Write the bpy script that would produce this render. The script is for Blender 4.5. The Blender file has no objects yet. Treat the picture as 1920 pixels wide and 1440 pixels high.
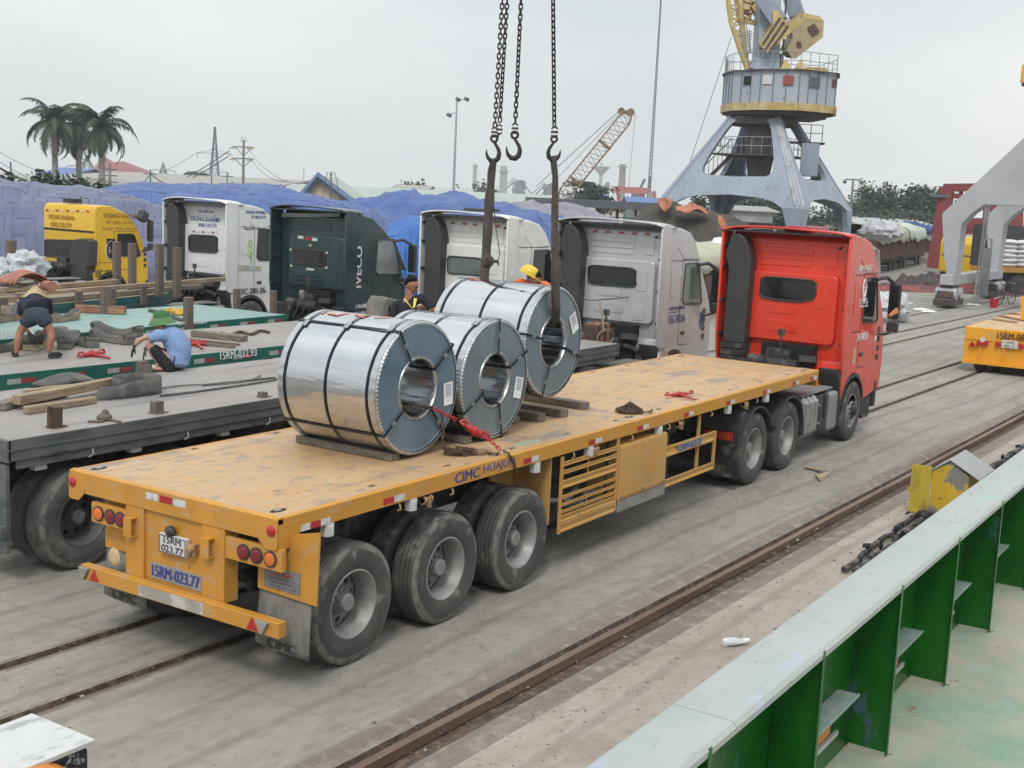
import bpy, bmesh, math, random
from mathutils import Vector, Matrix, Euler, noise
rnd = random.Random(7)
R = math.radians
S = bpy.context.scene
COL = S.collection
# ---------------------------------------------------------------- camera
CAM = Vector((-6.9624, -6.5489, 4.0641)); YAW, PIT, ROLL, FPX = 0.56831, -0.15154, 0.04611, 2328.9
fw = Vector((math.cos(PIT)*math.cos(YAW), math.cos(PIT)*math.sin(YAW), math.sin(PIT)))
ri = Vector((math.sin(YAW), -math.cos(YAW), 0)); up = ri.cross(fw)
r2 = math.cos(ROLL)*ri + math.sin(ROLL)*up; u2 = -math.sin(ROLL)*ri + math.cos(ROLL)*up
cd = bpy.data.cameras.new('camera'); cam = bpy.data.objects.new('camera', cd); COL.objects.link(cam)
M = Matrix((r2, u2, -fw)).transposed().to_4x4(); M.translation = CAM; cam.matrix_world = M
cd.sensor_width = 36; cd.lens = FPX/1920*36; cd.clip_start = 0.05; cd.clip_end = 6000
S.camera = cam
# ---------------------------------------------------------------- world, sun, exposure
w = bpy.data.worlds.new('World'); S.world = w; w.use_nodes = True
nt = w.node_tree; nt.nodes.clear(); N = nt.nodes.new; L = nt.links.new
SUN_EL, SUN_AZ = R(50), R(205)      # direction the sun stands in (azimuth measured from +X)
sky = N('ShaderNodeTexSky'); sky.sky_type = 'NISHITA'; sky.sun_disc = False; sky.sun_elevation = SUN_EL
sky.sun_rotation = R(90)-SUN_AZ; sky.dust_density = 4; sky.air_density = 1.5
hs = N('ShaderNodeHueSaturation'); hs.inputs['Saturation'].default_value = .15; L(sky.outputs[0], hs.inputs['Color'])
tc = N('ShaderNodeTexCoord'); mp = N('ShaderNodeMapping'); mp.inputs['Scale'].default_value = (1, 1, 3.2)
L(tc.outputs['Generated'], mp.inputs[0])
nz = N('ShaderNodeTexNoise'); nz.inputs['Scale'].default_value = 1.6; nz.inputs['Detail'].default_value = 5
nz.inputs['Roughness'].default_value = .5; L(mp.outputs[0], nz.inputs['Vector'])
cr = N('ShaderNodeValToRGB'); L(nz.outputs[0], cr.inputs[0])
cr.color_ramp.elements[0].position = .32; cr.color_ramp.elements[0].color = (.57, .62, .655, 1)
cr.color_ramp.elements[1].position = .72; cr.color_ramp.elements[1].color = (.86, .865, .85, 1)
sx = N('ShaderNodeSeparateXYZ'); L(tc.outputs['Generated'], sx.inputs[0])
mr = N('ShaderNodeMapRange'); L(sx.outputs['Z'], mr.inputs[0])
mr.inputs[1].default_value = 0.05; mr.inputs[2].default_value = 1; mr.inputs[3].default_value = 11.6; mr.inputs[4].default_value = 20.0
vm = N('ShaderNodeVectorMath'); vm.operation = 'SCALE'; L(cr.outputs[0], vm.inputs[0]); L(mr.outputs[0], vm.inputs['Scale'])
mx = N('ShaderNodeMix'); mx.data_type = 'RGBA'; mx.inputs[0].default_value = .9
L(hs.outputs[0], mx.inputs[6]); L(vm.outputs[0], mx.inputs[7])
bg = N('ShaderNodeBackground'); bg.inputs[1].default_value = 0.1; L(mx.outputs[2], bg.inputs[0])
wo = N('ShaderNodeOutputWorld'); L(bg.outputs[0], wo.inputs[0])
sd = bpy.data.lights.new('sun', 'SUN'); sd.energy = 1.35; sd.angle = R(12); sd.color = (1, .96, .9)
sun = bpy.data.objects.new('sun', sd); COL.objects.link(sun)
sdir = Vector((math.cos(SUN_EL)*math.cos(SUN_AZ), math.cos(SUN_EL)*math.sin(SUN_AZ), math.sin(SUN_EL)))
sun.rotation_euler = sdir.to_track_quat('Z', 'Y').to_euler(); sun.location = sdir*60
S.view_settings.view_transform = 'Standard'; S.view_settings.look = 'None'; S.view_settings.exposure = 0.0; S.view_settings.gamma = 1
S.cycles.max_bounces = 6; S.cycles.use_denoising = True; S.cycles.caustics_reflective = False; S.cycles.caustics_refractive = False

# ---------------------------------------------------------------- helpers
def V(*a): return Vector(a)
def ray(px, py):
    return fw + r2*((px-960)/FPX) + u2*((720-py)/FPX)
def at(px, py, X=None, Y=None, Z=None, D=None):
    """a point of the world seen at a pixel of the photograph, on the plane X=, Y= or Z=, or D metres away"""
    d = ray(px, py)
    t = D if D is not None else (X-CAM.x)/d.x if X is not None else (Y-CAM.y)/d.y if Y is not None else (Z-CAM.z)/d.z
    return CAM + d*t

class MB:
    def __init__(s): s.b = bmesh.new(); s.mi = 0
    def face(s, vs):
        try:
            f = s.b.faces.new(vs); f.material_index = s.mi; return f
        except ValueError: return None
    def poly(s, pts): return s.face([s.b.verts.new(p) for p in pts])
    def hexa(s, c):   # 8 corners: bottom ring 4, top ring 4
        v = [s.b.verts.new(p) for p in c]
        for q in ((0,1,2,3),(7,6,5,4),(0,4,5,1),(1,5,6,2),(2,6,7,3),(3,7,4,0)): s.face([v[i] for i in q])
        return s
    def box(s, x0, x1, y0, y1, z0, z1):
        return s.hexa([(x0,y0,z0),(x1,y0,z0),(x1,y1,z0),(x0,y1,z0),(x0,y0,z1),(x1,y0,z1),(x1,y1,z1),(x0,y1,z1)])
    def rbox(s, c, d, e=(0,0,0)):
        m = Euler(e).to_matrix(); c = Vector(c); h = Vector(d)/2
        return s.hexa([c+m@Vector((a*h.x,b*h.y,k*h.z)) for k in (-1,1) for a,b in ((-1,-1),(1,-1),(1,1),(-1,1))])
    def beam(s, p, q, w, h=None, w2=None, h2=None, upv=(0,0,1)):
        p, q = Vector(p), Vector(q); h = w if h is None else h; w2 = w if w2 is None else w2; h2 = h if h2 is None else h2
        d = (q-p).normalized(); U = Vector(upv)
        if abs(d.dot(U)) > .99: U = Vector((1,0,0))
        a = d.cross(U).normalized(); b = a.cross(d)
        r = []
        for o, W, H in ((p,w,h),(q,w2,h2)): r += [o-a*W/2-b*H/2, o+a*W/2-b*H/2, o+a*W/2+b*H/2, o-a*W/2+b*H/2]
        return s.hexa(r)
    def prism(s, pts, ax, a0, a1):
        f = {'y': lambda u,v,t: (u,t,v), 'x': lambda u,v,t: (t,u,v), 'z': lambda u,v,t: (u,v,t)}[ax]
        A = [s.b.verts.new(f(u,v,a0)) for u,v in pts]; B = [s.b.verts.new(f(u,v,a1)) for u,v in pts]
        s.face(A); s.face(B[::-1]); n = len(A)
        for i in range(n): s.face([A[i],A[(i+1)%n],B[(i+1)%n],B[i]])
        return s
    def tube(s, pts, r, seg=8, closed=False, cap=True, sq=False):
        pts = [Vector(p) for p in pts]; n = len(pts); rings = []
        rr = r if isinstance(r, (list,tuple)) else [r]*n
        prev = None
        for i, p in enumerate(pts):
            if closed: d = pts[(i+1)%n]-pts[i-1]
            else: d = pts[min(i+1,n-1)]-pts[max(i-1,0)]
            d.normalize()
            if prev is None:
                a = d.cross(Vector((0,0,1)));
                if a.length < .1: a = d.cross(Vector((1,0,0)))
                a.normalize()
            else: a = (prev - d*prev.dot(d)).normalized()
            prev = a; b = d.cross(a)
            rings.append([s.b.verts.new(p+(a*math.cos(2*math.pi*k/seg)+b*math.sin(2*math.pi*k/seg))*rr[i]) for k in range(seg)])
        for i in range(n if closed else n-1):
            A, B = rings[i], rings[(i+1)%n]
            off = 0
            if closed and i == n-1:
                off = min(range(seg), key=lambda o: (A[0].co-B[o].co).length)
            for k in range(seg): s.face([A[k],A[(k+1)%seg],B[(k+1+off)%seg],B[(k+off)%seg]])
        if cap and not closed: s.face(rings[0][::-1]); s.face(rings[-1])
        return s
    def cyl(s, p, q, r, r1=None, seg=16): return s.tube([p, q], [r, r if r1 is None else r1], seg)
    def lathe(s, prof, o=(0,0,0), ax='y', seg=32, closed=False, arc=None):
        o = Vector(o); rings = []
        e = {'y': (Vector((1,0,0)),Vector((0,0,1)),Vector((0,1,0))), 'x': (Vector((0,1,0)),Vector((0,0,1)),Vector((1,0,0))), 'z': (Vector((1,0,0)),Vector((0,1,0)),Vector((0,0,1)))}[ax]
        n = seg if arc is None else seg+1
        for r_, a_ in prof:
            if r_ < 1e-6: rings.append([s.b.verts.new(o+e[2]*a_)]*n); continue
            A = [2*math.pi*k/seg if arc is None else arc[0]+(arc[1]-arc[0])*k/seg for k in range(n)]
            rings.append([s.b.verts.new(o+(e[0]*math.cos(t)+e[1]*math.sin(t))*r_+e[2]*a_) for t in A])
        m = len(rings)
        for i in range(m if closed else m-1):
            A, B = rings[i], rings[(i+1)%m]
            for k in range(n if arc is None else n-1):
                vs = []
                for v in (A[k],A[(k+1)%n],B[(k+1)%n],B[k]):
                    if v not in vs: vs.append(v)
                if len(vs) > 2: s.face(vs)
        return s
    def grid(s, fn, nu, nv, cu=False):
        g = [[s.b.verts.new(fn(i/nu, j/nv)) for j in range(nv+1)] for i in range(nu if cu else nu+1)]
        for i in range(nu):
            for j in range(nv): s.face([g[i][j],g[(i+1)%len(g)][j],g[(i+1)%len(g)][j+1],g[i][j+1]])
        return s
    def ell(s, c, r, seg=12, rings=8, e=(0,0,0), fn=None):
        c = Vector(c); m = Euler(e).to_matrix(); rows = []
        for j in range(rings+1):
            ph = math.pi*j/rings
            if j in (0, rings): rows.append([s.b.verts.new(c+m@Vector((0,0,r[2]*math.cos(ph))))]*seg); continue
            row = []
            for k in range(seg):
                t = 2*math.pi*k/seg; p = Vector((math.sin(ph)*math.cos(t), math.sin(ph)*math.sin(t), math.cos(ph)))
                q = 1 if fn is None else fn(p)
                row.append(s.b.verts.new(c+m@Vector((p.x*r[0]*q,p.y*r[1]*q,p.z*r[2]*q))))
            rows.append(row)
        for j in range(rings):
            for k in range(seg):
                vs = []
                for v in (rows[j][k],rows[j+1][k],rows[j+1][(k+1)%seg],rows[j][(k+1)%seg]):
                    if v not in vs: vs.append(v)
                if len(vs) > 2: s.face(vs)
        return s
    def strip(s, pts, w, t=.004, n=(0,0,1)):   # flat band along points
        pts = [Vector(p) for p in pts]
        for a, b in zip(pts, pts[1:]): s.beam(a, b, w, t, upv=n)
        return s

def inv_of(T): return (Matrix.Translation(T.location) @ T.rotation_euler.to_matrix().to_4x4()).inverted()
def root_of(o):
    while o.parent: o = o.parent
    return o
def part(name, mb, m, parent=None, bevel=0, smooth=False, world=False, seg=2, label=None, solid=0, flat_ang=None, norm=True):
    if norm: bmesh.ops.recalc_face_normals(mb.b, faces=mb.b.faces[:])
    if world and parent: mb.b.transform(inv_of(root_of(parent)))
    me = bpy.data.meshes.new(name); mb.b.to_mesh(me); mb.b.free()
    for q in (m if isinstance(m, (list,tuple)) else [m]): me.materials.append(q)
    o = bpy.data.objects.new(name, me); COL.objects.link(o)
    if parent: o.parent = parent
    if solid:
        d = o.modifiers.new('solid', 'SOLIDIFY'); d.thickness = solid; d.offset = 0
    if bevel:
        d = o.modifiers.new('bevel', 'BEVEL'); d.width = bevel; d.segments = seg; d.limit_method = 'ANGLE'; d.angle_limit = R(40)
    if smooth or bevel:
        me.shade_smooth()
        if hasattr(me, 'set_sharp_from_angle'): me.set_sharp_from_angle(angle=R(flat_ang or 40))
    if bevel: d.harden_normals = True
    if label: o['label'] = label
    return o
def tag(o, label=None, cat=None, group=None, kind=None):
    if label: o['label'] = label
    if cat: o['category'] = cat
    if group: o['group'] = group
    if kind: o['kind'] = kind
    return o
def thing(name, label, cat, loc=(0,0,0), rz=0, group=None):
    o = bpy.data.objects.new(name, None); COL.objects.link(o); o.location = loc; o.rotation_euler = (0,0,rz)
    o.empty_display_size = .2
    return tag(o, label, cat, group)
def solo(name, label, cat, mb, m, group=None, kind=None, **k):
    bb = [v.co for v in mb.b.verts]
    c = Vector(((min(v.x for v in bb)+max(v.x for v in bb))/2, (min(v.y for v in bb)+max(v.y for v in bb))/2, min(v.z for v in bb)))
    mb.b.transform(Matrix.Translation(-c))
    o = part(name, mb, m, **k); o.location = c
    return tag(o, label, cat, group, kind)
def dup_tree(o, parent=None):
    c = o.copy(); COL.objects.link(c); c.parent = parent
    for ch in list(o.children): dup_tree(ch, c)
    return c
FR = {'rear': (V(0,-1,0), V(0,0,1)), 'side': (V(1,0,0), V(0,0,1)), 'top': (V(1,0,0), V(0,1,0)), 'sideup': (V(0,0,1), V(-1,0,0)), 'topy': (V(0,-1,0), V(1,0,0))}
def text(s, face, c, W, H, m, parent, name='lettering', bold=0, world=False, ext=.0015, shear=0):
    """letters fitted in a W x H box centred on c"""
    cu = bpy.data.curves.new('t', 'FONT'); cu.body = s; cu.extrude = ext; cu.align_x = 'CENTER'; cu.align_y = 'CENTER'; cu.resolution_u = 3
    cu.shear = shear
    o = bpy.data.objects.new('t', cu); COL.objects.link(o); bpy.context.view_layer.update()
    me = bpy.data.meshes.new_from_object(o); bpy.data.objects.remove(o); bpy.data.curves.remove(cu)
    xs = [v.co.x for v in me.vertices]; ys = [v.co.y for v in me.vertices]
    sx_, sy_ = W/(max(xs)-min(xs)), H/(max(ys)-min(ys)); mx_, my_ = (max(xs)+min(xs))/2, (max(ys)+min(ys))/2
    a, b = FR[face] if isinstance(face, str) else face; n = a.cross(b); c = Vector(c)
    me.transform(Matrix.Identity(4))
    T = inv_of(root_of(parent)) if (world and parent) else Matrix.Identity(4)
    for v in me.vertices:
        p = c + a*((v.co.x-mx_)*sx_) + b*((v.co.y-my_)*sy_) + n*v.co.z; v.co = T @ p
    if bold > 0:
        bm = bmesh.new(); bm.from_mesh(me); w0 = W/max(4, len(s))*bold*8
        ds = T.to_3x3() @ a
        n0 = T.to_3x3() @ n
        for k_ in (-1, 1):
            t2 = bmesh.new(); t2.from_mesh(me); t2.transform(Matrix.Translation(ds*w0*k_*.5+n0*.0003*k_)); m2 = bpy.data.meshes.new('x'); t2.to_mesh(m2); t2.free(); bm.from_mesh(m2); bpy.data.meshes.remove(m2)
        bm.to_mesh(me); bm.free()
    me.name = name; me.materials.append(m)
    q = bpy.data.objects.new(name, me); COL.objects.link(q); q.parent = parent
    return q
# ---------------------------------------------------------------- materials
MC = {}
def mat(name, c, rough=.6, metal=0., var=.12, vs=2., bump=0., bs=60., dirt=None, spec=.5, coat=0., stretch=None, bst=None, gen=False, edge=None, alpha=1):
    """dirt = (colour, cover 0..1, scale[, stretch])"""
    if name in MC: return MC[name]
    m = bpy.data.materials.new(name); m.use_nodes = True; t = m.node_tree; n = t.nodes; l = t.links.new
    b = n['Principled BSDF']; b.inputs['Roughness'].default_value = rough; b.inputs['Metallic'].default_value = metal
    b.inputs['Specular IOR Level'].default_value = spec
    if coat: b.inputs['Coat Weight'].default_value = coat; b.inputs['Coat Roughness'].default_value = .15
    tc = n.new('ShaderNodeTexCoord'); src = tc.outputs['Object']
    def mapped(sc):
        if not sc: return src
        q = n.new('ShaderNodeMapping'); q.inputs['Scale'].default_value = sc; l(src, q.inputs[0]); return q.outputs[0]
    def tex(scale, det, sc=None, ro=.55):
        q = n.new('ShaderNodeTexNoise'); q.inputs['Scale'].default_value = scale; q.inputs['Detail'].default_value = det; q.inputs['Roughness'].default_value = ro
        l(mapped(sc), q.inputs['Vector']); return q.outputs[0]
    nz = tex(vs, 6, stretch)
    mr = n.new('ShaderNodeMapRange'); l(nz, mr.inputs[0]); mr.inputs[1].default_value = .3; mr.inputs[2].default_value = .7
    mr.inputs[3].default_value = 1-var; mr.inputs[4].default_value = 1+var
    vm = n.new('ShaderNodeVectorMath'); vm.operation = 'SCALE'; vm.inputs[0].default_value = c[:3]; l(mr.outputs[0], vm.inputs['Scale'])
    out = vm.outputs[0]
    k = 0
    for d in ([] if not dirt else dirt if isinstance(dirt, list) else [dirt]):
        f = tex(d[2], 8, d[3] if len(d) > 3 else None, .65)
        r = n.new('ShaderNodeMapRange'); l(f, r.inputs[0]); th = .5 + (.5-d[1])*.42
        sh = d[4] if len(d) > 4 else .07
        r.inputs[1].default_value = th-sh; r.inputs[2].default_value = th+sh; r.inputs[3].default_value = 0; r.inputs[4].default_value = d[5] if len(d) > 5 else .85
        x = n.new('ShaderNodeMix'); x.data_type = 'RGBA'; l(r.outputs[0], x.inputs[0]); l(out, x.inputs[6]); x.inputs[7].default_value = (*d[0][:3], 1)
        out = x.outputs[2]
    l(out, b.inputs['Base Color'])
    rr = n.new('ShaderNodeMapRange'); l(nz, rr.inputs[0]); rr.inputs[1].default_value = .3; rr.inputs[2].default_value = .7
    rr.inputs[3].default_value = max(.02, rough-.12); rr.inputs[4].default_value = min(1, rough+.12); l(rr.outputs[0], b.inputs['Roughness'])
    if bump:
        bp = n.new('ShaderNodeBump'); bp.inputs['Strength'].default_value = min(1, bump); bp.inputs['Distance'].default_value = .02*max(1, bump)
        l(tex(bs, 4, bst), bp.inputs['Height']); l(bp.outputs[0], b.inputs['Normal'])
    MC[name] = m
    return m
def nodes_of(m): return m.node_tree.nodes, m.node_tree.links.new
RUST = (.16, .07, .035); DUST = (.33, .30, .26)
# ================================================================ ground, rails, water
RZ = -.024      # the quay and its rails run at a slight angle to the parked trailer
def concrete(name, base, alt, patch, streak):
    m = bpy.data.materials.new(name); m.use_nodes = True; n, l = nodes_of(m); b = n['Principled BSDF']
    tc = n.new('ShaderNodeTexCoord'); src = tc.outputs['Object']
    def tx(scale, det, sc=(1,1,1), ro=.6, dist=0):
        q = n.new('ShaderNodeMapping'); q.inputs['Scale'].default_value = sc; l(src, q.inputs[0])
        t = n.new('ShaderNodeTexNoise'); t.inputs['Scale'].default_value = scale; t.inputs['Detail'].default_value = det; t.inputs['Roughness'].default_value = ro; t.inputs['Distortion'].default_value = dist
        l(q.outputs[0], t.inputs['Vector']); return t.outputs[0]
    def mixc(f, a, c, lo, hi, amt):
        r = n.new('ShaderNodeMapRange'); l(f, r.inputs[0]); r.inputs[1].default_value = lo; r.inputs[2].default_value = hi; r.inputs[4].default_value = amt
        x = n.new('ShaderNodeMix'); x.data_type = 'RGBA'; l(r.outputs[0], x.inputs[0])
        l(a, x.inputs[6]) if not isinstance(a, tuple) else setattr(x.inputs[6], 'default_value', (*a, 1))
        x.inputs[7].default_value = (*c, 1); return x.outputs[2]
    o = mixc(tx(.35, 6, (1,1,1), .6, .6), base, alt, .35, .65, .8)
    o = mixc(tx(1.3, 8, (.42,1,1), .68, 1.2), o, patch, .47, .72, .75)                     # long wheel-worn stains
    o = mixc(tx(1.0, 9, (.5,1.5,1), .78, 3.0), o, streak, .50, .76, .7)                   # pale scuffs
    o = mixc(tx(8, 8, (.6,1,1), .72), o, (patch[0]*.72, patch[1]*.72, patch[2]*.72), .5, .72, .55)
    o = mixc(tx(.9, 10, (1,1.3,1), .72, 2.5), o, (patch[0]*.55, patch[1]*.52, patch[2]*.48), .6, .74, .6)
    o = mixc(tx(45, 3), o, (streak[0]*1.02, streak[1]*1.02, streak[2]), .62, .8, .5)       # grit
    o = mixc(tx(70, 2), o, (.06, .055, .05), .69, .74, .6)
    # curved tyre marks: thin bands along a much distorted wave
    wv = n.new('ShaderNodeTexWave'); wv.bands_direction = 'Y'; wv.inputs['Scale'].default_value = .55; wv.inputs['Distortion'].default_value = 9; wv.inputs['Detail'].default_value = 1.5; wv.inputs['Detail Scale'].default_value = .12
    l(src, wv.inputs['Vector']); o = mixc(wv.outputs[1], o, (patch[0]*.7, patch[1]*.7, patch[2]*.7), .86, 1.0, .35)
    sx_ = n.new('ShaderNodeSeparateXYZ'); l(src, sx_.inputs[0])
    fr = n.new('ShaderNodeMath'); fr.operation = 'PINGPONG'; l(sx_.outputs[0], fr.inputs[0]); fr.inputs[1].default_value = 2.75; o = mixc(fr.outputs[0], o, (.11,.10,.09), .012, .004, .3)
    # cracks
    vo = n.new('ShaderNodeTexVoronoi'); vo.feature = 'DISTANCE_TO_EDGE'; vo.inputs['Scale'].default_value = .22; vo.inputs['Randomness'].default_value = 1
    dm = n.new('ShaderNodeVectorMath'); dm.operation = 'ADD'; nn = n.new('ShaderNodeTexNoise'); nn.inputs['Scale'].default_value = 1.3; nn.inputs['Detail'].default_value = 6; l(src, nn.inputs['Vector'])
    l(src, dm.inputs[0]); l(nn.outputs[1], dm.inputs[1]); l(dm.outputs[0], vo.inputs['Vector'])
    o = mixc(vo.outputs[0], o, (.10,.09,.08), .0022, .0, .35)
    l(o, b.inputs['Base Color']); b.inputs['Roughness'].default_value = .85; b.inputs['Specular IOR Level'].default_value = .25
    bp = n.new('ShaderNodeBump'); bp.inputs['Strength'].default_value = .35; bp.inputs['Distance'].default_value = .01; l(tx(30, 8), bp.inputs['Height']); l(bp.outputs[0], b.inputs['Normal'])
    return m
m_conc = concrete('quay concrete', (.285,.268,.242), (.335,.317,.288), (.200,.187,.167), (.41,.39,.355))
m_conc2 = concrete('quay edge concrete', (.36,.315,.275), (.42,.37,.33), (.27,.225,.19), (.47,.42,.38))
m_groove = mat('groove dirt', (.085,.06,.045), .9, var=.4, vs=6, bump=.4, bs=40, dirt=((.2,.15,.12), .35, 9))
m_rim = mat('rusty concrete rim', (.225,.195,.172), .9, var=.12, vs=2, stretch=(.15,1,1), bump=.3, bs=30, dirt=[((.14,.10,.08), .4, 2.2, (.12,1.5,1), .12, .7), ((.33,.28,.24), .3, 5)])
m_railsteel = mat('rusty rail steel', (.17,.11,.085), .6, .25, var=.2, vs=8, stretch=(.1,1,1), dirt=((.24,.17,.13), .5, 3, (.1,1,1)))
m_railold = mat('old rail steel', (.11,.085,.07), .6, .3, var=.3, vs=8, stretch=(.1,1,1), dirt=((.25,.21,.17), .4, 3, (.1,1,1)))
XA, XB = -60, 2600
def ground_strip(mb, prof, mi):
    mb.mi = mi
    xs = [XA, -5, 20, 60, 200, XB]
    for (v0,z0),(v1,z1) in zip(prof, prof[1:]):
        for a, b in zip(xs, xs[1:]): mb.poly([(a,v0,z0),(b,v0,z0),(b,v1,z1),(a,v1,z1)])
g = MB()
ground_strip(g, [(-3.6,-6), (-3.6,0), (-1.98,0)], 1)
ground_strip(g, [(-1.98,0), (-1.80,-.002)], 1)
ground_strip(g, [(-1.80,-.002), (-1.54,-.012)], 2)
ground_strip(g, [(-1.54,-.012), (-1.50,-.05), (-1.42,-.085), (-1.38,-.10)], 3)
ground_strip(g, [(-1.38,-.10), (-1.14,-.10), (-1.12,-.03)], 3)
ground_strip(g, [(-1.12,-.03), (-.92,0)], 2)
def slot(c, w=.065, rim=.05):
    ground_strip(g, [(c-rim-w,0), (c-w,-.004)], 2); ground_strip(g, [(c-w,-.004), (c-w*.8,-.06), (c+w*.8,-.06), (c+w,-.004)], 3); ground_strip(g, [(c+w,-.004), (c+rim+w,0)], 2)
v = -.92
for c in (1.22, 2.17, 5.07, 6.07, 7.9):
    ground_strip(g, [(v,0), (c-.115,0)], 0); slot(c); v = c+.115
ground_strip(g, [(v,0), (40,0), (200,0), (2400,0)], 0)
ground = part('ground', g, [m_conc, m_conc2, m_rim, m_groove], norm=False); ground.rotation_euler.z = RZ; tag(ground, kind='structure')
for c, wd, h, mt in ((-1.27,.075,.03,m_railsteel), (1.25,.03,-.012,m_railold), (2.2,.03,-.012,m_railold), (5.1,.03,0,m_railold), (6.1,.03,0,m_railold), (7.93,.05,.02,m_railold)):
    b = MB(); b.box(XA, 400, c-wd/2, c+wd/2, -.09, h-.03); 
    o = part('rail_track', b, mt, bevel=.006); o.rotation_euler.z = RZ; tag(o, kind='structure')
b = MB(); b.poly([(-60,-3.5,-1.9),(2600,-3.5,-1.9),(2600,-2000,-1.9),(-60,-2000,-1.9)])
water = part('water', b, mat('harbour water', (.07,.085,.06), .08, var=.2, vs=.3, bump=.5, bs=3), norm=False); tag(water, kind='structure')

# ================================================================ ship: deck and bulwark
m_green = mat('green ship paint', (.002,.088,.004), .33, var=.15, vs=1.5, bump=.3, bs=7, dirt=[((.003,.055,.006), .3, 2.5), ((.13,.055,.03), .06, 9, (1.5,1.5,.15), .02), ((.06,.09,.14), .12, 2.2, (1,1,.5), .03)])
m_cap = mat('worn pale green cap paint', (.35,.395,.372), .5, var=.08, vs=2.5, bump=.15, bs=18, dirt=[((.42,.43,.42), .55, 1.6, (.6,1,1), .12), ((.27,.31,.30), .22, 7, (.4,1.5,1), .03, .6), ((.20,.12,.08), .05, 14, None, .02), ((.33,.46,.40), .16, 3.1, (.5,1,1), .06, .7), ((.40,.42,.50), .22, 2.6, (.5,1.5,1), .015), ((.27,.12,.06), .07, 9, None, .02)])
m_deckp = mat('worn deck paint', (.40,.375,.30), .6, var=.1, vs=2, bump=.3, bs=25, dirt=[((.17,.33,.25), .36, 1.1, None, .12, .75), ((.27,.42,.34), .25, 3.5, None, .05, .6), ((.23,.13,.08), .1, 2.6, (1,1.6,1), .02)])
m_grey = mat('grey primer', (.22,.26,.28), .5, var=.15)
ZD = .60; CY0, CY1 = -4.60, -4.27
b = MB(); b.grid(lambda u, v: (-9+60*u, -16+(-4.31+16)*v, ZD), 30, 8)
deck = part('ship_deck', b, m_deckp, norm=False); tag(deck, kind='structure')
BW = thing('ship_bulwark', 'green painted steel bulwark of the ship with pale worn cap rail along the quay', 'bulwark', (0,-4.4,ZD))
b = MB(); prof = [(CY0,1.70),(CY0-.004,1.735),(CY0+.015,1.757),(CY0+.04,1.76),(CY1-.03,1.76),(CY1-.008,1.752),(CY1,1.735),(CY1,1.70),(CY1-.012,1.70),(CY1-.012,1.742),(CY0+.014,1.742),(CY0+.014,1.70)]
for i, a in enumerate((-6.4, -1.9, 2.6, 7.1, 11.6, 16.1, 20.6)): b.prism([(y, z) for y, z in prof], 'x', a, a+4.494)
part('cap_rail', b, m_cap, BW, world=True, smooth=True)
b = MB(); b.box(-6.4, 26, -4.335, -4.323, -2.5, 1.74); part('plating', b, m_green, BW, world=True)
k = 0
for i in range(-4, 14):
    x = .78+1.478*i
    b = MB(); b.prism([(-4.592,1.742),(-4.336,1.742),(-4.336,ZD+.002),(-4.60,ZD+.002),(-4.60,ZD+.1)], 'x', x-.006, x+.006); b.box(x-.03, x+.006, -4.605, -4.596, ZD+.004, 1.742)
    part('stay', b, m_green if i % 4 != 3 else m_green, BW, world=True, bevel=.002)
    b = MB(); b.box(x-.01, x+.05, -4.602, -4.345, ZD+.0, ZD+.018); b.tube([(x+.03,-4.63,ZD+.01),(x+.03,-4.345,ZD+.01)], .016, 6)
    part('foot_weld', b, m_deckp, BW, world=True, smooth=True)
    # bracket shelf with freeing port edge next to each stay
    b = MB(); b.box(x+.010, x+1.17, -4.46, -4.336, ZD+.47, ZD+.482); b.prism([(x+.01,-4.462),(x+1.17,-4.462),(x+1.19,-4.475),(x+.01,-4.475)], 'z', ZD+.462, ZD+.484)
    part('shelf', b, mat('grey green shelf paint', (.20,.27,.25), .5, var=.15, dirt=((.33,.36,.35), .35, 5)), BW, world=True, bevel=.003)
    b = MB(); b.box(x+.012, x+1.12, -4.352, -4.337, ZD+.24, ZD+.44); part('port_opening', b, mat('dark gap', (.015,.017,.02), .9), BW, world=True)
    b = MB(); b.box(x+.78, x+1.02, -4.358, -4.3525, ZD+.24, ZD+.44); part('port_stripe', b, mat('orange buoy paint', (.55,.22,.05), .6), BW, world=True)
    b = MB(); b.beam((x+.012,-4.37,ZD+.22), (x+1.12,-4.37,ZD+.22), .02, .03); part('port_bar', b, m_cap, BW, world=True)
b = MB(); b.box(-6.4, 26, -4.36, -4.25, -2.6, -.5); b.tube([(-6.4,-4.2,-.3),(26,-4.2,-.3)], .12, 8); part('fender_belt', b, mat('black fender', (.03,.03,.032), .8), BW, world=True)
# ---- yellow switch box with an open door, hoses and a bottle on the quay
m_ybox = mat('chipped yellow enamel', (.60,.40,.03), .5, var=.1, vs=3, dirt=[((.22,.22,.22), .42, 2.3, None, .015, 1), ((.28,.15,.03), .2, 14, None, .03)])
m_yold = mat('stained yellow paint', (.52,.38,.04), .6, var=.2, vs=4, stretch=(1,1,.3), dirt=[((.25,.20,.05), .3, 6, (1,1,.3))])
m_bgrey = mat('grey box lid', (.36,.37,.37), .55, var=.1, vs=5, dirt=((.25,.22,.2), .2, 9))
BX = thing('switch_box', 'chipped yellow metal switch box with grey lid and open door beside the bulwark', 'metal box', (10.35,-2.76,0))
x0, x1, y0, y1 = 10.0, 10.7, -3.0, -2.52
b = MB(); b.prism([(y1,-.0),(y1,.62),(-2.75,.80),(y0,.62),(y0,0)], 'x', x0, x1); part('body', b, m_ybox, BX, world=True, bevel=.008)
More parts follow.
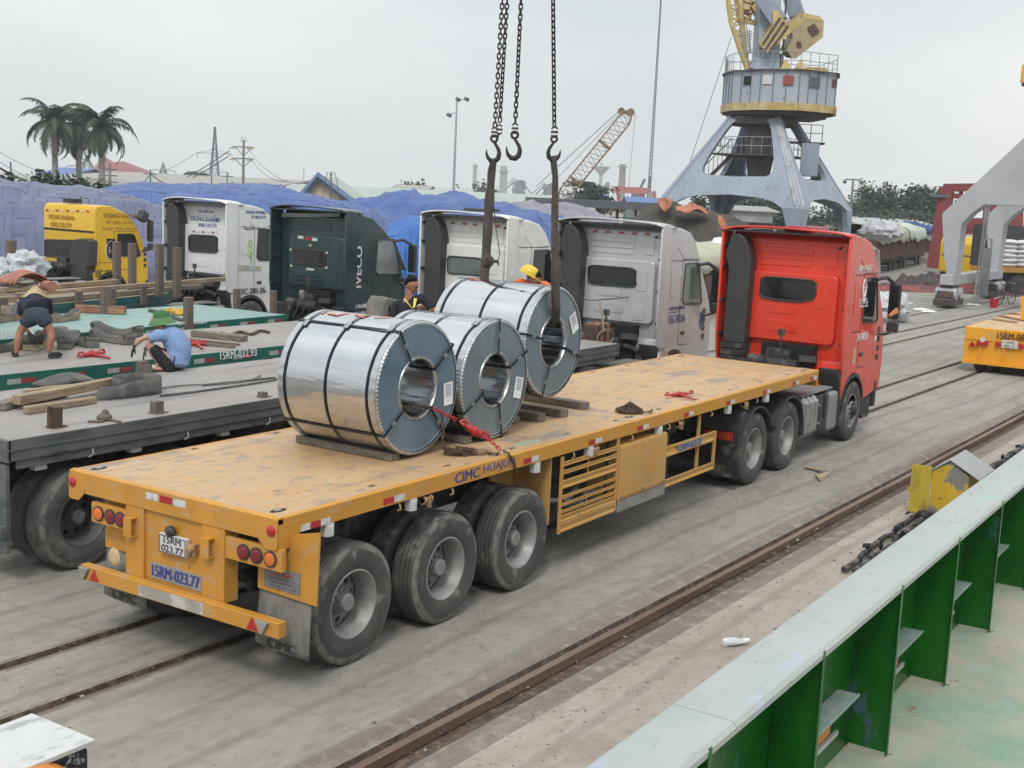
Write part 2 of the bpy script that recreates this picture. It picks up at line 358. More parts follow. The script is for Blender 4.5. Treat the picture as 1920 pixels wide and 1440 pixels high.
b = MB(); b.beam((x0+.42,-2.73,.822),(x0+.42,y0-.14,.60), .90, .012, upv=(0,0,1)); b.beam((x0+.42,-2.75,.815),(x0+.42,y1+.03,.63), .9, .01, upv=(0,0,1)); part('lid', b, m_bgrey, BX, world=True, bevel=.003)
b = MB(); b.rbox((x0-.03,y1+.135,.36),(.012,.26,.66),(0,0,R(8))); b.rbox((x0-.05,y1+.275,.33),(.04,.03,.05)); part('door', b, m_yold, BX, world=True, bevel=.004)
m_hose = mat('black hose rubber', (.035,.035,.037), .7, var=.3, vs=8, bump=.3, bs=90, dirt=((.2,.19,.17), .35, 7))
def wob(a, c, n, amp, z=0, seed=0):
    q = random.Random(seed); a, c = Vector(a), Vector(c)
    return [a+(c-a)*(i/n)+Vector((q.uniform(-amp,amp), q.uniform(-amp,amp), z+abs(q.uniform(0,amp*.4)))) for i in range(n+1)]
for i, (a, c, r_) in enumerate((((6.5,-2.50,.05),(9.95,-2.44,.06),.034), ((6.6,-2.62,.05),(10.0,-2.55,.05),.038), ((6.2,-2.75,.04),(10.0,-2.70,.05),.03), ((12.0,-2.52,.05),(16.5,-2.6,.05),.05), ((11.6,-2.72,.05),(17,-2.7,.06),.04))):
    b = MB(); pts = wob(a, c, 14, .035, 0, i); b.tube(pts, r_, 8)
    T = solo('power_hose', ['black taped hose lying outermost in the bundle by the yellow box', 'thickest black hose in the middle of the bundle at the yellow box', 'thin black hose closest to the bulwark before the yellow box', 'black hose lying past the yellow box along the quay edge', 'thin black hose beside the bulwark beyond the yellow box'][i], 'hose', b, m_hose, 'black hoses along the quay edge', smooth=True)
    b = MB(); q = random.Random(i+50)
    for j in range(2, 13, 2):
        p = pts[j]; dd = (pts[j+1]-p).normalized(); b.cyl(p-dd*.06, p+dd*.06, r_*1.10, seg=8); 
        if j % 4 == 0: b.rbox(p+Vector((q.uniform(-.05,.05),q.uniform(.0,.08),.06)), (.09,.02,.05), (q.random(),q.random(),q.random()*3))
    part('tape_joint', b, mat('ragged black tape', (.012,.012,.014), .8), T, world=True)
b = MB(); p = at(1380, 1203, Z=.04)
b.tube([p+Vector((-.10,.09,0)), p+Vector((-.085,.08,0)), p+Vector((-.02,.02,0)), p+Vector((.02,-.02,0)), p+Vector((.06,-.05,0)), p+Vector((.075,-.055,0)), p+Vector((.11,-.08,0))], [.03,.042,.045,.03,.022,.03,.028], 10)
for v_ in b.b.verts: v_.co += .012*Vector((noise.noise(v_.co*40), noise.noise(v_.co*40+Vector((3,0,0))), noise.noise(v_.co*40+Vector((0,3,0)))))
solo('plastic_bottle', 'crushed white plastic bottle lying on the quay concrete', 'bottle', b, mat('white plastic', (.75,.77,.82), .35), smooth=True)
b = MB(); p = at(1548, 900, Z=0)
b.b.free(); b = MB(); q = random.Random(77)
for k in range(2600):
    x_ = q.uniform(-4, 22); t_ = q.random(); y_ = q.gauss(-1.75,.35) if t_ < .45 else q.choice((1.22,2.17))+q.gauss(0,.15) if t_ < .6 else q.uniform(-3.2, 3.2)
    s_ = q.uniform(.003,.009)*(1 if q.random() < .95 else 2.2); c_ = Vector((x_, y_-.024*x_, s_*.3)); b.hexa([c_+Vector((a_*s_*q.uniform(.5,1.2), d_*s_*q.uniform(.5,1.2), h_*s_*.5)) for h_ in (0,1) for a_, d_ in ((-1,-1),(1,-1),(1,1),(-1,1))])
solo('grit', None, None, b, mat('pale and dark grit', (.26,.24,.21), .9, var=.7, vs=30), kind='stuff')
# splintered wood debris near the middle of the lane
m_wood_p = mat('pale splintered wood', (.40,.32,.22), .85, var=.25, vs=5, stretch=(1,8,8))
for i, (px, py, L_, a, wd) in enumerate(((1545,893,.42,.1,.09),(1534,898,.36,.5,.035),(1525,882,.3,1.2,.10),(1541,886,.22,-.4,.05))):
    p = at(px, py, Z=0); b = MB(); b.rbox(p+Vector((0,0,.012+.012*i)), (L_, wd, .022), (0, 0.03*i, a))
    solo('wood_scrap', ['broad pale board scrap lying on the lane', 'narrow dark wood splinter beneath the board scrap', 'broken flat wood piece farthest up the lane', 'small wood chip among the scraps on the lane'][i], 'wood scrap', b, m_wood_p, 'wood scraps on the lane')
# ---- corner of a painted machine at the bottom left
HX = thing('machine_hood', 'white topped machine hood with orange bulge at the bottom left corner', 'machine hood', (-3.6,-1.5,0))
m_hw = mat('chipped white paint', (.56,.57,.56), .5, var=.06, vs=3, dirt=[((.30,.31,.32), .22, 5, (1,2,1), .05), ((.62,.35,.24), .12, 4, None, .05), ((.12,.10,.09), .05, 9, None, .02)])
m_hd = mat('chipped dark machine paint', (.018,.020,.035), .4, var=.2, vs=4, dirt=[((.42,.43,.43), .22, 7, None, .02, 1)])
b = MB(); b.box(-4.6, -3.15, -1.73, -1.27, .25, 1.27); part('body', b, m_hd, HX, world=True, bevel=.03)
b = MB(); b.box(-4.62, -3.13, -1.75, -1.25, 1.272, 1.30); part('top_plate', b, m_hw, HX, world=True, bevel=.006)
b = MB(); b.lathe([(0,-.20),(.14,-.19),(.26,-.14),(.31,-.05),(.32,0)], (-3.52,-1.735,.98), 'y', 24); part('bulge', b, mat('orange machine paint', (.62,.22,.03), .4, var=.1), HX, world=True, smooth=True)
b = MB(); b.cyl((-3.15,-1.62,1.14), (-3.10,-1.62,1.14), .02); part('knob', b, m_hose, HX, world=True, smooth=True)
b = MB(); b.box(-4.55, -3.2, -1.70, -1.30, 0, .25); part('base_frame', b, m_hd, HX, world=True)
# ================================================================ vehicle building blocks
m_tyre = mat('dusty tyre rubber', (.044,.044,.044), .82, var=.2, vs=3, bump=.15, bs=50, dirt=[((.13,.125,.115), .5, 2.2, None, .2, .7), ((.30,.28,.25), .22, 4.5, None, .06, .6)])
m_tyre2 = mat('old grey tyre rubber', (.060,.060,.060), .85, var=.2, vs=4, bump=.15, bs=50, dirt=[((.15,.145,.135), .5, 3, None, .15, .7), ((.25,.24,.22), .3, 2.2, None, .1, .6)])
m_scuff = mat('scuffed pale tyre edge', (.19,.183,.165), .9, var=.3, vs=9, bump=.3, bs=70, dirt=[((.06,.06,.06), .42, 4, None, .05)])
m_rimst = mat('dusty grey wheel steel', (.34,.335,.33), .5, .2, var=.12, vs=5, bump=.1, bs=40, dirt=[((.15,.14,.13), .4, 6, None, .15, .7)])
m_rimdk = mat('dirty dark wheel steel', (.085,.085,.085), .6, .2, var=.2, vs=6, dirt=((.2,.19,.17), .3, 5))
m_rimal = mat('bright wheel steel', (.5,.5,.5), .32, .8, var=.12, vs=6, dirt=((.2,.2,.2), .3, 6))
m_black = mat('black chassis paint', (.022,.022,.024), .6, var=.25, vs=4, dirt=((.13,.12,.105), .35, 5))
m_blkpl = mat('black moulded plastic', (.030,.031,.036), .5, var=.15, vs=3, dirt=((.07,.07,.068), .35, 2.5, None, .2, .6))
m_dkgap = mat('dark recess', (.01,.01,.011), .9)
m_glass = mat('dark cab glass', (.012,.014,.016), .06, var=.1, vs=2, spec=.8)
m_glassg = mat('green tinted cab glass', (.13,.17,.15), .08, var=.3, vs=1.2, spec=.8)
m_red = mat('red reflector', (.42,.012,.02), .3, var=.1, spec=.8)
m_amber = mat('amber lens', (.70,.16,.02), .25, var=.1, spec=.8)
m_white = mat('white reflector', (.62,.62,.63), .4, var=.1, vs=8, dirt=((.35,.33,.31), .3, 20))
m_rubber = mat('mudflap rubber', (.20,.195,.175), .85, var=.15, vs=3, stretch=(1,1,.3), dirt=[((.10,.10,.09), .4, 4, (1,1,.3)), ((.32,.30,.26), .3, 2)])
m_lblack = mat('black lettering', (.015,.015,.018), .6); m_lwhite = mat('white lettering', (.72,.72,.72), .6, var=.1); m_lblue = mat('blue lettering', (.045,.06,.22), .6, var=.15, vs=9)

def tyre_mb(Rr=.535, W=.28, worn=0):
    b = MB(); h = W/2; s = [( .285,-h*.80),(.33,-h*.93),(.39,-h*1.0),(Rr-.07,-h*.97),(Rr-.035,-h*.90),(Rr-.012,-h*.80)]
    grooves = []
    for g0 in (-.52,-.18,.18,.52): grooves += [(Rr,(g0-.045)*h),(Rr-.014,(g0-.035)*h),(Rr-.014,(g0+.035)*h),(Rr,(g0+.045)*h)]
    prof = s+[(Rr-.003,-h*.70)]+grooves+[(Rr-.003,h*.70)]+[(r,-a) for r, a in s[::-1]]
    b.lathe(prof, (0,0,0), 'y', 56, closed=False); b.lathe([(.285,-h*.80),(.285,h*.80)], (0,0,0), 'y', 56)
    return b
def scuff_mb(Rr=.535, W=.28, side=-1):
    h = W/2*side; b = MB(); n = 72; q = random.Random(3)
    def f(u, v):
        t = 2*math.pi*u; w_ = .55+.3*noise.noise(Vector((math.cos(t)*1.4, math.sin(t)*1.4, 3.1)))+.12*noise.noise(Vector((math.cos(t)*7, math.sin(t)*7, 8)))
        r = Rr-.012-.095*w_*v; P_ = [(Rr-.012,.80),(Rr-.035,.90),(Rr-.07,.97),(.39,1.0),(.33,.93)]
        a = 1.0
        for (r0_, a0_), (r1_, a1_) in zip(P_, P_[1:]):
            if r <= r0_ and r >= r1_: a = a0_+(a1_-a0_)*(r0_-r)/(r0_-r1_)
        a = a*h+.002*side
        return (r*math.cos(t), a, r*math.sin(t))
    b.grid(f, n, 6, cu=True); return b
def holes_plate(b, ri_, ro, y0, y1, n=8, hr=.024, hmid=None, th=.01, sgn=1):
    """conical plate with n round holes"""
    hm = hmid or (ri_+ro)/2
    for i in range(n):
        a0, a1 = 2*math.pi*i/n, 2*math.pi*(i+1)/n; am = (a0+a1)/2; K = 16
        hw = (a1-a0)/2
        H, O = [], []
        for k in range(K):
            t = 2*math.pi*k/K; c, s_ = math.cos(t), math.sin(t)
            rr, aa = hm+hr*c, am+hr*s_/hm
            sc = min((( ro-hm) if c > 0 else (hm-ri_))/max(abs(c),1e-6), hw*hm/max(abs(s_),1e-6))
            R2, A2 = hm+sc*c, am+sc*s_/hm
            yy = lambda r: y0+(y1-y0)*(r-ri_)/(ro-ri_)
            H.append(((rr*math.cos(aa), yy(rr), rr*math.sin(aa)))); O.append(((R2*math.cos(A2), yy(R2), R2*math.sin(A2))))
        vo = [b.b.verts.new(p) for p in O]; vh = [b.b.verts.new(p) for p in H]; vi = [b.b.verts.new((p[0],p[1]+th*2.5,p[2])) for p in H]
        for k in range(K):
            j = (k+1)%K; b.face([vo[k],vo[j],vh[j],vh[k]]); b.face([vh[k],vh[j],vi[j],vi[k]])
def rim_deep(m, T, Wd=.28):
    """outer wheel of a dual pair, seen from -Y: deep dish, recessed disc with hand holes, hub"""
    h = Wd/2; b = MB()
    b.lathe([(.300,-h*.80),(.308,-h*.86),(.296,-h*.90),(.285,-h*.84),(.276,-h*.45),(.262,-h*.30),(.255,.02),(.248,.075)], (0,0,0), 'y', 48)
    holes_plate(b, .115, .248, .055, .085, 8, .033, .185)
    r_ = part('rim', b, m, T, smooth=True, flat_ang=50)
    b = MB(); b.lathe([(.255,.15),(.12,.15),(.0,.15)], (0,0,0), 'y', 24); part('brake_drum', b, m_dkgap, r_)
    b = MB(); b.lathe([(.118,.055),(.112,.02),(.085,.01),(.082,-.055),(.07,-.068),(0,-.070)], (0,0,0), 'y', 24)
    for i in range(10):
        t = 2*math.pi*(i+.5)/10; c, s_ = math.cos(t)*.100, math.sin(t)*.100; b.cyl((c,.03,s_), (c,-.015,s_), .011, seg=6)
    part('hub', b, m, r_, smooth=True)
    return r_
def rim_front(m, T, Wd=.28):
    h = Wd/2; b = MB()
    b.lathe([(.300,-h*.80),(.308,-h*.86),(.296,-h*.90),(.285,-h*.84),(.276,-h*.5),(.262,-h*.35),(.252,-.06)], (0,0,0), 'y', 48)
    holes_plate(b, .155, .252, -.125, -.055, 10, .022, .21)
    b.lathe([(.155,-.125),(.12,-.135),(.085,-.137)], (0,0,0), 'y', 32)
    r_ = part('rim', b, m, T, smooth=True, flat_ang=50)
    b = MB(); b.lathe([(.085,-.13),(.082,-.20),(.06,-.215),(0,-.22)], (0,0,0), 'y', 24)
    for i in range(10):
        t = 2*math.pi*i/10; c, s_ = math.cos(t)*.135, math.sin(t)*.135; b.cyl((c,-.12,s_), (c,-.165,s_), .014, seg=6)
    part('hub', b, m_black, r_, smooth=True)
    b = MB(); b.lathe([(.252,.02),(0,.02)], (0,0,0), 'y', 24); part('brake_drum', b, m_dkgap, r_)
    return r_
WHL = {}
def wheel(parent, x, yface, z=.535, kind='deep', side=-1, mt=None, mr=None, scuff=True, rot=0, dual=True):
    """a wheel whose outer face sits at yface; side -1 faces the camera"""
    key = (kind, mt.name if mt else '', mr.name if mr else '', scuff)
    def place(o, y):
        o.parent = parent; o.matrix_parent_inverse = Matrix.Identity(4)
        o.location = (x, y, z); o.rotation_euler = (0, rot, 0) if side < 0 else (0, rot, math.pi)
    yc = yface + .14*(-side)
    if key in WHL:
        t = dup_tree(WHL[key], parent)
    else:
        t = part('tyre' if False else 'wheel', tyre_mb(), mt or m_tyre, parent, smooth=True, flat_ang=35)
        if scuff: part('worn_shoulder', scuff_mb(), m_scuff, t, smooth=True)
        (rim_deep if kind == 'deep' else rim_front)(mr or m_rimst, t); WHL[key] = t
    place(t, yc)
    if dual:
        if ('in', mt.name if mt else '') in WHL: i_ = WHL[('in', mt.name if mt else '')].copy(); COL.objects.link(i_)
        else:
            b = tyre_mb(); b.lathe([(.285,-.05),(.12,-.02),(0,-.02)], (0,0,0), 'y', 32); i_ = part('inner_wheel', b, mt or m_tyre, parent, smooth=True, flat_ang=35); WHL[('in', mt.name if mt else '')] = i_
        place(i_, yc + .33*(-side)); i_.rotation_euler = (0, 1.3, 0)
    return t
def rrect(w_, h_, r_, cx=0, cy=0, n=5):
    pts = []
    for (sx_, sy_, a0) in ((1,1,0),(-1,1,90),(-1,-1,180),(1,-1,270)):
        for k in range(n+1):
            a = R(a0+90*k/n); pts.append((cx+sx_*(w_/2-r_)+r_*math.cos(a), cy+sy_*(h_/2-r_)+r_*math.sin(a)))
    return pts
def deckmat(name, c, scuffs, tread=True, rough=.6):
    m = mat(name, c, rough, var=.10, vs=1.3, dirt=scuffs)
    n, l = nodes_of(m); b = n['Principled BSDF']
    if tread:
        tc = n.new('ShaderNodeTexCoord'); hs_ = []
        for sg in (1, -1):
            q0 = n.new('ShaderNodeMapping'); q0.inputs['Rotation'].default_value = (0,0,R(45*sg)); l(tc.outputs['Object'], q0.inputs[0]); q = n.new('ShaderNodeMapping'); q.inputs['Scale'].default_value = (12, 26, 1); l(q0.outputs[0], q.inputs[0])
            ck = n.new('ShaderNodeTexVoronoi'); ck.inputs['Scale'].default_value = 1.0; ck.inputs['Randomness'].default_value = 0; l(q.outputs[0], ck.inputs['Vector'])
            hs_.append(ck.outputs['Distance'])
        mn = n.new('ShaderNodeMath'); mn.operation = 'MINIMUM'; l(hs_[0], mn.inputs[0]); l(hs_[1], mn.inputs[1])
        mr_ = n.new('ShaderNodeMapRange'); l(mn.outputs[0], mr_.inputs[0]); mr_.inputs[1].default_value = .15; mr_.inputs[2].default_value = .35; mr_.inputs[3].default_value = 1; mr_.inputs[4].default_value = 0
        bp = n.new('ShaderNodeBump'); bp.inputs['Strength'].default_value = .6; bp.inputs['Distance'].default_value = .006; l(mr_.outputs[0], bp.inputs['Height']); l(bp.outputs[0], b.inputs['Normal'])
        # tread relief painted into the colour: shaded between the bars, lighter on top
        old = b.inputs['Base Color'].links[0].from_socket
        x = n.new('ShaderNodeMix'); x.data_type = 'RGBA'; x.blend_type = 'MULTIPLY'; l(old, x.inputs[6])
        r3 = n.new('ShaderNodeMapRange'); l(mr_.outputs[0], r3.inputs[0]); r3.inputs[3].default_value = .66; r3.inputs[4].default_value = 1.06
        cb = n.new('ShaderNodeCombineColor'); [l(r3.outputs[0], cb.inputs[i]) for i in range(3)]
        x.inputs[0].default_value = 1; l(cb.outputs[0], x.inputs[7]); l(x.outputs[2], b.inputs['Base Color'])
    return m
# ================================================================ the yellow flatbed trailer
YEL = (.58,.27,.035)
m_ydeck = deckmat('worn yellow deck plate', (.80,.50,.245), [((.82,.59,.38), .5, 1.2, (.6,1,1), .2, .7), ((.78,.42,.12), .3, 2.6, (.5,1,1), .12, .5), ((.34,.30,.28), .25, 1.5, (.7,1.2,1), .05, .8), ((.40,.34,.28), .30, 5.5, (.7,1.3,1), .04, .7), ((.22,.16,.11), .12, 9, (.8,1.6,1), .02, .7), ((.50,.47,.42), .30, 13, (.7,1,1), .06, .45)])
m_yel = mat('dusty yellow frame paint', YEL, .5, var=.08, vs=2.2, bump=.08, bs=20, dirt=[((.46,.24,.06), .4, 3, (.3,1,1), .15, .6), ((.42,.36,.27), .22, 5, (.5,1,2), .08, .6), ((.20,.11,.05), .08, 12, None, .02, .8)])
m_ybox2 = mat('faded yellow tool box paint', (.58,.30,.06), .55, var=.08, vs=1.5, bump=.05, bs=12, dirt=[((.42,.33,.20), .42, 1.2, (1,1,2), .2, .6), ((.30,.24,.16), .15, 8, None, .04)])
m_skirt = mat('bare dull sheet metal', (.33,.32,.30), .5, .3, var=.12, vs=2, dirt=((.24,.2,.16), .35, 4))
m_ydull = mat('dull yellow fittings', (.42,.27,.13), .6, .1, var=.2, vs=10, dirt=((.2,.13,.08), .4, 15))
TL, TW, TH = 12.48, 2.5, 1.48
TR = thing('flatbed_trailer', 'yellow three axle flatbed trailer carrying the steel coils, plate 15RM-023.77', 'trailer', (0,0,0))
b = MB(); b.box(.02, TL-.02, .02, TW-.02, TH-.012, TH)
part('deck', b, m_ydeck, TR)
b = MB()  # edge beams: a channel all round
b.prism([(0,1.325),(0,1.472),(.006,1.479),(.022,1.4835),(.05,1.4835),(.05,1.466),(.014,1.464),(.014,1.34),(.05,1.34),(.05,1.325)], 'x', .002, TL-.002)
part('side_rail', b, m_yel, TR, bevel=.003)
b = MB(); b.prism([(TW,1.325),(TW,1.472),(TW-.006,1.479),(TW-.022,1.4835),(TW-.05,1.4835),(TW-.05,1.325)], 'x', .002, TL-.002); part('side_rail', b, m_yel, TR, bevel=.003)
b = MB(); b.prism([(-.004,1.29),(-.004,1.472),(.004,1.480),(.03,1.4845),(.06,1.4845),(.06,1.29)], 'y', .0, TW)
b.prism([(0.003,1.43),(0.003,1.222),(.14,1.222),(.26,1.328),(.26,1.43)], 'y', -.006, -.001); b.prism([(0.003,1.43),(0.003,1.222),(.14,1.222),(.26,1.328),(.26,1.43)], 'y', TW+.001, TW+.006)
b.prism([(-.006,1.43),(-.006,1.24),(.02,1.22),(.13,1.22),(.2,1.289),(.2,1.33),(.1,1.43)], 'x', -.010, -.0045); b.prism([(TW+.006,1.43),(TW+.006,1.24),(TW-.02,1.22),(TW-.13,1.22),(TW-.2,1.289),(TW-.2,1.33),(TW-.1,1.43)], 'x', -.010, -.0045)
part('rear_beam', b, m_yel, TR, bevel=.004)
b = MB(); b.box(TL-.03, TL+.03, 0.01, TW-.01, 1.22, 1.481); part('front_beam', b, m_yel, TR, bevel=.005)
for y in (.78, TW-.78):
    b = MB(); b.box(.25, 9.2, y-.08, y+.08, 1.20, 1.30) if False else b.prism([(.25,.86),(8.6,.86),(9.3,1.16),(TL-.1,1.16),(TL-.1,1.30),(.25,1.30)], 'y', y-.09, y+.09); part('main_beam', b, m_black, TR, bevel=.01)
b = MB()
for i in range(20): b.box(.5+i*.62, .58+i*.62, .06, TW-.06, 1.345, 1.44)
part('cross_member', b, m_black, TR)
# twist lock wells and stake pockets in the deck
def well(x, y, r_=.045):
    b = MB(); b.prism(rrect(.30,.26,.03,x,y), 'z', TH+.0005, TH+.004); part('lock_plate', b, m_ydeck, TR, bevel=.001)
    b = MB(); b.prism([(x+.085*math.cos(t)*(1.0), y+.04*math.sin(t)) for t in [2*math.pi*k/20 for k in range(20)]], 'z', TH+.0042, TH+.006); part('twist_lock_hole', b, m_dkgap, TR)
    b = MB(); b.prism([(x+.04*math.cos(t), y+.022*math.sin(t)) for t in [2*math.pi*k/16 for k in range(16)]], 'z', TH+.0062, TH+.012); part('twist_lock', b, m_rimst, TR, bevel=.003)
for y in (.17, TW-.17): well(.18, y)
for x in (6.2, 12.25):
    for y in (.17, TW-.17): well(x, y)
for x in [1.35+i*1.13 for i in range(10)]:
    for y in (.17, TW-.12):
        b = MB(); b.box(x-.05, x+.05, y-.022, y+.022, TH+.001, TH+.004); b.mi = 1; b.box(x-.034, x+.034, y-.012, y+.012, TH+.0042, TH+.0052); part('stake_pocket', b, [m_ydull, m_dkgap], TR)
b = MB(); b.prism([(4.0+.24*math.cos(t)*(1+.08*math.sin(5*t)), .22+.07*math.sin(t)) for t in [2*math.pi*k/28 for k in range(28)]], 'z', TH+.0006, TH+.0016); part('paint_patch', b, mat('grey green touch up paint', (.36,.40,.30), .5, var=.12, vs=9), TR)
for x in (2.1,4.2,6.35,8.5,10.6):
    b = MB(); b.box(x-.004,x+.004,.05,TW-.05,TH+.0002,TH+.0010); part('plate_seam', b, m_ydull, TR)
for y in (.32,TW-.32):
    b = MB(); b.box(.3,TL-.3,y-.003,y+.003,TH+.0002,TH+.0009); part('plate_seam', b, m_ydull, TR)
b = MB(); b.box(.03, .045, .84, 1.54, .66, 1.28); part('rear_panel', b, m_yel, TR)
for y0_, y1_ in ((.58,.84), (1.54,1.765)):
    b = MB(); b.box(0.0, .16, y0_, y1_, .66, 1.285); part('rear_post', b, m_yel, TR, bevel=.006)
for y in (.765, 1.695):
    b = MB(); b.box(-.07,-.058,y-.075,y+.02,1.03,1.2); b.box(-.0575,-.0005,y-.075,y+.02,1.188,1.1995); b.box(-.0575,-.0005,y-.075,y+.02,1.0305,1.042); part('bracket', b, m_yel, TR, bevel=.003)
for (y0_, y1_, cs) in ((-.05,.57,(.36,.22,.07)), (1.765,2.21,(2.11,1.96,1.83))):
    b = MB(); b.box(.0, .05, y0_, y1_, 1.055, 1.235); P_ = part('lamp_panel', b, m_yel, TR, bevel=.004)
    for i, y in enumerate(cs):
        am = (i == 2) if y0_ < 0 else (i == 0)
        b = MB(); b.lathe([(.066,.0),(.066,-.014),(.056,-.016)], (.0,y,1.145), 'x', 24); part('lamp_bezel', b, m_blkpl, P_, smooth=True)
        b = MB(); b.lathe([(.056,-.010),(.052,-.018),(.03,-.024),(0,-.026)], (.0,y,1.145), 'x', 24); part('tail_lamp', b, m_amber if am else mat('dark red lens', (.20,.012,.018), .22, spec=.8), P_, smooth=True)
for y in (2.45, .06):
    b = MB(); b.lathe([(.045,0),(.045,-.012),(.036,-.02),(0,-.024)], (-.006,y,1.375), 'x', 20); part('marker_lamp', b, m_red, TR, smooth=True)
b = MB(); b.box(-.02, .028, 1.0, 1.33, .963, 1.125); PL = part('number_plate', b, m_white, TR, bevel=.006)
b = MB(); [b.beam(p, q, .006, .004) for p, q in (((-.022,1.01,.972),(-.022,1.32,.972)), ((-.022,1.01,1.116),(-.022,1.32,1.116)), ((-.022,1.01,.972),(-.022,1.01,1.116)), ((-.022,1.32,.972),(-.022,1.32,1.116)))]; part('plate_border', b, m_lblack, PL)
text('15RM', 'rear', (-.0215,1.165,1.082), .20, .055, m_lblack, PL, bold=.006); text('023.77', 'rear', (-.0215,1.165,1.008), .26, .055, m_lblack, PL, bold=.006)
b = MB(); b.ell((-.02,1.19,1.165), (.04,.055,.045)); part('plate_lamp', b, m_blkpl, TR, smooth=True)
b = MB(); b.box(-.03,.03,.90,.965,1.0,1.10); b.cyl((-.06,.945,1.05),(.0,.945,1.05),.04); part('air_coupling', b, m_ydull, TR, bevel=.006)
b = MB(); b.box(.022, .030, .865, 1.475, .70, .835); SG = part('number_board', b, mat('grey sign vinyl', (.30,.30,.31), .5, var=.15, vs=12, dirt=((.5,.3,.12), .2, 18)), TR)
text('15RM-023.77', 'rear', (.0215,1.17,.768), .57, .10, m_lblue, SG, bold=.035)
b = MB(); b.box(-.10, -.01, -.12, 2.24, .555, .685); BP = part('bumper', b, m_yel, TR, bevel=.008)
b = MB(); b.box(-.104, -.1005, .71, 1.48, .565, .665); part('bare_patch', b, mat('flaking primer', (.36,.33,.29), .6, var=.12, vs=6, dirt=((.55,.53,.50), .45, 3.2, None, .03)), BP)
def tri(y, z, s_, up_):
    return [(y-s_, z-s_*.8*up_), (y+s_, z-s_*.8*up_), (y, z+s_*.95*up_)]
for y, s_ in ((2.05,1), (2.17,-1), (.16,1), (.04,-1)):
    b = MB(); b.prism(tri(y,.62,.065,s_), 'x', -.106 if s_ > 0 else -.13, -.1005); part('reflector_triangle' if s_ > 0 else 'mirror_cap', b, m_red if s_ > 0 else m_rimst, BP, bevel=.004)
b = MB(); b.ell((-.01,1.90,.80), (.02,.075,.08)); part('fog_lamp', b, mat('milky lens', (.55,.42,.24), .3), TR, smooth=True)
for y0_, y1_ in ((-.25,.34), (1.63,2.2)):
    b = MB(); b.prism([(y0_-.04 if y0_<0 else y0_,.80),(y1_,.82),(y1_,1.24),(y0_-.06 if y0_<0 else y0_,1.40 if y0_ < 0 else 1.24)] if y0_ < 0 else [(y0_,.80),(y1_,.80),(y1_,1.24),(y0_,1.24)], 'x', .14, .155); F_ = part('mudguard_plate', b, m_yel, TR)
    b = MB(); b.grid(lambda u, v: (.16-.05*math.sin(v*1.5)-.02*math.sin(u*3)*v+.015, y0_+.03+(y1_-y0_-.03)*u-.02*v*(1-u), .83-(.49-.03*u)*v), 10, 8); part('mud_flap', b, m_rubber, TR, smooth=True, solid=.008)
    text('CIMC', 'rear', (.094,(y0_+y1_)/2-.01,.41), .30, .075, m_blkpl, TR, bold=.01)
b = MB(); b.prism([(.14,1.28),(.14,.80),(.20,.80),(.2,.9),(.3,1.0),(.3,1.28)], 'y', -.31, -.30) if False else b.box(.158,.19,-.0,.05,.82,1.3); part('mudguard_stay', b, m_yel, TR)
b = MB(); b.box(.128, .139, -.02, .27, .84, 1.0) if False else b.box(.130, .139, -.12, .26, .855, 1.03); AD = part('advert_plate', b, mat('grey advert vinyl', (.20,.20,.20), .5, var=.2, vs=10), TR)
text('LÂM PHÁT', 'rear', (.1292,.07,.985), .24, .04, m_red, AD, bold=.01)
for i, s_ in enumerate(('THÉP CUỘN, THÉP TẤM', 'NHẬN CHỞ HÀNG', 'LIÊN HỆ: 0913 245')): text(s_, 'rear', (.1292,.07,.945-.032*i), .30 if i != 1 else .24, .017, mat('faded blue grey lettering', (.07,.08,.14), .6), AD)
# reflective strips, lettering and lamps along the side
def strip_y(x0_, x1_, z, h_=.06, cols=('r','w'), par=TR, y=-.003, name='reflective_strip'):
    n_ = len(cols)
    for i, c in enumerate(cols):
        b = MB(); a_ = x0_+(x1_-x0_)*i/n_; b.box(a_, a_+(x1_-x0_)/n_-.004, y, y+.002, z-h_/2, z+h_/2); part(name, b, m_red if c == 'r' else m_white, par)
b = MB(); strip_y(.02, .62, 1.352, .055, ('w','r','w','r','w'))
for x in (1.31, 3.58, 4.93, 6.11, 7.4, 8.75, 10.1, 11.3, 12.1): strip_y(x, x+.30, 1.372, .055)
for y, c in ((1.43,'w'), (1.26,'r'), (1.10,'w')):
    b = MB(); b.box(-.0065, -.0045, y-.075, y+.075, 1.385, 1.445); part('reflective_strip', b, m_red if c == 'r' else m_white, TR)
text('CIMC', 'side', (2.58,-.002,1.40), .40, .10, m_lblue, TR, bold=.01); text('HUAJUN', 'side', (3.13,-.002,1.40), .56, .095, m_lblue, TR, bold=-.005)
for x in (.62, 1.75, 3.87, 5.0, 6.75, 8.9, 10.3):
    b = MB(); b.box(x-.05, x+.05, .0, .07, 1.21, 1.325); b.box(x-.03, x+.03, -.012, .0, 1.21, 1.30); part('side_lamp', b, m_white, TR, bevel=.008)
for x in (1.98, 5.12, 7.35, 9.5):
    b = MB(); b.cyl((x-.07,.03,1.27), (x+.07,.03,1.27), .028); b.cyl((x-.07,.03,1.27), (x-.05,.03,1.27), .042); b.cyl((x+.03,.03,1.27), (x+.05,.03,1.27), .042); b.box(x-.012,x+.012,-.02,.03,1.2,1.26); part('ratchet_winch', b, m_ydull, TR, smooth=True)
for x in (1.55, 2.35, 4.62, 6.0, 7.0, 8.3, 9.9):
    b = MB(); b.tube([(x,.03,1.335),(x,.0,1.29),(x-.01,-.01,1.265),(x-.02,.015,1.25)], .009, 6); part('rope_hook', b, m_ydull, TR, smooth=True)
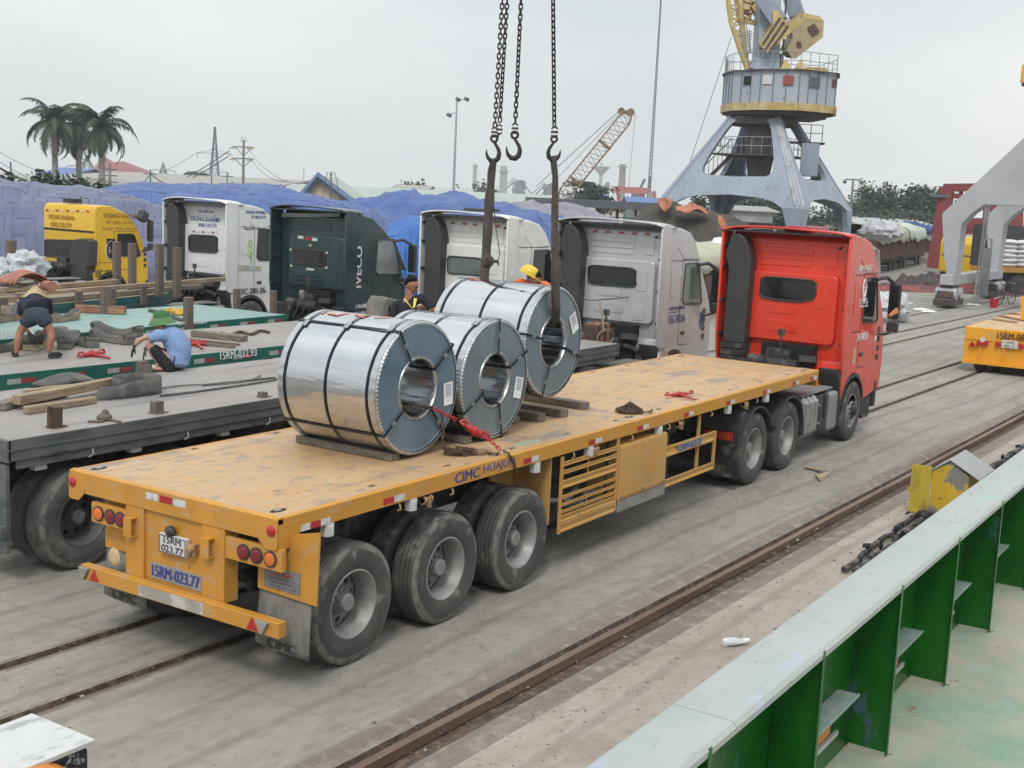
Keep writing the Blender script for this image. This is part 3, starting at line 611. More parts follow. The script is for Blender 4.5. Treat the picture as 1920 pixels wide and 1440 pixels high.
# side guards and tool box on both sides (built on the near one, mirrored simply on the far one)
b = MB(); b.box(4.17, 4.19, .05, .70, .58, 1.30) if False else b.prism([(4.19,.60),(4.19,1.32),(3.66,1.32),(3.75,1.0),(4.12,.62)], 'y', .50, .515); b.box(4.185, 4.20, .03, .7, .58, 1.32); part('guard_plate', b, m_ybox2, TR)
def zsec(b, x0_, x1_, z0_, z1_, y=-.0):   # ribbed profile rail
    h_ = z1_-z0_; b.prism([(y+.02,z0_),(y+.0,z0_),(y+.0,z0_+h_*.2),(y+.014,z0_+h_*.28),(y+.014,z0_+h_*.72),(y,z0_+h_*.8),(y,z1_),(y+.02,z1_)], 'x', x0_, x1_)
def side_guard(y, sg):
    G = part('lattice_guard', (lambda b: (b.beam((4.385,y+.012,.44),(4.385,y+.012,1.30),.03,.03), b.beam((5.655,y+.012,.46),(5.655,y+.012,1.32),.03,.03), b.beam((4.98,y+.02,.8),(4.98,y+.02,1.25),.014,.014), b.beam((4.98,y+.02,.55),(4.98,y+.02,.95),.014,.014),
        zsec(b,4.39,5.64,1.19,1.235,y), zsec(b,4.39,5.64,1.10,1.14,y), zsec(b,4.39,5.64,.94,1.03,y), zsec(b,4.39,5.64,.83,.86,y), zsec(b,4.39,5.64,.745,.775,y), zsec(b,4.39,5.64,.665,.695,y), zsec(b,4.39,5.64,.45,.555,y), zsec(b,4.39,5.64,.56,.64,y+.004)) and b)(MB()), m_ybox2, TR, bevel=.002)
    b = MB(); b.box(5.70, 6.93, y-.01, y+.55, .565, 1.225); BXX = part('tool_box', b, m_ybox2, TR, bevel=.012)
    b = MB(); b.box(5.71, 6.92, y-.022, y-.0105, .60, 1.20); part('box_door', b, m_ybox2, BXX, bevel=.008)
    b = MB(); b.box(5.69, 6.94, y-.014, y+.0, .43, .562); part('skirt', b, m_skirt, BXX)
    for x in (5.75, 6.30, 6.88):
        b = MB(); b.box(x-.02, x+.02, y-.035, y-.022, .60, .635); part('latch', b, m_ydull, BXX, bevel=.003)
    b = MB(); zsec(b,6.955,8.45,.895,1.03,y); zsec(b,6.955,8.45,.50,.60,y); b.beam((8.46,y+.012,.50),(8.46,y+.012,1.03),.04,.03); b.beam((8.0,y+.05,.52),(8.0,y+.05,1.3),.04,.03); part('open_guard', b, m_ybox2, TR, bevel=.003)
side_guard(0.0, -1)
b = MB(); b.box(7.28, 8.02, -.006, -.002, .915, 1.01); SB = part('number_board', b, MC['grey sign vinyl'], TR); text('15RM-023.77', 'side', (7.65,-.0065,.962), .70, .075, m_lblue, SB, bold=.01)
b = MB(); b.box(4.3, 8.4, 2.46, 2.48, .5, 1.0); part('far_side_guard', b, m_ybox2, TR)
for x in (4.5,5.5,7.1): b = MB(); b.beam((x,.06,1.3),(x,.06,.5),.03,.03); part('guard_hanger', b, m_black, TR)
b = MB(); b.box(4.4,5.6,.35,.37,.5,1.3); part('inner_plate', b, m_black, TR)
for y in (.55, 1.95):
    b = MB(); b.box(7.55,7.72,y-.08,y+.08,.35,1.2); b.box(7.5,7.77,y-.14,y+.14,.33,.36); b.cyl((7.63,y-.16,.9),(7.63,y-.3,.9),.03); part('landing_leg', b, m_skirt, TR, bevel=.01)
for i, x in enumerate((.97, 2.31, 3.635)):
    b = MB(); b.cyl((x,.25,.535),(x,2.25,.535),.075); b.lathe([(.0,-.05),(.2,-.05),(.2,.12),(0,.12)], (x,.62,.535), 'y', 20); b.box(x-.5,x+.5,.72,.80,.62,.72); part('axle', b, m_black, TR)
    wheel(TR, x, 0.0, rot=i*.9+.3); wheel(TR, x, TW, side=1, rot=i)
b = MB(); b.cyl((.4,1.25,.8),(1.9,1.25,.8),.16); b.cyl((2.1,1.25,.85),(3.2,1.25,.85),.15); part('air_tank', b, m_black, TR, smooth=True)
b = MB(); b.box(4.5,5.5,.3,1.2,.62,.9); part('spare_carrier', b, m_black, TR)
b = MB(); b.tube([(4.5,.25,.75),(4.8,.15,.72),(5.1,.2,.8),(4.7,.22,.66),(5.0,.12,.64),(5.3,.2,.72),(5.5,.2,.68)], .03, 6); part('hose', b, mat('grey hose', (.25,.27,.29), .6), TR, smooth=True)
# ================================================================ tractor units
def tpx(s, face, x0, y0, x1, y1, plane, m, parent, bold=0, **k):
    """lettering laid on the plane X= (rear) or Y= (side) where the photograph shows it"""
    kw = {'X': plane} if face == 'rear' else {'Y': plane}
    a, b_, c, d = (at(p, q, **kw) for p, q in ((x0,y0),(x1,y0),(x1,y1),(x0,y1)))
    W_ = ((b_-a).length+(c-d).length)/2; H_ = ((d-a).length+(c-b_).length)/2*1.0
    ctr = (a+b_+c+d)/4
    H_ = abs(((a+b_)/2-(c+d)/2).z)
    return text(s, face, ctr, W_, H_, m, parent, bold=bold, world=True, **k)
def arc_guard(b, cx, cz, r_, y0, y1, a0, a1, t=.025, n=14):
    P = [(cx+r_*math.cos(R(a)), cz+r_*math.sin(R(a))) for a in [a0+(a1-a0)*k/n for k in range(n+1)]]
    Q = [(cx+(r_-t)*math.cos(R(a)), cz+(r_-t)*math.sin(R(a))) for a in [a0+(a1-a0)*k/n for k in range(n+1)]]
    b.prism(P+Q[::-1], 'y', y0, y1)
def tractor(name, label, x0, y0, c, W=2.32, kind='a', H=3.72, group=None, glass=None, rz=0, near=True, snork=True, wall=None, grp='tractor units parked in the row'):
    """x0,y0: rear edge of the right wind deflector; local frame: +x forward, +y to the left"""
    T = thing(name, label, 'truck', (x0, y0, 0), rz, grp)
    glass = glass or m_glass; wl = wall or c; h = H-3.72
    # --- cab shell
    ar = [(.91+.64*math.cos(R(a)), .54+.66*math.sin(R(a))) for a in range(20, 161, 14)]
    if kind == 'low':    # step-roof cab without deflectors
        prof = [(.35,1.25),(.33,2.0),(.33,2.95+h),(.42,3.10+h),(.9,3.12+h),(1.5,2.9+h),(1.95,2.45+h),(2.1,2.15),(2.33,1.5),(2.33,.75),(1.6,.70)]+ar+[(.28,.98),(.22,1.2)]
    elif kind == 'iv':
        prof = [(.35,1.3),(.35,3.45+h),(.5,3.60+h),(1.0,3.50+h),(1.45,3.22+h),(1.85,2.85+h),(2.05,2.5),(2.28,1.7),(2.3,.75),(1.6,.70)]+ar+[(.28,.95),(.22,1.2)]
    else:
        prof = [(.35,1.42),(.35,3.50+h),(.5,3.62+h),(.95,3.58+h),(1.34,3.50+h),(1.60,3.33+h),(1.86,2.95),(2.17,2.47),(2.42,2.1),(2.54,1.85),(2.58,1.24),(2.52,.78),(1.6,.66)]+ar+[(.28,.85),(.20,1.28)]
    b = MB(); b.prism(prof, 'y', .05, W-.05)
    body = part('cab', b, c, T, bevel=.045, seg=3)
    # --- rear wall relief
    if kind == 'low':
        b = MB(); b.prism(rrect(W-.25, 1.0, .05, W/2, 1.85), 'x', .30, .34); part('wall_panel', b, c, body, bevel=.015)
        b = MB(); b.prism(rrect(W-.15, .05, .02, W/2, 2.4), 'x', .30, .34); part('roof_seam', b, m_dkgap, body)
    else:
        b = MB(); b.prism(rrect(W-.62, 1.22, .12, W/2-.06, 2.32), 'x', .255, .37); sl = part('sleeper_bulge', b, wl, body, bevel=.035, seg=3)
        for (y_, z_, w_, h_) in ((W/2+.05,2.28,.52,.16), (W/2+.05,1.98,.66,.20), (.52,2.55,.24,.42), (.55,1.93,.24,.30)):
            b = MB()
            o_, i_ = rrect(w_, h_, .03, y_, z_), rrect(w_-.03, h_-.03, .02, y_, z_)
            b.prism(o_, 'x', .245, .26); part('pressed_panel', b, wl, sl, bevel=.006)
        for k in range(3):
            b = MB(); b.prism([(.335,3.06+k*.115),(.352,3.03+k*.115),(.352,3.09+k*.115)], 'y', .78, 1.72) if False else b.prism(rrect(.98-.03*(2-k), .085, .012, W/2+.07, 3.08+k*.115+h), 'x', .335, .352); part('wall_rib', b, wl, body, bevel=.008)
        b = MB(); b.prism(rrect(.24, .34, .03, .45, 3.22+h), 'x', .337, .352); part('pressed_panel', b, wl, body, bevel=.008)
        b = MB(); b.prism(rrect(W-.5, .05, .01, W/2, 3.44+h), 'x', .325, .352); part('wall_rib', b, wl, body, bevel=.01)
        for y in (.3, W-.42):
            b = MB(); b.ell((.335,y,3.40+h), (.02,.035,.025)); part('lamp_stud', b, m_blkpl, body, smooth=True)
    # --- rear opening with machinery below the wall
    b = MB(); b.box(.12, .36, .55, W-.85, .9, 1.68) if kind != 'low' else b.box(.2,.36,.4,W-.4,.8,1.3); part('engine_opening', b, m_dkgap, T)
    b = MB(); b.box(-.02,.3,.9,1.35,1.3,1.6); b.cyl((-.05,.75,1.33),(-.05,1.65,1.36),.12); b.box(-.25,.3,1.4,1.9,1.0,1.35); b.cyl((.1,.4,1.2),(.1,.75,1.3),.06); b.rbox((.1,.62,1.45),(.2,.3,.12),(0,.3,.2)); b.cyl((0,1.1,1.62),(0,1.1,1.85),.02); b.box(-.02,.02,1.04,1.16,1.84,1.96)
    part('air_pipes', b, m_black, T, bevel=.01)
    b = MB(); q = random.Random(int(x0*10))
    for k in range(4): b.tube([(.0+.04*k,1.0+.1*k,1.45),(-.15,.9+.14*k,1.30+.05*k),(-.28,.8+.2*k,1.18),(-.45,.9+.12*k,1.08)], .014, 5)
    for k in range(2): b.tube([(-.1+.05*math.cos(t),.95+.28*k+.07*math.cos(t),1.40+.07*math.sin(t)-.005*t) for t in [j*.6 for j in range(34)]], .008, 4)
    part('coiled_hose', b, m_lblack, T, smooth=True)
    # --- deflectors
    if kind != 'low':
        for sd, yy in (('r', .0), ('l', W-.045)):
            b = MB(); pr = [(.40,1.30),(.12,1.30),(.05,1.5),(.0,1.85),(.0,3.55+h),(.06,3.66+h),(.42,3.62+h)]
            b.prism(pr, 'y', yy, yy+.045); dfl = part('wind_deflector', b, c if kind != 'iv' else c, T, bevel=.012)
            iy = yy+.046 if sd == 'r' else yy-.03
            for z_ in (1.75,2.35,2.95,3.35): b = MB(); b.box(.02,.34,min(iy,iy+.03),max(iy,iy+.03)+.0,z_,z_+.045); part('deflector_bracket', b, m_blkpl, dfl)
        b = MB(); zt = 3.665+h; n_ = 16
        b.grid(lambda u, v: (-.02+.62*v, .0+W*u, zt+.035*math.sin(math.pi*min(1,max(0,u)))+(-.06*(abs(2*u-1)**8))-.02*v-.012*math.sin(6.28*u)*(1-v)), n_, 5)
        part('roof_lip', b, c, T, smooth=True, solid=.03)
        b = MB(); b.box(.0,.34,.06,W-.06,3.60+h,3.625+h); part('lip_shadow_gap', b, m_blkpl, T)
        # side fairing panel in front of the deflector (upper sleeper side)
    # --- air intake
    if snork and kind != 'low':
        yl = W-.06
        b = MB(); b.prism([(yl-.12,3.56+h),(yl-.30,3.56+h),(yl-.42,3.42+h),(yl-.52,3.10+h),(yl-.50,1.62),(yl-.08,1.62),(yl-.10,2.92+h),(yl-.02,3.2+h)], 'x', .02, .33); sn = part('air_intake', b, m_blkpl, T, bevel=.03, seg=3)
        b = MB(); [b.box(.005,.33,yl-.51,yl-.06,z_,z_+.10) for z_ in (1.28,1.40,1.52)]; b.box(.03,.33,yl-.5,yl-.07,1.2,1.62); part('intake_bellows', b, m_black, sn, bevel=.012)
    # --- sides
    for sd in (0, 1):
        yy = .05 if sd == 0 else W-.05; sg = -1 if sd == 0 else 1
        e = lambda a, b_: (min(yy+sg*a, yy+sg*b_), max(yy+sg*a, yy+sg*b_))
        zt = 2.88 if kind != 'low' else 2.35
        zb = 2.12 if kind != 'low' else 1.72
        b = MB(); b.prism([(1.12,zb+.05),(1.17,zt),(1.72,zt),(1.80,zt-.06),(2.03,zb-.02),(1.95,zb-.06),(1.2,zb-.03)], 'y', *e(-.01,.004)); wn = part('door_window', b, glass, body, bevel=.004)
        b = MB(); b.tube([(1.12,yy+sg*.004,zb+.05),(1.17,yy+sg*.004,zt),(1.72,yy+sg*.004,zt),(1.80,yy+sg*.004,zt-.06),(2.03,yy+sg*.004,zb-.02),(1.95,yy+sg*.004,zb-.06),(1.2,yy+sg*.004,zb-.03)], .016, 5, closed=True); part('window_seal', b, m_blkpl, wn, smooth=True)
        b = MB(); [b.beam(p, q_, .012, .006, upv=(0,1,0)) for p, q_ in (((1.04,yy,1.3),(1.04,yy,zt+.08)), ((1.04,yy,zt+.08),(1.85,yy,zt+.08)), ((.40,yy,1.95 if kind!='low' else 1.5),(1.04,yy,1.95 if kind!='low' else 1.5)), ((1.04,yy,1.3),(1.5,yy,1.28)))]; part('door_seam', b, m_dkgap, body)
        if kind == 'a':
            b = MB(); b.prism([(.45,2.95+h),(.45,3.42+h),(.9,3.44+h),(1.3,3.32+h),(1.52,3.02+h),(1.1,3.0+h),(.75,3.22+h)], 'y', *e(.0,.008)); part('fairing_panel', b, c, body, bevel=.006)
            b = MB(); b.prism(rrect(.34, .62, .06, .74, 2.55), 'y', *e(.0,.01)); part('pressed_panel', b, c, body, bevel=.008)
            b = MB(); b.beam((.36,yy,2.95),(1.78,yy,2.93),.012,.006,upv=(0,1,0)); part('roof_seam', b, m_dkgap, body)
        b = MB(); b.rbox((1.22,yy+sg*.006,1.52),(.16,.02,.07)); part('door_handle', b, m_blkpl, body, bevel=.006)
        b = MB(); arc_guard(b, .91, .54, .66, *e(-.12,.012), 15, 165, .05); part('wheel_arch', b, m_blkpl, body)
        for k in range(4): b = MB(); b.rbox((2.2,yy+sg*.008,1.9-.17*k),(.09,.02,.10),(0,.3,0)); part('grille_slot', b, m_blkpl, body)
        # mirrors on an arm
        b = MB(); b.rbox((2.2,yy+sg*.24,2.45),(.10,.22,.66)); mm = part('mirror', b, m_blkpl, T, bevel=.04, seg=3)
        b = MB(); b.rbox((2.2,yy+sg*.24,1.98),(.11,.22,.20)); part('lower_mirror', b, m_blkpl, mm, bevel=.04)
        b = MB(); b.tube([(1.75,yy,2.84),(1.98,yy+sg*.12,2.88),(2.2,yy+sg*.22,2.76)],.035,6); part('mirror_arm', b, m_blkpl, mm, smooth=True); b = MB(); b.tube([(2.1,yy,1.84),(2.15,yy+sg*.1,1.84),(2.2,yy+sg*.22,1.9)],.035,6); part('mirror_arm', b, m_blkpl, mm, smooth=True)
        b = MB(); b.rbox((2.145,yy+sg*.24,2.45),(.01,.17,.54)); part('mirror_glass', b, m_glass, mm)
        b = MB(); b.box(1.55,2.1,*e(-.25,-.02),.35,.72); b.box(1.62,2.0,*e(-.1,.0),.30,.36); part('step', b, m_black, T, bevel=.02)
    # windscreen and bumper (seen from ahead)
    b = MB(); b.prism([(1.92,2.90),(2.42,2.13),(2.44,2.13),(1.94,2.90)] if kind != 'low' else [(2.0,2.42+h),(2.14,2.1),(2.15,2.1),(2.01,2.42+h)], 'y', .16, W-.16); part('windscreen', b, glass, body)
    b = MB(); b.box(2.2,2.36,.04,W-.04,.45,.95); part('bumper', b, m_blkpl, T, bevel=.04)
    # --- chassis
    b = MB()
    for y in (W/2-.40, W/2+.40): b.box(-4.35, 1.9, y-.04, y+.04, .78, 1.03)
    for x in (-4.3,-3.0,-1.5,0): b.box(x-.06, x+.06, W/2-.4, W/2+.4, .8, 1.0)
    part('chassis_frame', b, m_black, T, bevel=.01)
    b = MB(); b.box(-3.5,-2.5,W/2-.45,W/2+.45,1.05,1.10); b.cyl((-3.0,W/2,1.1),(-3.0,W/2,1.16),.42,seg=24); part('fifth_wheel', b, m_black, T, bevel=.02)
    for i, x in enumerate((-3.69, -2.33)):
        b = MB(); b.cyl((x,.2,.535),(x,W-.2,.535),.10); b.ell((x,W/2,.535),(.26,.26,.24)); part('axle', b, m_black, T, smooth=True)
        for sd in (0, 1):
            wheel(T, x, 0.0 if sd == 0 else W, side=-1 if sd == 0 else 1, rot=i+.5, scuff=False)
            y0_, y1_ = (-.03,.60) if sd == 0 else (W-.60,W+.03)
            b = MB(); arc_guard(b, x, .54, .63, y0_, y1_, -8 if i == 1 else 14, 172 if i == 0 else 160, .025); part('mudguard', b, m_blkpl, T, bevel=.01)
        b = MB()
    for (y0_, y1_) in ((-.03,.62),(W-.62,W+.03)):
        b = MB(); b.prism([(-4.38,.86),(-4.36,1.12),(-4.22,1.18),(-4.1,1.1),(-4.30,.86)], 'y', y0_, y1_); b.box(-4.37,-4.33,y0_,y1_,.72,.9); part('mudguard_end', b, m_blkpl, T, bevel=.03)
        b = MB(); b.box(-4.36,-4.34,y0_,y1_,.20,.80); part('mud_flap', b, m_black, T)
        yc = y1_-.33 if y0_ < 0 else y0_+.33
        b = MB(); b.box(-4.42,-4.372,yc-.22,yc+.22,.74,.86); tl = part('tail_light', b, m_red, T, bevel=.012)
        b = MB(); b.box(-4.426,-4.4205,yc-(.19 if y0_<0 else -.06),yc-(.06 if y0_<0 else -.19),.75,.85); part('indicator', b, mat('dark amber lens', (.45,.08,.01), .3), tl)
    for i in (0,):
        for sd in (0, 1): wheel(T, .91, .02 if sd == 0 else W-.02, side=-1 if sd == 0 else 1, kind='front', scuff=False, dual=False, rot=.4)
    b = MB(); b.cyl((.91,.25,.535),(.91,W-.25,.535),.07); b.box(.5,1.3,.3,W-.3,.6,.75); part('front_axle', b, m_black, T)
    for ya, yb in ((.05,.4),(W-.4,W-.05)): b = MB(); arc_guard(b, .91, .54, .60, ya, yb, 20, 175, .02); part('wheel_liner', b, m_blkpl, T, bevel=.01)
    b = MB(); b.prism([(.30,.42),(.24,.42),(.2,1.1),(.05,1.3),(.05,1.36),(.35,1.3)], 'y', .06, .40); part('splash_guard', b, m_blkpl, T, bevel=.01)
    # --- tank, battery box and air bottles along the right side
    for sd in (0, 1):
        f = (lambda a: a) if sd == 0 else (lambda a: W-a)
        yy = lambda a, c_: (min(f(a), f(c_)), max(f(a), f(c_)))
        b = MB(); b.prism(rrect(.66,.62,.10,0,.70) if False else [(f(p), z_) for p, z_ in [(.02,.45),(.10,.36),(.55,.36),(.62,.45),(.62,.95),(.55,1.02),(.10,1.02),(.02,.94)]], 'x', -1.60, -.92); tk = part('fuel_tank', b, m_rimst, T, bevel=.02)
        for x in (-1.5,-1.28,-1.06):
            b = MB(); b.prism([(f(p), z_) for p, z_ in [(.01,.45),(.095,.35),(.55,.35),(.62,.45),(.62,.95),(.55,1.03),(.095,1.03),(.01,.94)]], 'x', x-.03, x+.03); part('tank_strap', b, m_rimal, tk, bevel=.004)
        b = MB(); b.box(-.86,-.36,*yy(.06,.6),.40,1.0); b.box(-.80,-.66,*yy(.035,.06),.45,.9); b.box(-.56,-.42,*yy(.03,.06),.6,.98); bb_ = part('battery_box', b, m_blkpl, T, bevel=.02)
        for z_ in (.55,.85): b = MB(); b.cyl((-.9,f(.0),z_),(-.9,f(.1),z_),.022); part('latch', b, m_rimal, bb_, smooth=True)
        b = MB(); b.box(-.36,.02,*yy(.0,.55),.34,1.0); part('side_cover', b, mat('pale dusty plastic', (.24,.24,.235), .6, var=.1), T, bevel=.06, seg=4)
    b = MB(); b.box(-1.6,-.1,.08,.55,1.04,1.075); part('step_plate', b, mat('dusty step plate', (.20,.20,.195), .6, var=.1), T, bevel=.015)
    return T, body
m_redp = mat('truck red paint', (.74,.045,.02), .30, var=.06, vs=1.2, coat=.4, dirt=[((.40,.10,.07), .18, 1.6, (1,1,.5), .2, .35)])
m_silver = mat('truck silver paint', (.56,.565,.58), .28, .3, var=.05, vs=1.2, coat=.3, dirt=((.38,.38,.385), .3, 1.8, None, .2, .5))
m_whitep = mat('truck white paint', (.76,.755,.72), .32, var=.04, vs=1.2, coat=.3, dirt=((.42,.40,.36), .25, 2.0, None, .2, .5))
m_white2 = mat('truck cool white paint', (.72,.73,.74), .32, var=.04, vs=1.2, coat=.3, dirt=((.45,.45,.43), .2, 2.4, None, .2, .5))
m_dkgrn = mat('truck dark green paint', (.014,.040,.046), .32, var=.15, vs=2, coat=.4, dirt=((.05,.06,.06), .3, 3, None, .15, .6))
m_yelp = mat('truck yellow paint', (.70,.42,.012), .35, var=.06, vs=1.5, coat=.2, dirt=((.45,.30,.04), .22, 3, None, .12, .6))
m_sidegap = m_dkgap
def win_px(T, body, X, pts, glass, name='rear_window'):
    P = [at(px, py, X=X) for px, py in pts]
    b = MB(); b.prism([(p.y, p.z) for p in P], 'x', X, X+.03); o = part(name, b, glass, body, world=True, bevel=.004)
    b = MB(); b.tube([(X-.002,p.y,p.z) for p in P], .018, 6, closed=True); part('window_seal', b, m_blkpl, o, world=True, smooth=True)
    return o
def rr4(x0, y0, x1, y1, sk=0, r_=.12):
    """rounded four corner outline in pixels; sk is how far the right side lies lower"""
    pts = []; w_, h_ = x1-x0, y1-y0
    for p, q in rrect(1, 1, r_, .5, .5, 3): pts.append((x0+p*w_, y0+q*h_+sk*p))
    return pts
def strips_px(T, body, X, xs, y0, y1, w_, h_, cols):
    for i, px in enumerate(xs):
        p = at(px, y0+(y1-y0)*i/max(1, len(xs)-1), X=X); b = MB(); b.box(X-.003, X, p.y-w_/2, p.y+w_/2, p.z-h_/2, p.z+h_/2); part('reflective_strip', b, m_red if cols[i % len(cols)] == 'r' else m_white, body, world=True)
# red: hauling the yellow trailer
RX = 13.75
T, body = tractor('tractor_truck', 'bright red tractor truck coupled to the yellow coil trailer', RX, .05, m_redp, W=2.35, grp=None)
win_px(T, body, RX+.238, [(1428,522),(1437,519),(1480,522),(1524,526),(1530,531),(1529,552),(1524,561),(1500,566),(1455,562),(1430,557),(1425,551)], m_glass)
tpx('LÂM PHÁT', 'side', 1607.5, 493, 1636, 511, .085, m_lwhite, T, bold=.01)
tpx('21H-009.36', 'side', 1607, 624, 1627, 638, .085, m_lwhite, T, bold=.01)
for i, s_ in enumerate(('LÂM PHÁT', '031 3749 128', '0903 425')): tpx(s_, 'side', 1612, 560+i*6, 1627, 564+i*6, .085, m_lwhite, T, bold=.01)
p = at(1620, 545, Y=.09); b = MB(); b.tube([(p.x+.085*math.cos(t)*(1+.2*math.sin(3*t)),.084,p.z+.2*math.sin(t)) for t in [k*.4 for k in range(16)]], .016, 4, closed=True); b.tube([(p.x-.06,.084,p.z-.12),(p.x-.04,.084,p.z+.08),(p.x+.08,.084,p.z+.02),(p.x+.02,.084,p.z-.1),(p.x+.1,.084,p.z-.13)], .014, 4); part('emblem', b, m_lwhite, body, world=True)
p = at(1641, 640, Y=.09); b = MB(); b.prism([(p.x-.08,p.z+.2),(p.x+.08,p.z+.2),(p.x+.09,p.z-.05),(p.x,p.z-.26),(p.x-.09,p.z-.05)], 'y', .094, .099); b.mi = 1; b.box(p.x-.06,p.x+.06,.092,.084,p.z+.02,p.z+.1); part('shield_badge', b, [mat('faded pink decal', (.58,.20,.18), .5), m_lwhite], body, world=True)
b = MB(); p = at(1603, 668, Y=.09); b.box(p.x-.09,p.x+.05,.094,.099,p.z-.15,p.z+.15); part('weight_sticker', b, mat('yellowed sticker', (.5,.42,.25), .6, var=.2, vs=20), body, world=True)
b = MB(); b.prism(rrect(1.25,.5,.15,1.0,1.15), 'z', 3.62, 3.74); part('roof_unit', b, mat('dark red plastic', (.25,.008,.03), .4), T, bevel=.06, seg=3)
b = MB(); b.prism([(p_.x,p_.z) for p_ in [at(*q_, Y=-.35) for q_ in ((1668,594),(1684,586),(1682,577),(1668,590))]], 'y', -.36,-.33)
part('mirror_signal', b, m_amber, T, world=True)
# silver
SX = 14.1; SY = 3.72
T2, body = tractor('tractor_truck', 'silver tractor truck with HẢI PHƯƠNG and 15C-193.56 on its door side', SX, SY, m_silver, glass=m_glassg, H=3.70)
win_px(T2, body, SX+.238, rr4(1103, 497, 1192, 532, 7, .15), m_glass)
strips_px(T2, body, SX+.300, [1115, 1139, 1164, 1189, 1213], 433, 439, .10, .045, 'r')
tpx('HẢI PHƯƠNG', 'side', 1256, 572, 1284, 581, SY+.034, m_lblue, T2, bold=.01); tpx('15C-193.56', 'side', 1255, 590, 1284, 605, SY+.034, m_lblue, T2, bold=.01)
b = MB(); p = at(1316, 600, Y=SY+.04); b.tube([(p.x+.10*math.cos(t),SY+.034,p.z+.17*math.sin(t)) for t in [k*.4 for k in range(16)]], .01, 4, closed=True); b.ell((p.x,SY+.034,p.z),(.05,.004,.1)); part('round_badge', b, m_lblue, body, world=True)
b = MB(); b.box(SX+.3,SX+.6,SY+.03,SY+.049,1.05,1.22); part('weight_sticker', b, MC['yellowed sticker'], body, world=True)
b = MB(); b.prism([(SX+.04,.62),(SX+.2,1.22),(SX+.31,1.22),(SX+.15,.62)], 'y', SY+.02, SY+.05); part('bumper_stay', b, m_lwhite, T2, world=True)
# white behind the slings
WX = 15.0; WY = 7.75
T3, body = tractor('tractor_truck', 'cream white tractor truck seen behind the hanging slings, green tinted rear window', WX, WY, m_whitep, H=3.66, glass=m_glass)
win_px(T3, body, WX+.238, rr4(839, 480, 904, 512, 5, .15), m_glassg)
strips_px(T3, body, WX+.300, [849, 870, 890, 911, 933], 418, 424, .10, .045, 'r')
b = MB(); b.rbox((WX+.9,WY+1.3,3.69),(.7,.5,.06)); part('roof_hatch', b, m_blkpl, T3, world=True, bevel=.01)
# dark green
IX = 14.4; IY = 11.65
T4, body = tractor('tractor_truck', 'dark green tractor truck with upright IVECO lettering on its side', IX, IY, m_dkgrn, kind='iv', H=3.60, snork=False, glass=mat('pale reflecting glass', (.22,.25,.26), .08, var=.4, vs=2))
win_px(T4, body, IX+.238, rr4(550, 468, 608, 494, 3, .1), m_glass)
b = MB(); P = [at(*q_, X=IX+.3) for q_ in ((528,399),(528,407),(637,406),(637,400))]; b.prism([(p.y,p.z) for p in P], 'x', IX+.3, IX+.33); part('pale_bar', b, mat('pale dusty bar', (.35,.37,.37), .6), body, world=True)
strips_px(T4, body, IX+.24, [564, 577, 590], 445, 449, .17, .07, 'wrw')
for (px, py) in ((545,468),(546,498),(613,474),(612,502),(582,460)):
    p = at(px, py, X=IX+.24); b = MB(); b.box(IX+.235,IX+.24,p.y-.035,p.y+.035,p.z-.025,p.z+.025); part('marker', b, mat('pale yellow marker', (.5,.5,.25), .5), body, world=True)
b = MB(); p = at(582, 505, X=IX+.24); b.box(IX+.235,IX+.24,p.y-.12,p.y+.12,p.z-.025,p.z+.025); part('maker_plate', b, m_white, body, world=True)
for k in range(4):
    b = MB(); p0_, p1_ = at(556, 515+k*8, X=IX+.24), at(604, 518+k*8, X=IX+.24); b.beam(p0_, p1_, .035, .02); part('wall_rib', b, m_dkgrn, body, world=True)
def up_text(s, px, y0, y1, wpx, Yp, m, par, **k):
    a, b_ = at(px, y1, Y=Yp), at(px, y0, Y=Yp); c = (a+b_)/2; hw = (at(px+wpx, (y0+y1)/2, Y=Yp)-at(px, (y0+y1)/2, Y=Yp)).length
    text(s, 'sideup', (c.x, Yp, c.z), (b_-a).length, hw, m, par, world=True, **k)
up_text('IVECO', 672.5, 462, 539, 11, IY+.034, m_lwhite, T4, bold=.01); up_text('TECHNOLOGY', 664.5, 462, 509, 3.5, IY+.034, m_lwhite, T4, bold=.01)
tpx('HẢI PHƯƠNG', 'side', 661, 568, 694, 578, IY+.034, m_lwhite, T4, bold=.01); tpx('15H-026.15', 'side', 663, 584, 694, 594, IY+.034, m_lwhite, T4, bold=.01)
b = MB(); b.tube([(IX-.3,IY+1.0,1.5),(IX-.3,IY+1.0,1.62),(IX-.3,IY+1.0,1.7)], [.05,.07,.06], 8); part('work_lamp', b, m_rimal, T4, world=True, smooth=True)
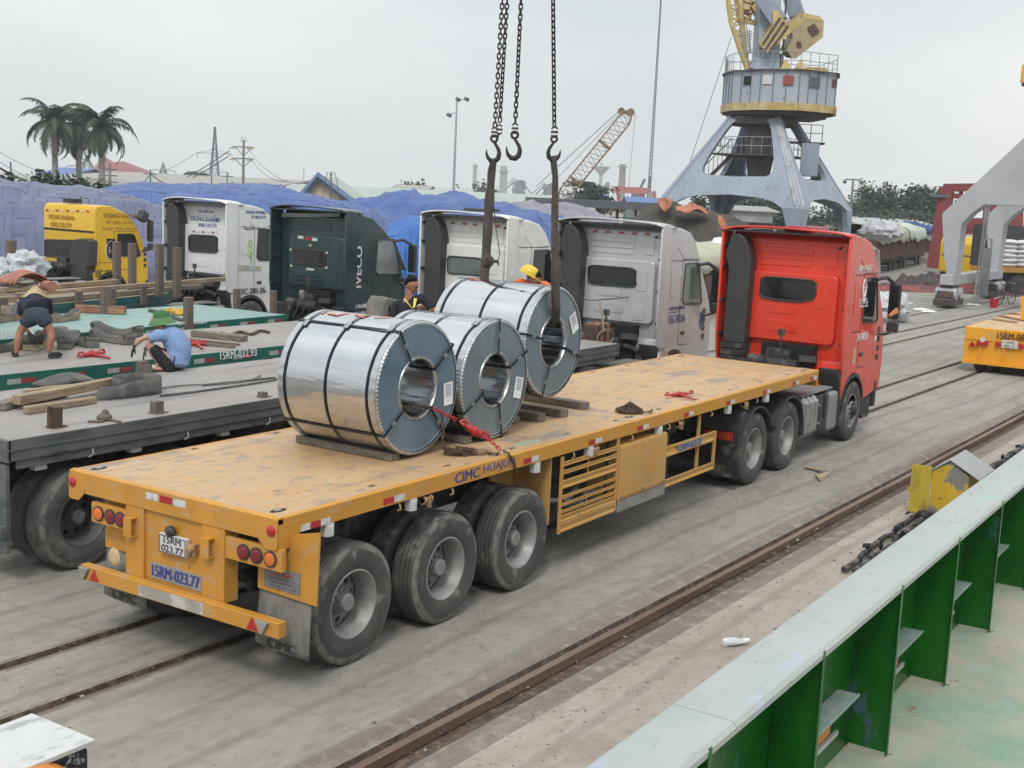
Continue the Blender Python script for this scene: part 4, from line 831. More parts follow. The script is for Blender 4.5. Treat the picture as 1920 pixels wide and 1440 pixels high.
# white with lettering
KX = 15.2; KY = 16.2
T5, body = tractor('tractor_truck', 'white tractor truck with TRỌNG KHÁNH and 15C-281.35 on its rear wall', KX, KY, m_white2, H=3.62, W=2.3)
win_px(T5, body, KX+.238, rr4(354, 440, 408, 471, 3, .15), m_glass)
X_ = KX+.24
tpx('15C-281.35', 'rear', 371, 390, 400, 399, KX+.335, m_lblue, T5, bold=.0); tpx('TRỌNG KHÁNH', 'rear', 357, 405, 412, 417, KX+.335, m_lblue, T5, bold=.01); tpx('0983.129.779', 'rear', 372, 419, 406, 426, KX+.25, m_lblue, T5, bold=.01)
strips_px(T5, body, X_, [363, 372, 381, 390, 399, 406], 434, 436, .09, .035, 'rw')
tpx('TRỌNG KHÁNH', 'side', 461, 394, 498, 402, KY+.034, m_lblue, T5, bold=.01); tpx('ĐT: 0983.129.779', 'side', 472, 404, 498, 410, KY+.034, m_lblue, T5); tpx('Nguyễn Khánh', 'side', 457, 424, 498, 432, KY+.034, m_lblack, T5, shear=.3); tpx('15C-281.35', 'side', 449, 540, 497, 551, KY+.034, m_lblack, T5, bold=.01)
b = MB(); P = [at(*q_, Y=KY+.04) for q_ in ((444,496),(490,500),(490,507),(444,507))]; b.prism([(p.x,p.z) for p in P], 'y', KY+.036, KY+.044); part('side_stripe', b, mat('sky and sand decal', (.35,.45,.50), .5, var=.5, vs=3, dirt=((.5,.42,.22), .5, 2)), body, world=True)
b = MB(); P = [at(px, py, Y=KY+.04) for px, py in ((468,447),(474,452),(476,468),(472,480),(475,494),(470,494),(469,482),(464,478),(463,462),(466,452))]; b.prism([(p.x,p.z) for p in P], 'y', KY+.036, KY+.042); part('side_decal', b, mat('pale green leaf decal', (.40,.55,.25), .5, var=.5, vs=9, dirt=((.65,.68,.60), .4, 6)), body, world=True)
# yellow low cab
YX = 16.88; YY = 23.6
T6, body = tractor('tractor_truck', 'yellow tractor truck with TRỌNG KHÁNH lettering at the left end of the row', YX, YY, m_yelp, kind='low', H=3.78, W=2.45)
win_px(T6, body, YX+.29, rr4(84, 449, 147, 481, 2, .1), m_glass)
m_olive = mat('faded brown lettering', (.36,.20,.03), .6)
tpx('TRỌNG KHÁNH', 'rear', 90, 401, 139, 414, YX+.315, m_olive, T6, bold=.01); tpx('0983.129.779', 'rear', 95, 417, 133, 426, YX+.315, m_olive, T6, bold=.01)
strips_px(T6, body, YX+.315, [88+9.5*i for i in range(9)], 394, 396, .12, .05, 'rw')
tpx('TRỌNG KHÁNH', 'side', 194, 398, 259, 411, YY+.034, m_olive, T6, bold=.01); tpx('ĐT: 0983.129.779', 'side', 200, 414, 249, 420, YY+.034, m_olive, T6); tpx('Chuyên: Thép, Hàng rời', 'side', 192, 425, 258, 432, YY+.034, m_olive, T6, shear=.3)
tpx('15C-359.01', 'side', 180, 506, 219, 519, YY+.034, m_lblack, T6, bold=.01)
b = MB(); P = [at(*q_, Y=YY+.04) for q_ in ((200,447),(216,448),(216,490),(205,486),(200,478))]; b.prism([(p.x,p.z) for p in P], 'y', YY+.03, YY+.043); part('side_window', b, m_glass, body, world=True, bevel=.01)
b = MB(); p = at(208, 469, Y=YY+.03); b.tube([(p.x+.17*math.cos(t),YY+.038,p.z+.27*math.sin(t)) for t in [k*.35 for k in range(18)]], .014, 4, closed=True); b.tube([(p.x-.06,YY+.038,p.z+.1),(p.x-.06,YY+.038,p.z-.1),(p.x-.02,YY+.038,p.z+.02),(p.x+.06,YY+.038,p.z-.08)], .016, 4); part('round_emblem', b, m_lwhite, body, world=True)
b = MB(); P = [at(*q_, X=YX+.05) for q_ in ((134,462),(140,449),(160,447),(171,452),(169,500),(163,503),(162,525),(136,525),(133,500))]; b.prism([(p.y,p.z) for p in P], 'x', YX+.0, YX+.3); part('air_intake', b, m_blkpl, T6, world=True, bevel=.03, seg=3)
b = MB(); b.box(YX+.5,YX+.8,YY+1.2,YY+1.7,3.2,3.33); b.tube([(YX+.6,YY+1.1,3.2),(YX+.6,YY+1.0,3.4),(YX+.7,YY+.8,3.35),(YX+.7,YY+.75,3.2)],.015,5); part('roof_horn', b, m_black, T6, world=True, bevel=.01)
b = MB(); b.rbox((YX+1.9,YY-.2,2.9),(.3,.25,.35),(0,.4,0)); part('wide_mirror', b, m_blkpl, T6, world=True, bevel=.08, seg=3)
# ================================================================ parked flatbed trailers
m_gdeck = deckmat('worn grey steel deck', (.27,.255,.245), [((.36,.34,.32), .5, .9, (.5,1,1), .2, .8), ((.30,.23,.20), .35, 1.7, (.4,1,1), .15, .6), ((.16,.155,.155), .25, 2.2, (.3,1.4,1), .08, .7), ((.42,.41,.39), .2, 8, (.3,1,1), .05, .5)], tread=False, rough=.65)
m_gside = mat('dull grey green side paint', (.085,.10,.10), .6, var=.15, vs=2, dirt=[((.20,.19,.18), .4, 3, (.4,1,1), .15, .7), ((.05,.05,.06), .3, 5, (.5,1,2))])
m_tealdeck = deckmat('worn teal deck paint', (.19,.31,.285), [((.29,.40,.375), .5, 1.0, (.5,1,1), .2, .8), ((.25,.29,.27), .25, 2, (.3,1,1), .06, .6)], tread=False, rough=.55)
m_greens = mat('green trailer side paint', (.012,.125,.095), .5, var=.12, vs=2, dirt=[((.10,.16,.14), .25, 3, (.4,1,1), .1, .6)])
m_dgreens = mat('dusty dark green side paint', (.025,.11,.11), .55, var=.15, vs=2, dirt=[((.14,.17,.16), .35, 3, (.4,1,1), .1, .7)])
m_wooddk = mat('weathered grey timber', (.20,.17,.135), .85, var=.2, vs=2, stretch=(1,12,12), bump=.3, bs=20, dirt=[((.11,.095,.08), .45, 3, (.6,9,9), .1), ((.30,.27,.23), .3, 5, (1,6,6))])
m_woody = mat('weathered grey timber across', (.20,.17,.135), .85, var=.2, vs=2, stretch=(12,1,12), bump=.3, bs=20, dirt=[((.11,.095,.08), .45, 3, (9,.6,9), .1), ((.30,.27,.23), .3, 5, (6,1,6))])
m_woodlt = mat('tan rough timber', (.36,.27,.18), .85, var=.25, vs=2, stretch=(1,10,10), bump=.3, bs=20, dirt=[((.17,.12,.08), .4, 3, (.6,9,9), .1)])
m_woodrd = mat('reddish hardwood', (.28,.13,.075), .75, var=.3, vs=3, stretch=(1,8,8), dirt=((.40,.28,.17), .35, 2, (1,6,6)))
m_rust = mat('rusty iron', (.105,.062,.042), .85, var=.35, vs=12, bump=.3, bs=60, dirt=((.045,.035,.03), .4, 15))
m_stake = mat('rusty grey stake', (.14,.12,.105), .8, var=.25, vs=6, dirt=((.20,.11,.07), .35, 6))
def flat(label, x0, x1, y0, rz, mdeck, mside, refl=True, wheels=True, mrim=None, grp='flatbed trailers parked in the row'):
    Ln = x1-x0; T = thing('parked_trailer', label, 'trailer', (x0, y0, 0), rz, grp); H_ = 1.48; W_ = 2.5
    b = MB(); b.box(.03, Ln-.03, .03, W_-.03, H_-.02, H_); part('deck', b, mdeck, T)
    for y_ in (0, W_-.03):
        b = MB(); b.box(0, Ln, y_, y_+.03, H_-.21, H_+.002); part('side_rail', b, mside, T, bevel=.005)
    if not refl:
        b = MB(); b.box(.1, Ln-.1, .02, .035, H_-.30, H_-.19); b.beam((0,-.004,H_-.10),(Ln,-.004,H_-.10),.012,.012); part('lower_flange', b, mside, T)
    b = MB(); b.box(-.02, .03, .0, W_, H_-.22, H_+.001); part('rear_beam', b, mside, T, bevel=.005)
    b = MB(); b.box(Ln-.02, Ln+.03, .0, W_, H_-.25, H_+.001); part('front_beam', b, mside, T, bevel=.02)
    for y_ in (.78, W_-.78): b = MB(); b.prism([(.25,.86),(8.6,.86),(9.3,1.12),(Ln-.1,1.12),(Ln-.1,1.27),(.25,1.27)], 'y', y_-.09, y_+.09); part('main_beam', b, m_black, T)
    for i in range(10): b = MB(); b.box(.5+i*1.2, .58+i*1.2, .06, W_-.06, 1.28, 1.42); part('cross_member', b, m_black, T)
    if refl:
        for i in range(16):
            xx = .25+i*.78
            for j, c in enumerate(('w','r')): b = MB(); b.box(xx+j*.21, xx+j*.21+.20, -.003, -.0005, H_-.135, H_-.065); part('reflective_strip', b, mat('grimy white reflector', (.40,.40,.38), .5, var=.2, vs=15) if c == 'w' else mat('grimy red reflector', (.28,.05,.05), .5, var=.2, vs=15), T)
    if wheels:
        for i, x in enumerate((.88,2.2,3.5)):
            b = MB(); b.cyl((x,.25,.535),(x,2.25,.535),.075); part('axle', b, m_black, T)
            wheel(T, x, 0.0, rot=i*.7, mt=m_tyre2, mr=m_rimdk if i else m_rimdk); wheel(T, x, W_, side=1, rot=i, mt=m_tyre2, mr=m_rimdk)
    for x in (.4,1.6,2.9,4.6,6.6):
        b = MB(); b.box(x-.07, x+.07, .04, .14, 1.12, 1.26); part('side_lamp', b, mat('grimy white lamp', (.45,.45,.43), .5), T, bevel=.01)
    for x in (1.0, 2.3, 3.6):
        b = MB(); b.tube([(x,.02,1.27),(x,.0,1.2),(x-.04,.03,1.17)], .012, 5); part('rope_hook', b, m_rimst, T, smooth=True)
    b = MB(); b.prism([(-.02,.35),(-.02,1.24),(.02,1.24),(.02,.35)], 'y', .02, .6); part('mudguard_plate', b, mside, T)
    b = MB(); b.box(-.1,-.02,.0,W_,.52,.64); part('bumper', b, mside, T, bevel=.01)
    return T
G1 = flat('grey flatbed trailer with worn steel deck, nearest beside the yellow one', .35, 12.9, 3.87, 0, m_gdeck, m_gside, refl=False)
G2 = flat('grey decked trailer with green sides marked 15RM-032.93', 1.0, 13.6, 7.42, -.02, m_gdeck, m_greens)
G3 = flat('teal decked flatbed trailer with CIMC TONGGUAN on its green side', -1.1, 11.4, 10.18, .032, m_tealdeck, m_greens)
G4 = flat('dark green trailer farthest back, stacked with timber and upright stakes', .6, 12.9, 12.7, .213, m_woodlt, m_dgreens, refl=False)
def ledge(T, s, x0, y0, x1, y1, Yp, m, **k): tpx(s, 'side', x0, y0, x1, y1, Yp, m, T, **k)
p = at(447, 664, Z=1.37); ledge(G2, '15RM-032.93', 413, 656.5, 481, 671, 7.42+(-.02)*(p.x-1)-.008, m_lwhite, bold=.01)
ledge(G3, 'CIMC TONGGUAN', 334, 602, 387, 608.5, 10.48, m_lwhite, bold=.01); ledge(G3, '15RM-091.50', 0, 619, 75, 633, 10.33, m_lwhite, bold=.01)
b = MB(); 
def slab(px, py, qx, qy, w_, h_, z, m, name, label, cat, lift=0, group=None, **k):
    """a straight timber lying between two points of a deck"""
    a, c = at(px, py, Z=z), at(qx, qy, Z=z); b = MB(); L_ = (c-a).length; ang = math.atan2(c.y-a.y, c.x-a.x)
    q = random.Random(int(px*7+py)); 
    xs = [-L_/2, -L_/6, L_/6, L_/2]; 
    for s_, e_ in ((-L_/2, L_/2),):
        j = [q.uniform(-.012,.012) for _ in range(8)]
        b.hexa([(s_+j[0],-w_/2,0),(e_+j[1],-w_/2+j[2],0),(e_+j[3],w_/2,0),(s_+j[4],w_/2+j[5],0),(s_+j[0],-w_/2,h_),(e_+j[1],-w_/2+j[2],h_+j[6]),(e_+j[3],w_/2,h_),(s_+j[4],w_/2+j[5],h_+j[7])])
    o = part(name, b, m, None, bevel=.008, **k); o.location = (a+c)/2+Vector((0,0,lift+.001)); o.rotation_euler.z = ang
    return tag(o, label, cat, group)
def mb_thing(name, label, cat, b, m, group=None, **k): return solo(name, label, cat, b, m, group, **k)
ZD_ = 1.485
# -- on the grey trailer
m_belt = mat('grey conveyor rubber', (.085,.085,.083), .8, var=.2, vs=5, bump=.1, bs=30, dirt=((.16,.155,.145), .4, 4))
b = MB(); a = at(95, 733, Z=ZD_); c = at(190, 722, Z=ZD_)
b.grid(lambda u, v: tuple(a.lerp(c, u)+Vector((.05*v, .42*v, .13*math.sin(math.pi*u)**.7*(.45+.55*math.sin(math.pi*v))+.02))), 14, 6)
solo('tyre_tread', 'curved strip of old tyre tread on the grey trailer deck', 'tyre strip', b, m_belt, smooth=True, solid=.03)
b = MB(); c = at(262, 738, Z=ZD_); pts = []
for k in range(26): t = .2-k*.27; pts.append((c.x+.28*math.cos(t)*(1-.004*k), c.y+.24*math.sin(t)))
pts = [(c.x-.62, c.y-.05),(c.x-.45, c.y-.14),(c.x-.25,c.y-.21)]+[(c.x+.30*math.cos(t), c.y+.05+.26*math.sin(t)) for t in [R(250+i*15) for i in range(22)]]
b.grid(lambda u, v: (pts[min(int(u*(len(pts)-1)+.5),len(pts)-1)][0]+(-.12*(1-v) if u < .08 else 0), pts[min(int(u*(len(pts)-1)+.5),len(pts)-1)][1], ZD_+.005+.20*v*(1 if u > .06 else .75)), len(pts)-1, 3)
solo('belt_coil', 'coiled strip of grey rubber belting standing on the grey trailer', 'rubber belt', b, m_belt, smooth=True, solid=.012)
slab(30, 768, 212, 731, .11, .10, ZD_, m_woodlt, 'timber', 'long tan timber rising to the rubber belt, on top of the near pile', 'timber', .05, 'timbers on the grey trailer')
slab(48, 776, 178, 755, .10, .07, ZD_, m_woodlt, 'timber', 'pale splintered timber in front of the long tan one', 'timber', 0, 'timbers on the grey trailer')
slab(0, 770, 60, 752, .13, .09, ZD_, m_wooddk, 'timber', 'dark timber end at the left border beside the tan pile', 'timber', 0, 'timbers on the grey trailer')
slab(45, 748, 132, 736, .06, .04, ZD_, m_woodlt, 'timber', 'thin curved lath behind the tan timber', 'timber', .06, 'timbers on the grey trailer')
slab(30, 762, 120, 744, .09, .05, ZD_, m_wooddk, 'timber', 'flat grey plank under the tan timber', 'timber', 0, 'timbers on the grey trailer')
for i, (px, py, w_, h_, lb) in enumerate(((110,802,.12,.21,'tall splintered wooden stake stub at the near edge of the grey trailer'), (301,775,.12,.13,'short square stake stub midway on the grey trailer edge'), (499,745,.10,.06,'low stake stub beside the first coil'), (273,700,.14,.16,'pair of short wooden stubs by the squatting worker'))):
    p = at(px, py, Z=ZD_); b = MB(); b.rbox(p+Vector((0,.06,h_/2)), (w_,w_*.8,h_), (0,.02,.05)); b.rbox(p+Vector((.02,.06,.004)), (w_*1.5,w_*1.2,.006), (0,0,0))
    if i == 0: b.rbox(p+Vector((-.075,.03,h_/2+.02)), (.03,.03,h_), (0,-.1,0))
    if i == 3: b.rbox(p+Vector((-.02,-.05,.06)), (.10,.09,.12), (0,0,.1))
    solo('stake_stub', lb, 'stake', b, m_rust if i == 0 else m_stake, 'stake stubs on the grey trailer', bevel=.006)
def rope_px(pp, z, r_, name, label, cat, m, group=None, seg=6):
    P = [at(q_[0], q_[1], Z=z+(q_[2] if len(q_) > 2 else 0)) for q_ in pp]; b = MB()
    S_ = []
    for i in range(len(P)-1):
        for k in range(4):
            t = k/4; p0, p1, p2, p3 = P[max(i-1,0)], P[i], P[i+1], P[min(i+2,len(P)-1)]
            S_.append(.5*((2*p1)+(p2-p0)*t+(2*p0-5*p1+4*p2-p3)*t*t+(3*p1-p0-3*p2+p3)*t**3))
    S_.append(P[-1]); b.tube(S_, r_, seg); return solo(name, label, cat, b, m, group, smooth=True)
rope_px([(300,742),(360,735),(440,724),(510,713),(516,709),(505,709),(440,716),(380,722)], ZD_+.012, .014, 'lashing_strap', 'dark looped lashing strap stretched along the grey trailer deck', 'strap', m_belt)
rope_px([(302,728),(350,722),(420,720),(470,712),(489,704)], ZD_+.012, .009, 'lashing_strap', 'thinner dark strap behind the looped one on the grey deck', 'strap', m_belt)
rope_px([(165,790),(190,790),(200,786),(226,791)], ZD_+.01, .014, 'tie_rod', 'thin iron rod with ring on the grey deck edge', 'rod', m_stake)
b = MB(); p = at(198, 788, Z=ZD_); b.ell(p+Vector((0,.02,.03)), (.09,.07,.05)); b.ell(p+Vector((.01,.02,.07)), (.04,.04,.05)); solo('deck_ring', 'small round iron fitting on the grey deck edge', 'deck fitting', b, m_stake, smooth=True)
for (px, py) in ((72,726),(412,680),(500,672)):
    p = at(px, py, Z=ZD_); b = MB(); b.box(p.x-.09,p.x+.09,p.y-.05,p.y+.05,ZD_-.001,ZD_+.003); part('stake_pocket', b, m_dkgap, G1, world=True)
# -- cradles: wooden or steel saddles that hold coils
def cradle(px, py, qx, qy, z, label, m, w_=.2, h_=.17, grp=None, ends=True):
    a, c = at(px, py, Z=z), at(qx, qy, Z=z); L_ = (c-a).length; ang = math.atan2(c.y-a.y, c.x-a.x)
    T = thing('coil_cradle', label, 'cradle', tuple((a+c)/2+Vector((0,0,.001))), ang, grp)
    n_ = 12; P = [(-L_/2, 0), (L_/2, 0)]
    top = [(L_/2-L_*i/n_, h_*(.38+.62*abs(1-2*i/n_)**1.6)) for i in range(n_+1)]
    b = MB(); b.prism(P+top, 'y', -w_/2, w_/2); part('saddle', b, m, T, bevel=.01)
    if ends:
        for s_ in (-1, 1):
            b = MB(); b.cyl((s_*L_/2*.93,-w_/2,h_*.72),(s_*L_/2*.93,w_/2,h_*.72),h_*.30); part('rolled_end', b, m_belt, T, smooth=True)
    b = MB(); b.grid(lambda u, v: (-L_/2+L_*u, -w_*.4+w_*.8*v, h_*(.38+.62*abs(1-2*u)**1.6)+.008), 12, 1); part('rubber_liner', b, m_belt, T, smooth=True, solid=.01)
    return T
CG = 'coil cradles lying on the decks'
m_crad = mat('grey green cradle steel', (.13,.13,.115), .7, var=.2, vs=5, dirt=((.22,.2,.17), .4, 6)); m_crad2 = mat('tan cradle wood', (.36,.29,.20), .8, var=.2, vs=5, dirt=((.2,.16,.12), .4, 6))
ZG = 1.485
cradle(178, 637, 245, 646, ZG, 'grey coil cradle in front, left of the squatting worker', m_crad, grp=CG)
cradle(178, 622, 262, 631, ZG, 'grey coil cradle behind the front one near the squatting worker', m_crad, grp=CG, w_=.2)
cradle(112, 633, 175, 652, ZG, 'grey cradle crossing right of the bending worker', m_crad, grp=CG)
cradle(120, 655, 138, 640, ZG, 'short pale cradle end on by the bending worker feet', m_crad, grp=CG, w_=.2)
cradle(-20, 662, 48, 652, ZG, 'grey cradle at the left border by the bending worker left leg', m_crad, grp=CG)
cradle(58, 658, 84, 648, ZG, 'pale cradle between the legs of the bending worker', m_crad2, grp=CG, w_=.24, h_=.22)
cradle(-15, 606, 40, 597, ZG, 'tan wooden cradle on the teal deck left of the bending worker', m_crad2, grp=CG, ends=False)
cradle(100, 604, 142, 598, ZG, 'tan wooden cradle on the teal deck right of the bending worker', m_crad2, grp=CG, ends=False)
cradle(12, 590, 38, 584, ZG, 'small tan cradle farther back on the teal deck', m_crad2, grp=CG, ends=False)
slab(142, 585, 235, 589, .18, .14, ZG, m_woodrd, 'timber', 'thick reddish hardwood timber on the teal deck', 'timber')
slab(362, 630, 460, 640, .16, .10, ZG, m_wooddk, 'timber', 'brown timber on the deck of the trailer marked 15RM-032.93', 'timber')
slab(345, 645, 440, 652, .05, .04, ZG, m_wooddk, 'timber', 'thin lath near the red binder on the 15RM-032.93 trailer', 'timber')
slab(347, 637, 450, 648, .05, .03, ZG, m_stake, 'iron_bar', 'thin grey bar beside the brown timber', 'bar')
# binders
m_binder = mat('scuffed red binder paint', (.42,.02,.025), .4, var=.15, vs=15, dirt=((.15,.06,.05), .25, 25))
def binder(a, c, lever, label, r_=.022, grp='red load binders'):
    """ratchet load binder: barrel between two eye bolts, lever, hooks and a few chain links at the ends"""
    a, c, lever = Vector(a), Vector(c), Vector(lever); T = thing('load_binder', label, 'load binder', tuple(a.lerp(c,.5)), 0, grp); d = (c-a).normalized()
    b = MB(); b.tube([a+(c-a)*t for t in (.25,.28,.5,.72,.75)], [r_*.7,r_,r_*1.35,r_,r_*.7], 10); part('barrel', b, m_binder, T, world=True, smooth=True)
    b = MB(); m_ = a.lerp(c,.5); b.tube([m_, m_.lerp(lever,.4), lever], [r_*1.0,r_*.6,r_*.45], 8); b.ell(m_, (r_*1.6,r_*1.6,r_*1.8)); part('lever', b, m_binder, T, world=True, smooth=True)
    for e, s_ in ((a,1),(c,-1)):
        b = MB(); x_ = e+d*s_*(c-a).length*.12; b.tube([x_+d*s_*(c-a).length*.13, x_], r_*.5, 6); sd_ = d.cross(Vector((0,0,1))).normalized(); u_ = sd_.cross(d)
        b.tube([x_+sd_*(r_*1.2*math.cos(t))-d*s_*(r_*1.6*math.sin(t)-r_) for t in [k*.5 for k in range(9)]], r_*.42, 6); b.tube([e+d*s_*r_, e+d*s_*r_*2+u_*r_*1.4, e+d*s_*r_*4+u_*r_*1.2], r_*.45, 6); part('end_hook', b, m_binder, T, world=True, smooth=True)
    return T
def Zp(px, py, z=ZD_, dz=.03): return at(px, py, Z=z)+Vector((0,0,dz))
binder(Zp(142,672,ZG), Zp(200,664,ZG), Zp(206,674,ZG,.02), 'dark red load binder between the two workers on the 15RM-032.93 deck', .035)
binder(Zp(345,648,ZG), Zp(392,648,ZG), Zp(380,656,ZG,.02), 'red load binder right of the squatting worker', .035)
binder(Zp(1244,746), Zp(1302,741), Zp(1303,752,dz=.02), 'bright red load binder lying alone on the front of the yellow deck', .025)
# yellow straps, stakes
rope_px([(312,582),(322,580),(345,584),(318,586),(340,580),(330,588),(346,588)], ZG+.03, .035, 'strap_bundle', 'bundle of yellow straps on the teal deck', 'strap', mat('yellow strap webbing', (.60,.38,.06), .7, var=.3, vs=12))
rope_px([(280,581),(292,584),(318,590),(335,598),(350,600)], ZG+.03, .035, 'strap_bundle', 'dark strap bundle behind the green helmet on the teal deck', 'strap', m_belt)
rope_px([(415,624),(432,628),(450,622),(470,627),(488,620),(504,623)], ZG+.02, .028, 'rusty_chain', 'loose rusty chain on the deck near the first coil', 'chain', m_rust)
def stake(px, pyb, pyt, z, label, w_=.12, gus=0, m=None, Yd=None):
    p = at(px, pyb, Z=z); t = at(px, pyt, X=p.x); b = MB(); b.box(p.x-w_/2, p.x+w_/2, p.y-w_*.35, p.y+w_*.35, z-.15, t.z)
    if gus: b.prism([(p.x-w_*.3,z),(p.x+w_*2.2,z),(p.x+w_*1.2,z+.12),(p.x+w_*.4,z+.5)], 'y', p.y-.03, p.y+.03)
    solo('stake', label, 'stake', b, m or m_stake, 'upright stakes on the trailers', bevel=.012)
stake(353, 606, 557, ZG, 'tall stake at the teal deck edge above the green helmet', .16)
stake(198, 588, 537, ZG, 'stake with gusset behind the reddish timber', .17, 1)
stake(512, 578, 545, ZG, 'rusty stake in front of the dark green tractor', .13)
stake(444, 574, 541, ZG, 'rusty stake under the number 15C-281.35', .14)
for i, (px, a_, c_) in enumerate(((219,525,453),(248,532,456),(299,543,457),(332,545,464))):
    stake(px, a_, c_, 1.62, ['leftmost tall stake in front of the yellow cab', 'second tall stake from the left in front of the yellow cab door', 'tall stake between the yellow cab and the white tractor', 'tall stake in front of the white tractor air intake'][i], .17)
stake(22, 520, 450, 1.62, 'broad rusty stake at the left border before the purple tarp', .2)
ORD = 'first second third fourth fifth sixth seventh eighth ninth tenth eleventh twelfth thirteenth fourteenth'.split()
q = random.Random(5)
for i in range(14):
    u0 = .3+q.random()*1.5 if i % 2 else q.random()*4+3; ln = q.uniform(3.5, 6.5); vy = .12+i*.165; zz = 1.49+(i % 3)*.05
    b = MB(); b.box(0, ln, 0, .14, 0, .10+.03*(i % 2)); o = part('timber', b, m_woodlt if i % 3 else m_wooddk, None, bevel=.01)
    cs, sn = math.cos(.213), math.sin(.213); X_, Y_ = u0+q.uniform(0,3.4), vy
    o.location = (.6+X_*cs-Y_*sn, 12.7+X_*sn+Y_*cs, zz); o.rotation_euler.z = .213+q.uniform(-.02,.02)
    tag(o, ('tan' if i % 3 else 'grey')+' timber in the '+ORD[i]+' row counted from the near side of the far trailer', 'timber', 'timbers stacked on the far trailer')
for i in range(6):
    cs, sn = math.cos(.213), math.sin(.213); X_, Y_ = 6.0+i*1.05, -.02
    b = MB(); b.box(-.1,.1,-.03,.03,-.2,.22); o = part('stake', b, m_stake, None, bevel=.01); o.location = (.6+X_*cs-Y_*sn, 12.7+X_*sn+Y_*cs-.035, 1.48); o.rotation_euler.z = .213
    tag(o, 'short stake, '+ORD[i]+' from the left along the side of the timber trailer', 'stake', 'short stakes along the timber trailer')
def blob(name, label, cat, c, r_, m, seed=1, amp=.3, n=20, fr=2.2, fold=0):
    b = MB()
    b.ell(c, r_, n, n//2+2, fn=lambda p: 1+amp*noise.noise(p*fr+Vector((seed*3.1,0,0)))+amp*.5*noise.noise(p*fr*2.7+Vector((0,seed*5.3,0)))+fold*abs(noise.noise(p*fr*4+Vector((seed,seed,0)))))
    return solo(name, label, cat, b, m, smooth=True)
m_sack = mat('crumpled white sacking', (.50,.51,.54), .7, var=.2, vs=6, bump=.6, bs=8, dirt=((.25,.26,.28), .3, 5))
m_tarpr = mat('faded red brown tarpaulin', (.34,.14,.10), .75, var=.15, vs=4, bump=.4, bs=6, dirt=((.45,.28,.2), .3, 4))
m_tarpg = mat('dirty grey beige tarpaulin', (.30,.27,.23), .8, var=.25, vs=5, bump=.6, bs=7, dirt=((.13,.12,.11), .35, 5))
for i, (px, py, r_, lb, mm) in enumerate(((48,500,(.3,.3,.24),'crumpled white sacks heaped left of the yellow truck',m_sack), (10,508,(.34,.3,.2),'heap of white sacks at the left border',m_sack), (30,527,(.3,.25,.09),'dirty grey tarpaulin bundle on the timber trailer',m_tarpg))):
    p = at(px, py, D=19+2*(i < 2)); blob('sack_heap' if i < 2 else 'tarpaulin_bundle', lb, 'sacks' if i < 2 else 'tarpaulin', p-Vector((0,0,.0)), r_, mm, i+2, .35, 28, 2.4, .35)
b = MB(); p = at(62, 534, D=18); q_ = at(88, 537, D=18)
for k in range(3): b.grid(lambda u, v: tuple(p+Vector((.38*(u-.5)*1.6, .1*k, (.19-.04*k)*math.sin(math.pi*u)**.6*(1-.3*u)+.02*math.sin(9*v)))+Vector((.2*v,.5*v,0))), 16, 5)
b.tube([q_+Vector((.05,.1,0)), q_+Vector((-.1,-.25,.02))], .07, 12)
solo('rolled_tarpaulin', 'folded red brown tarpaulin roll behind the conical hat', 'tarpaulin', b, m_tarpr, smooth=True, solid=.02)
# front end bits near the silver tractor
T = thing('block_bundle', 'bundle of brown wooden blocks tied with rope at the front of the grey trailer', 'wood blocks', tuple(at(1120, 648, Y=4.6)), 0)
p = at(1120, 640, Y=4.6)
for k in range(4):
    b = MB(); b.rbox(p+Vector((-.22+.15*k, .02*k, .12)), (.13,.3,.42+.03*(k%2)), (0,.04*(k-1),0)); part('block', b, m_woodrd if k % 2 else m_rust, T, world=True, bevel=.012)
b = MB(); b.tube([p+Vector((.32*math.cos(t), -.17, .1+.14*math.sin(t))) for t in [k*.5 for k in range(13)]], .012, 5); b.tube([p+Vector((-.1,-.18,.2)), p+Vector((-.05,-.1,.5)), p+Vector((0,0,.75))], .02, 5); part('binding_rope', b, mat('dirty rope', (.30,.26,.22), .9), T, world=True, smooth=True)
b = MB(); A_ = at(1052, 528, Y=4.0); B_ = p+Vector((0,0,.78)); C_ = at(1236, 543, Y=4.4)
b.tube([A_.lerp(B_, t)-Vector((0,0,.12*math.sin(math.pi*t))) for t in [k/8 for k in range(9)]], .011, 5); b.tube([B_.lerp(C_, t)-Vector((0,0,.04*math.sin(math.pi*t))) for t in [k/8 for k in range(9)]], .011, 5); solo('tag_line', 'thin dark rope strung from the coil to the silver tractor', 'rope', b, m_belt)
T = thing('cradle_stack', 'stack of dark grey green cradles left of the man in the black polo', 'cradle', tuple(at(718, 598, Y=7.2)), 0)
for k in range(5):
    p = at(724+8*k, 577+2*k, Y=7.2); b = MB(); b.prism([(p.x-.1,p.z-.4),(p.x+.12,p.z-.4),(p.x+.16,p.z+.1),(p.x+.05,p.z+.2),(p.x-.08,p.z+.05)], 'y', p.y, p.y+.4); part('saddle', b, m_crad, T, world=True, bevel=.03)
b = MB(); p = at(1180, 668, Y=4.6); b.lathe([(.0,-.2),(.5,-.2),(.56,-.1),(.56,.1),(.5,.2),(0,.2)], (p.x-.2,p.y+.6,1.25), 'z', 28); part('gooseneck_nose', b, m_gside, G1, world=True, smooth=True)
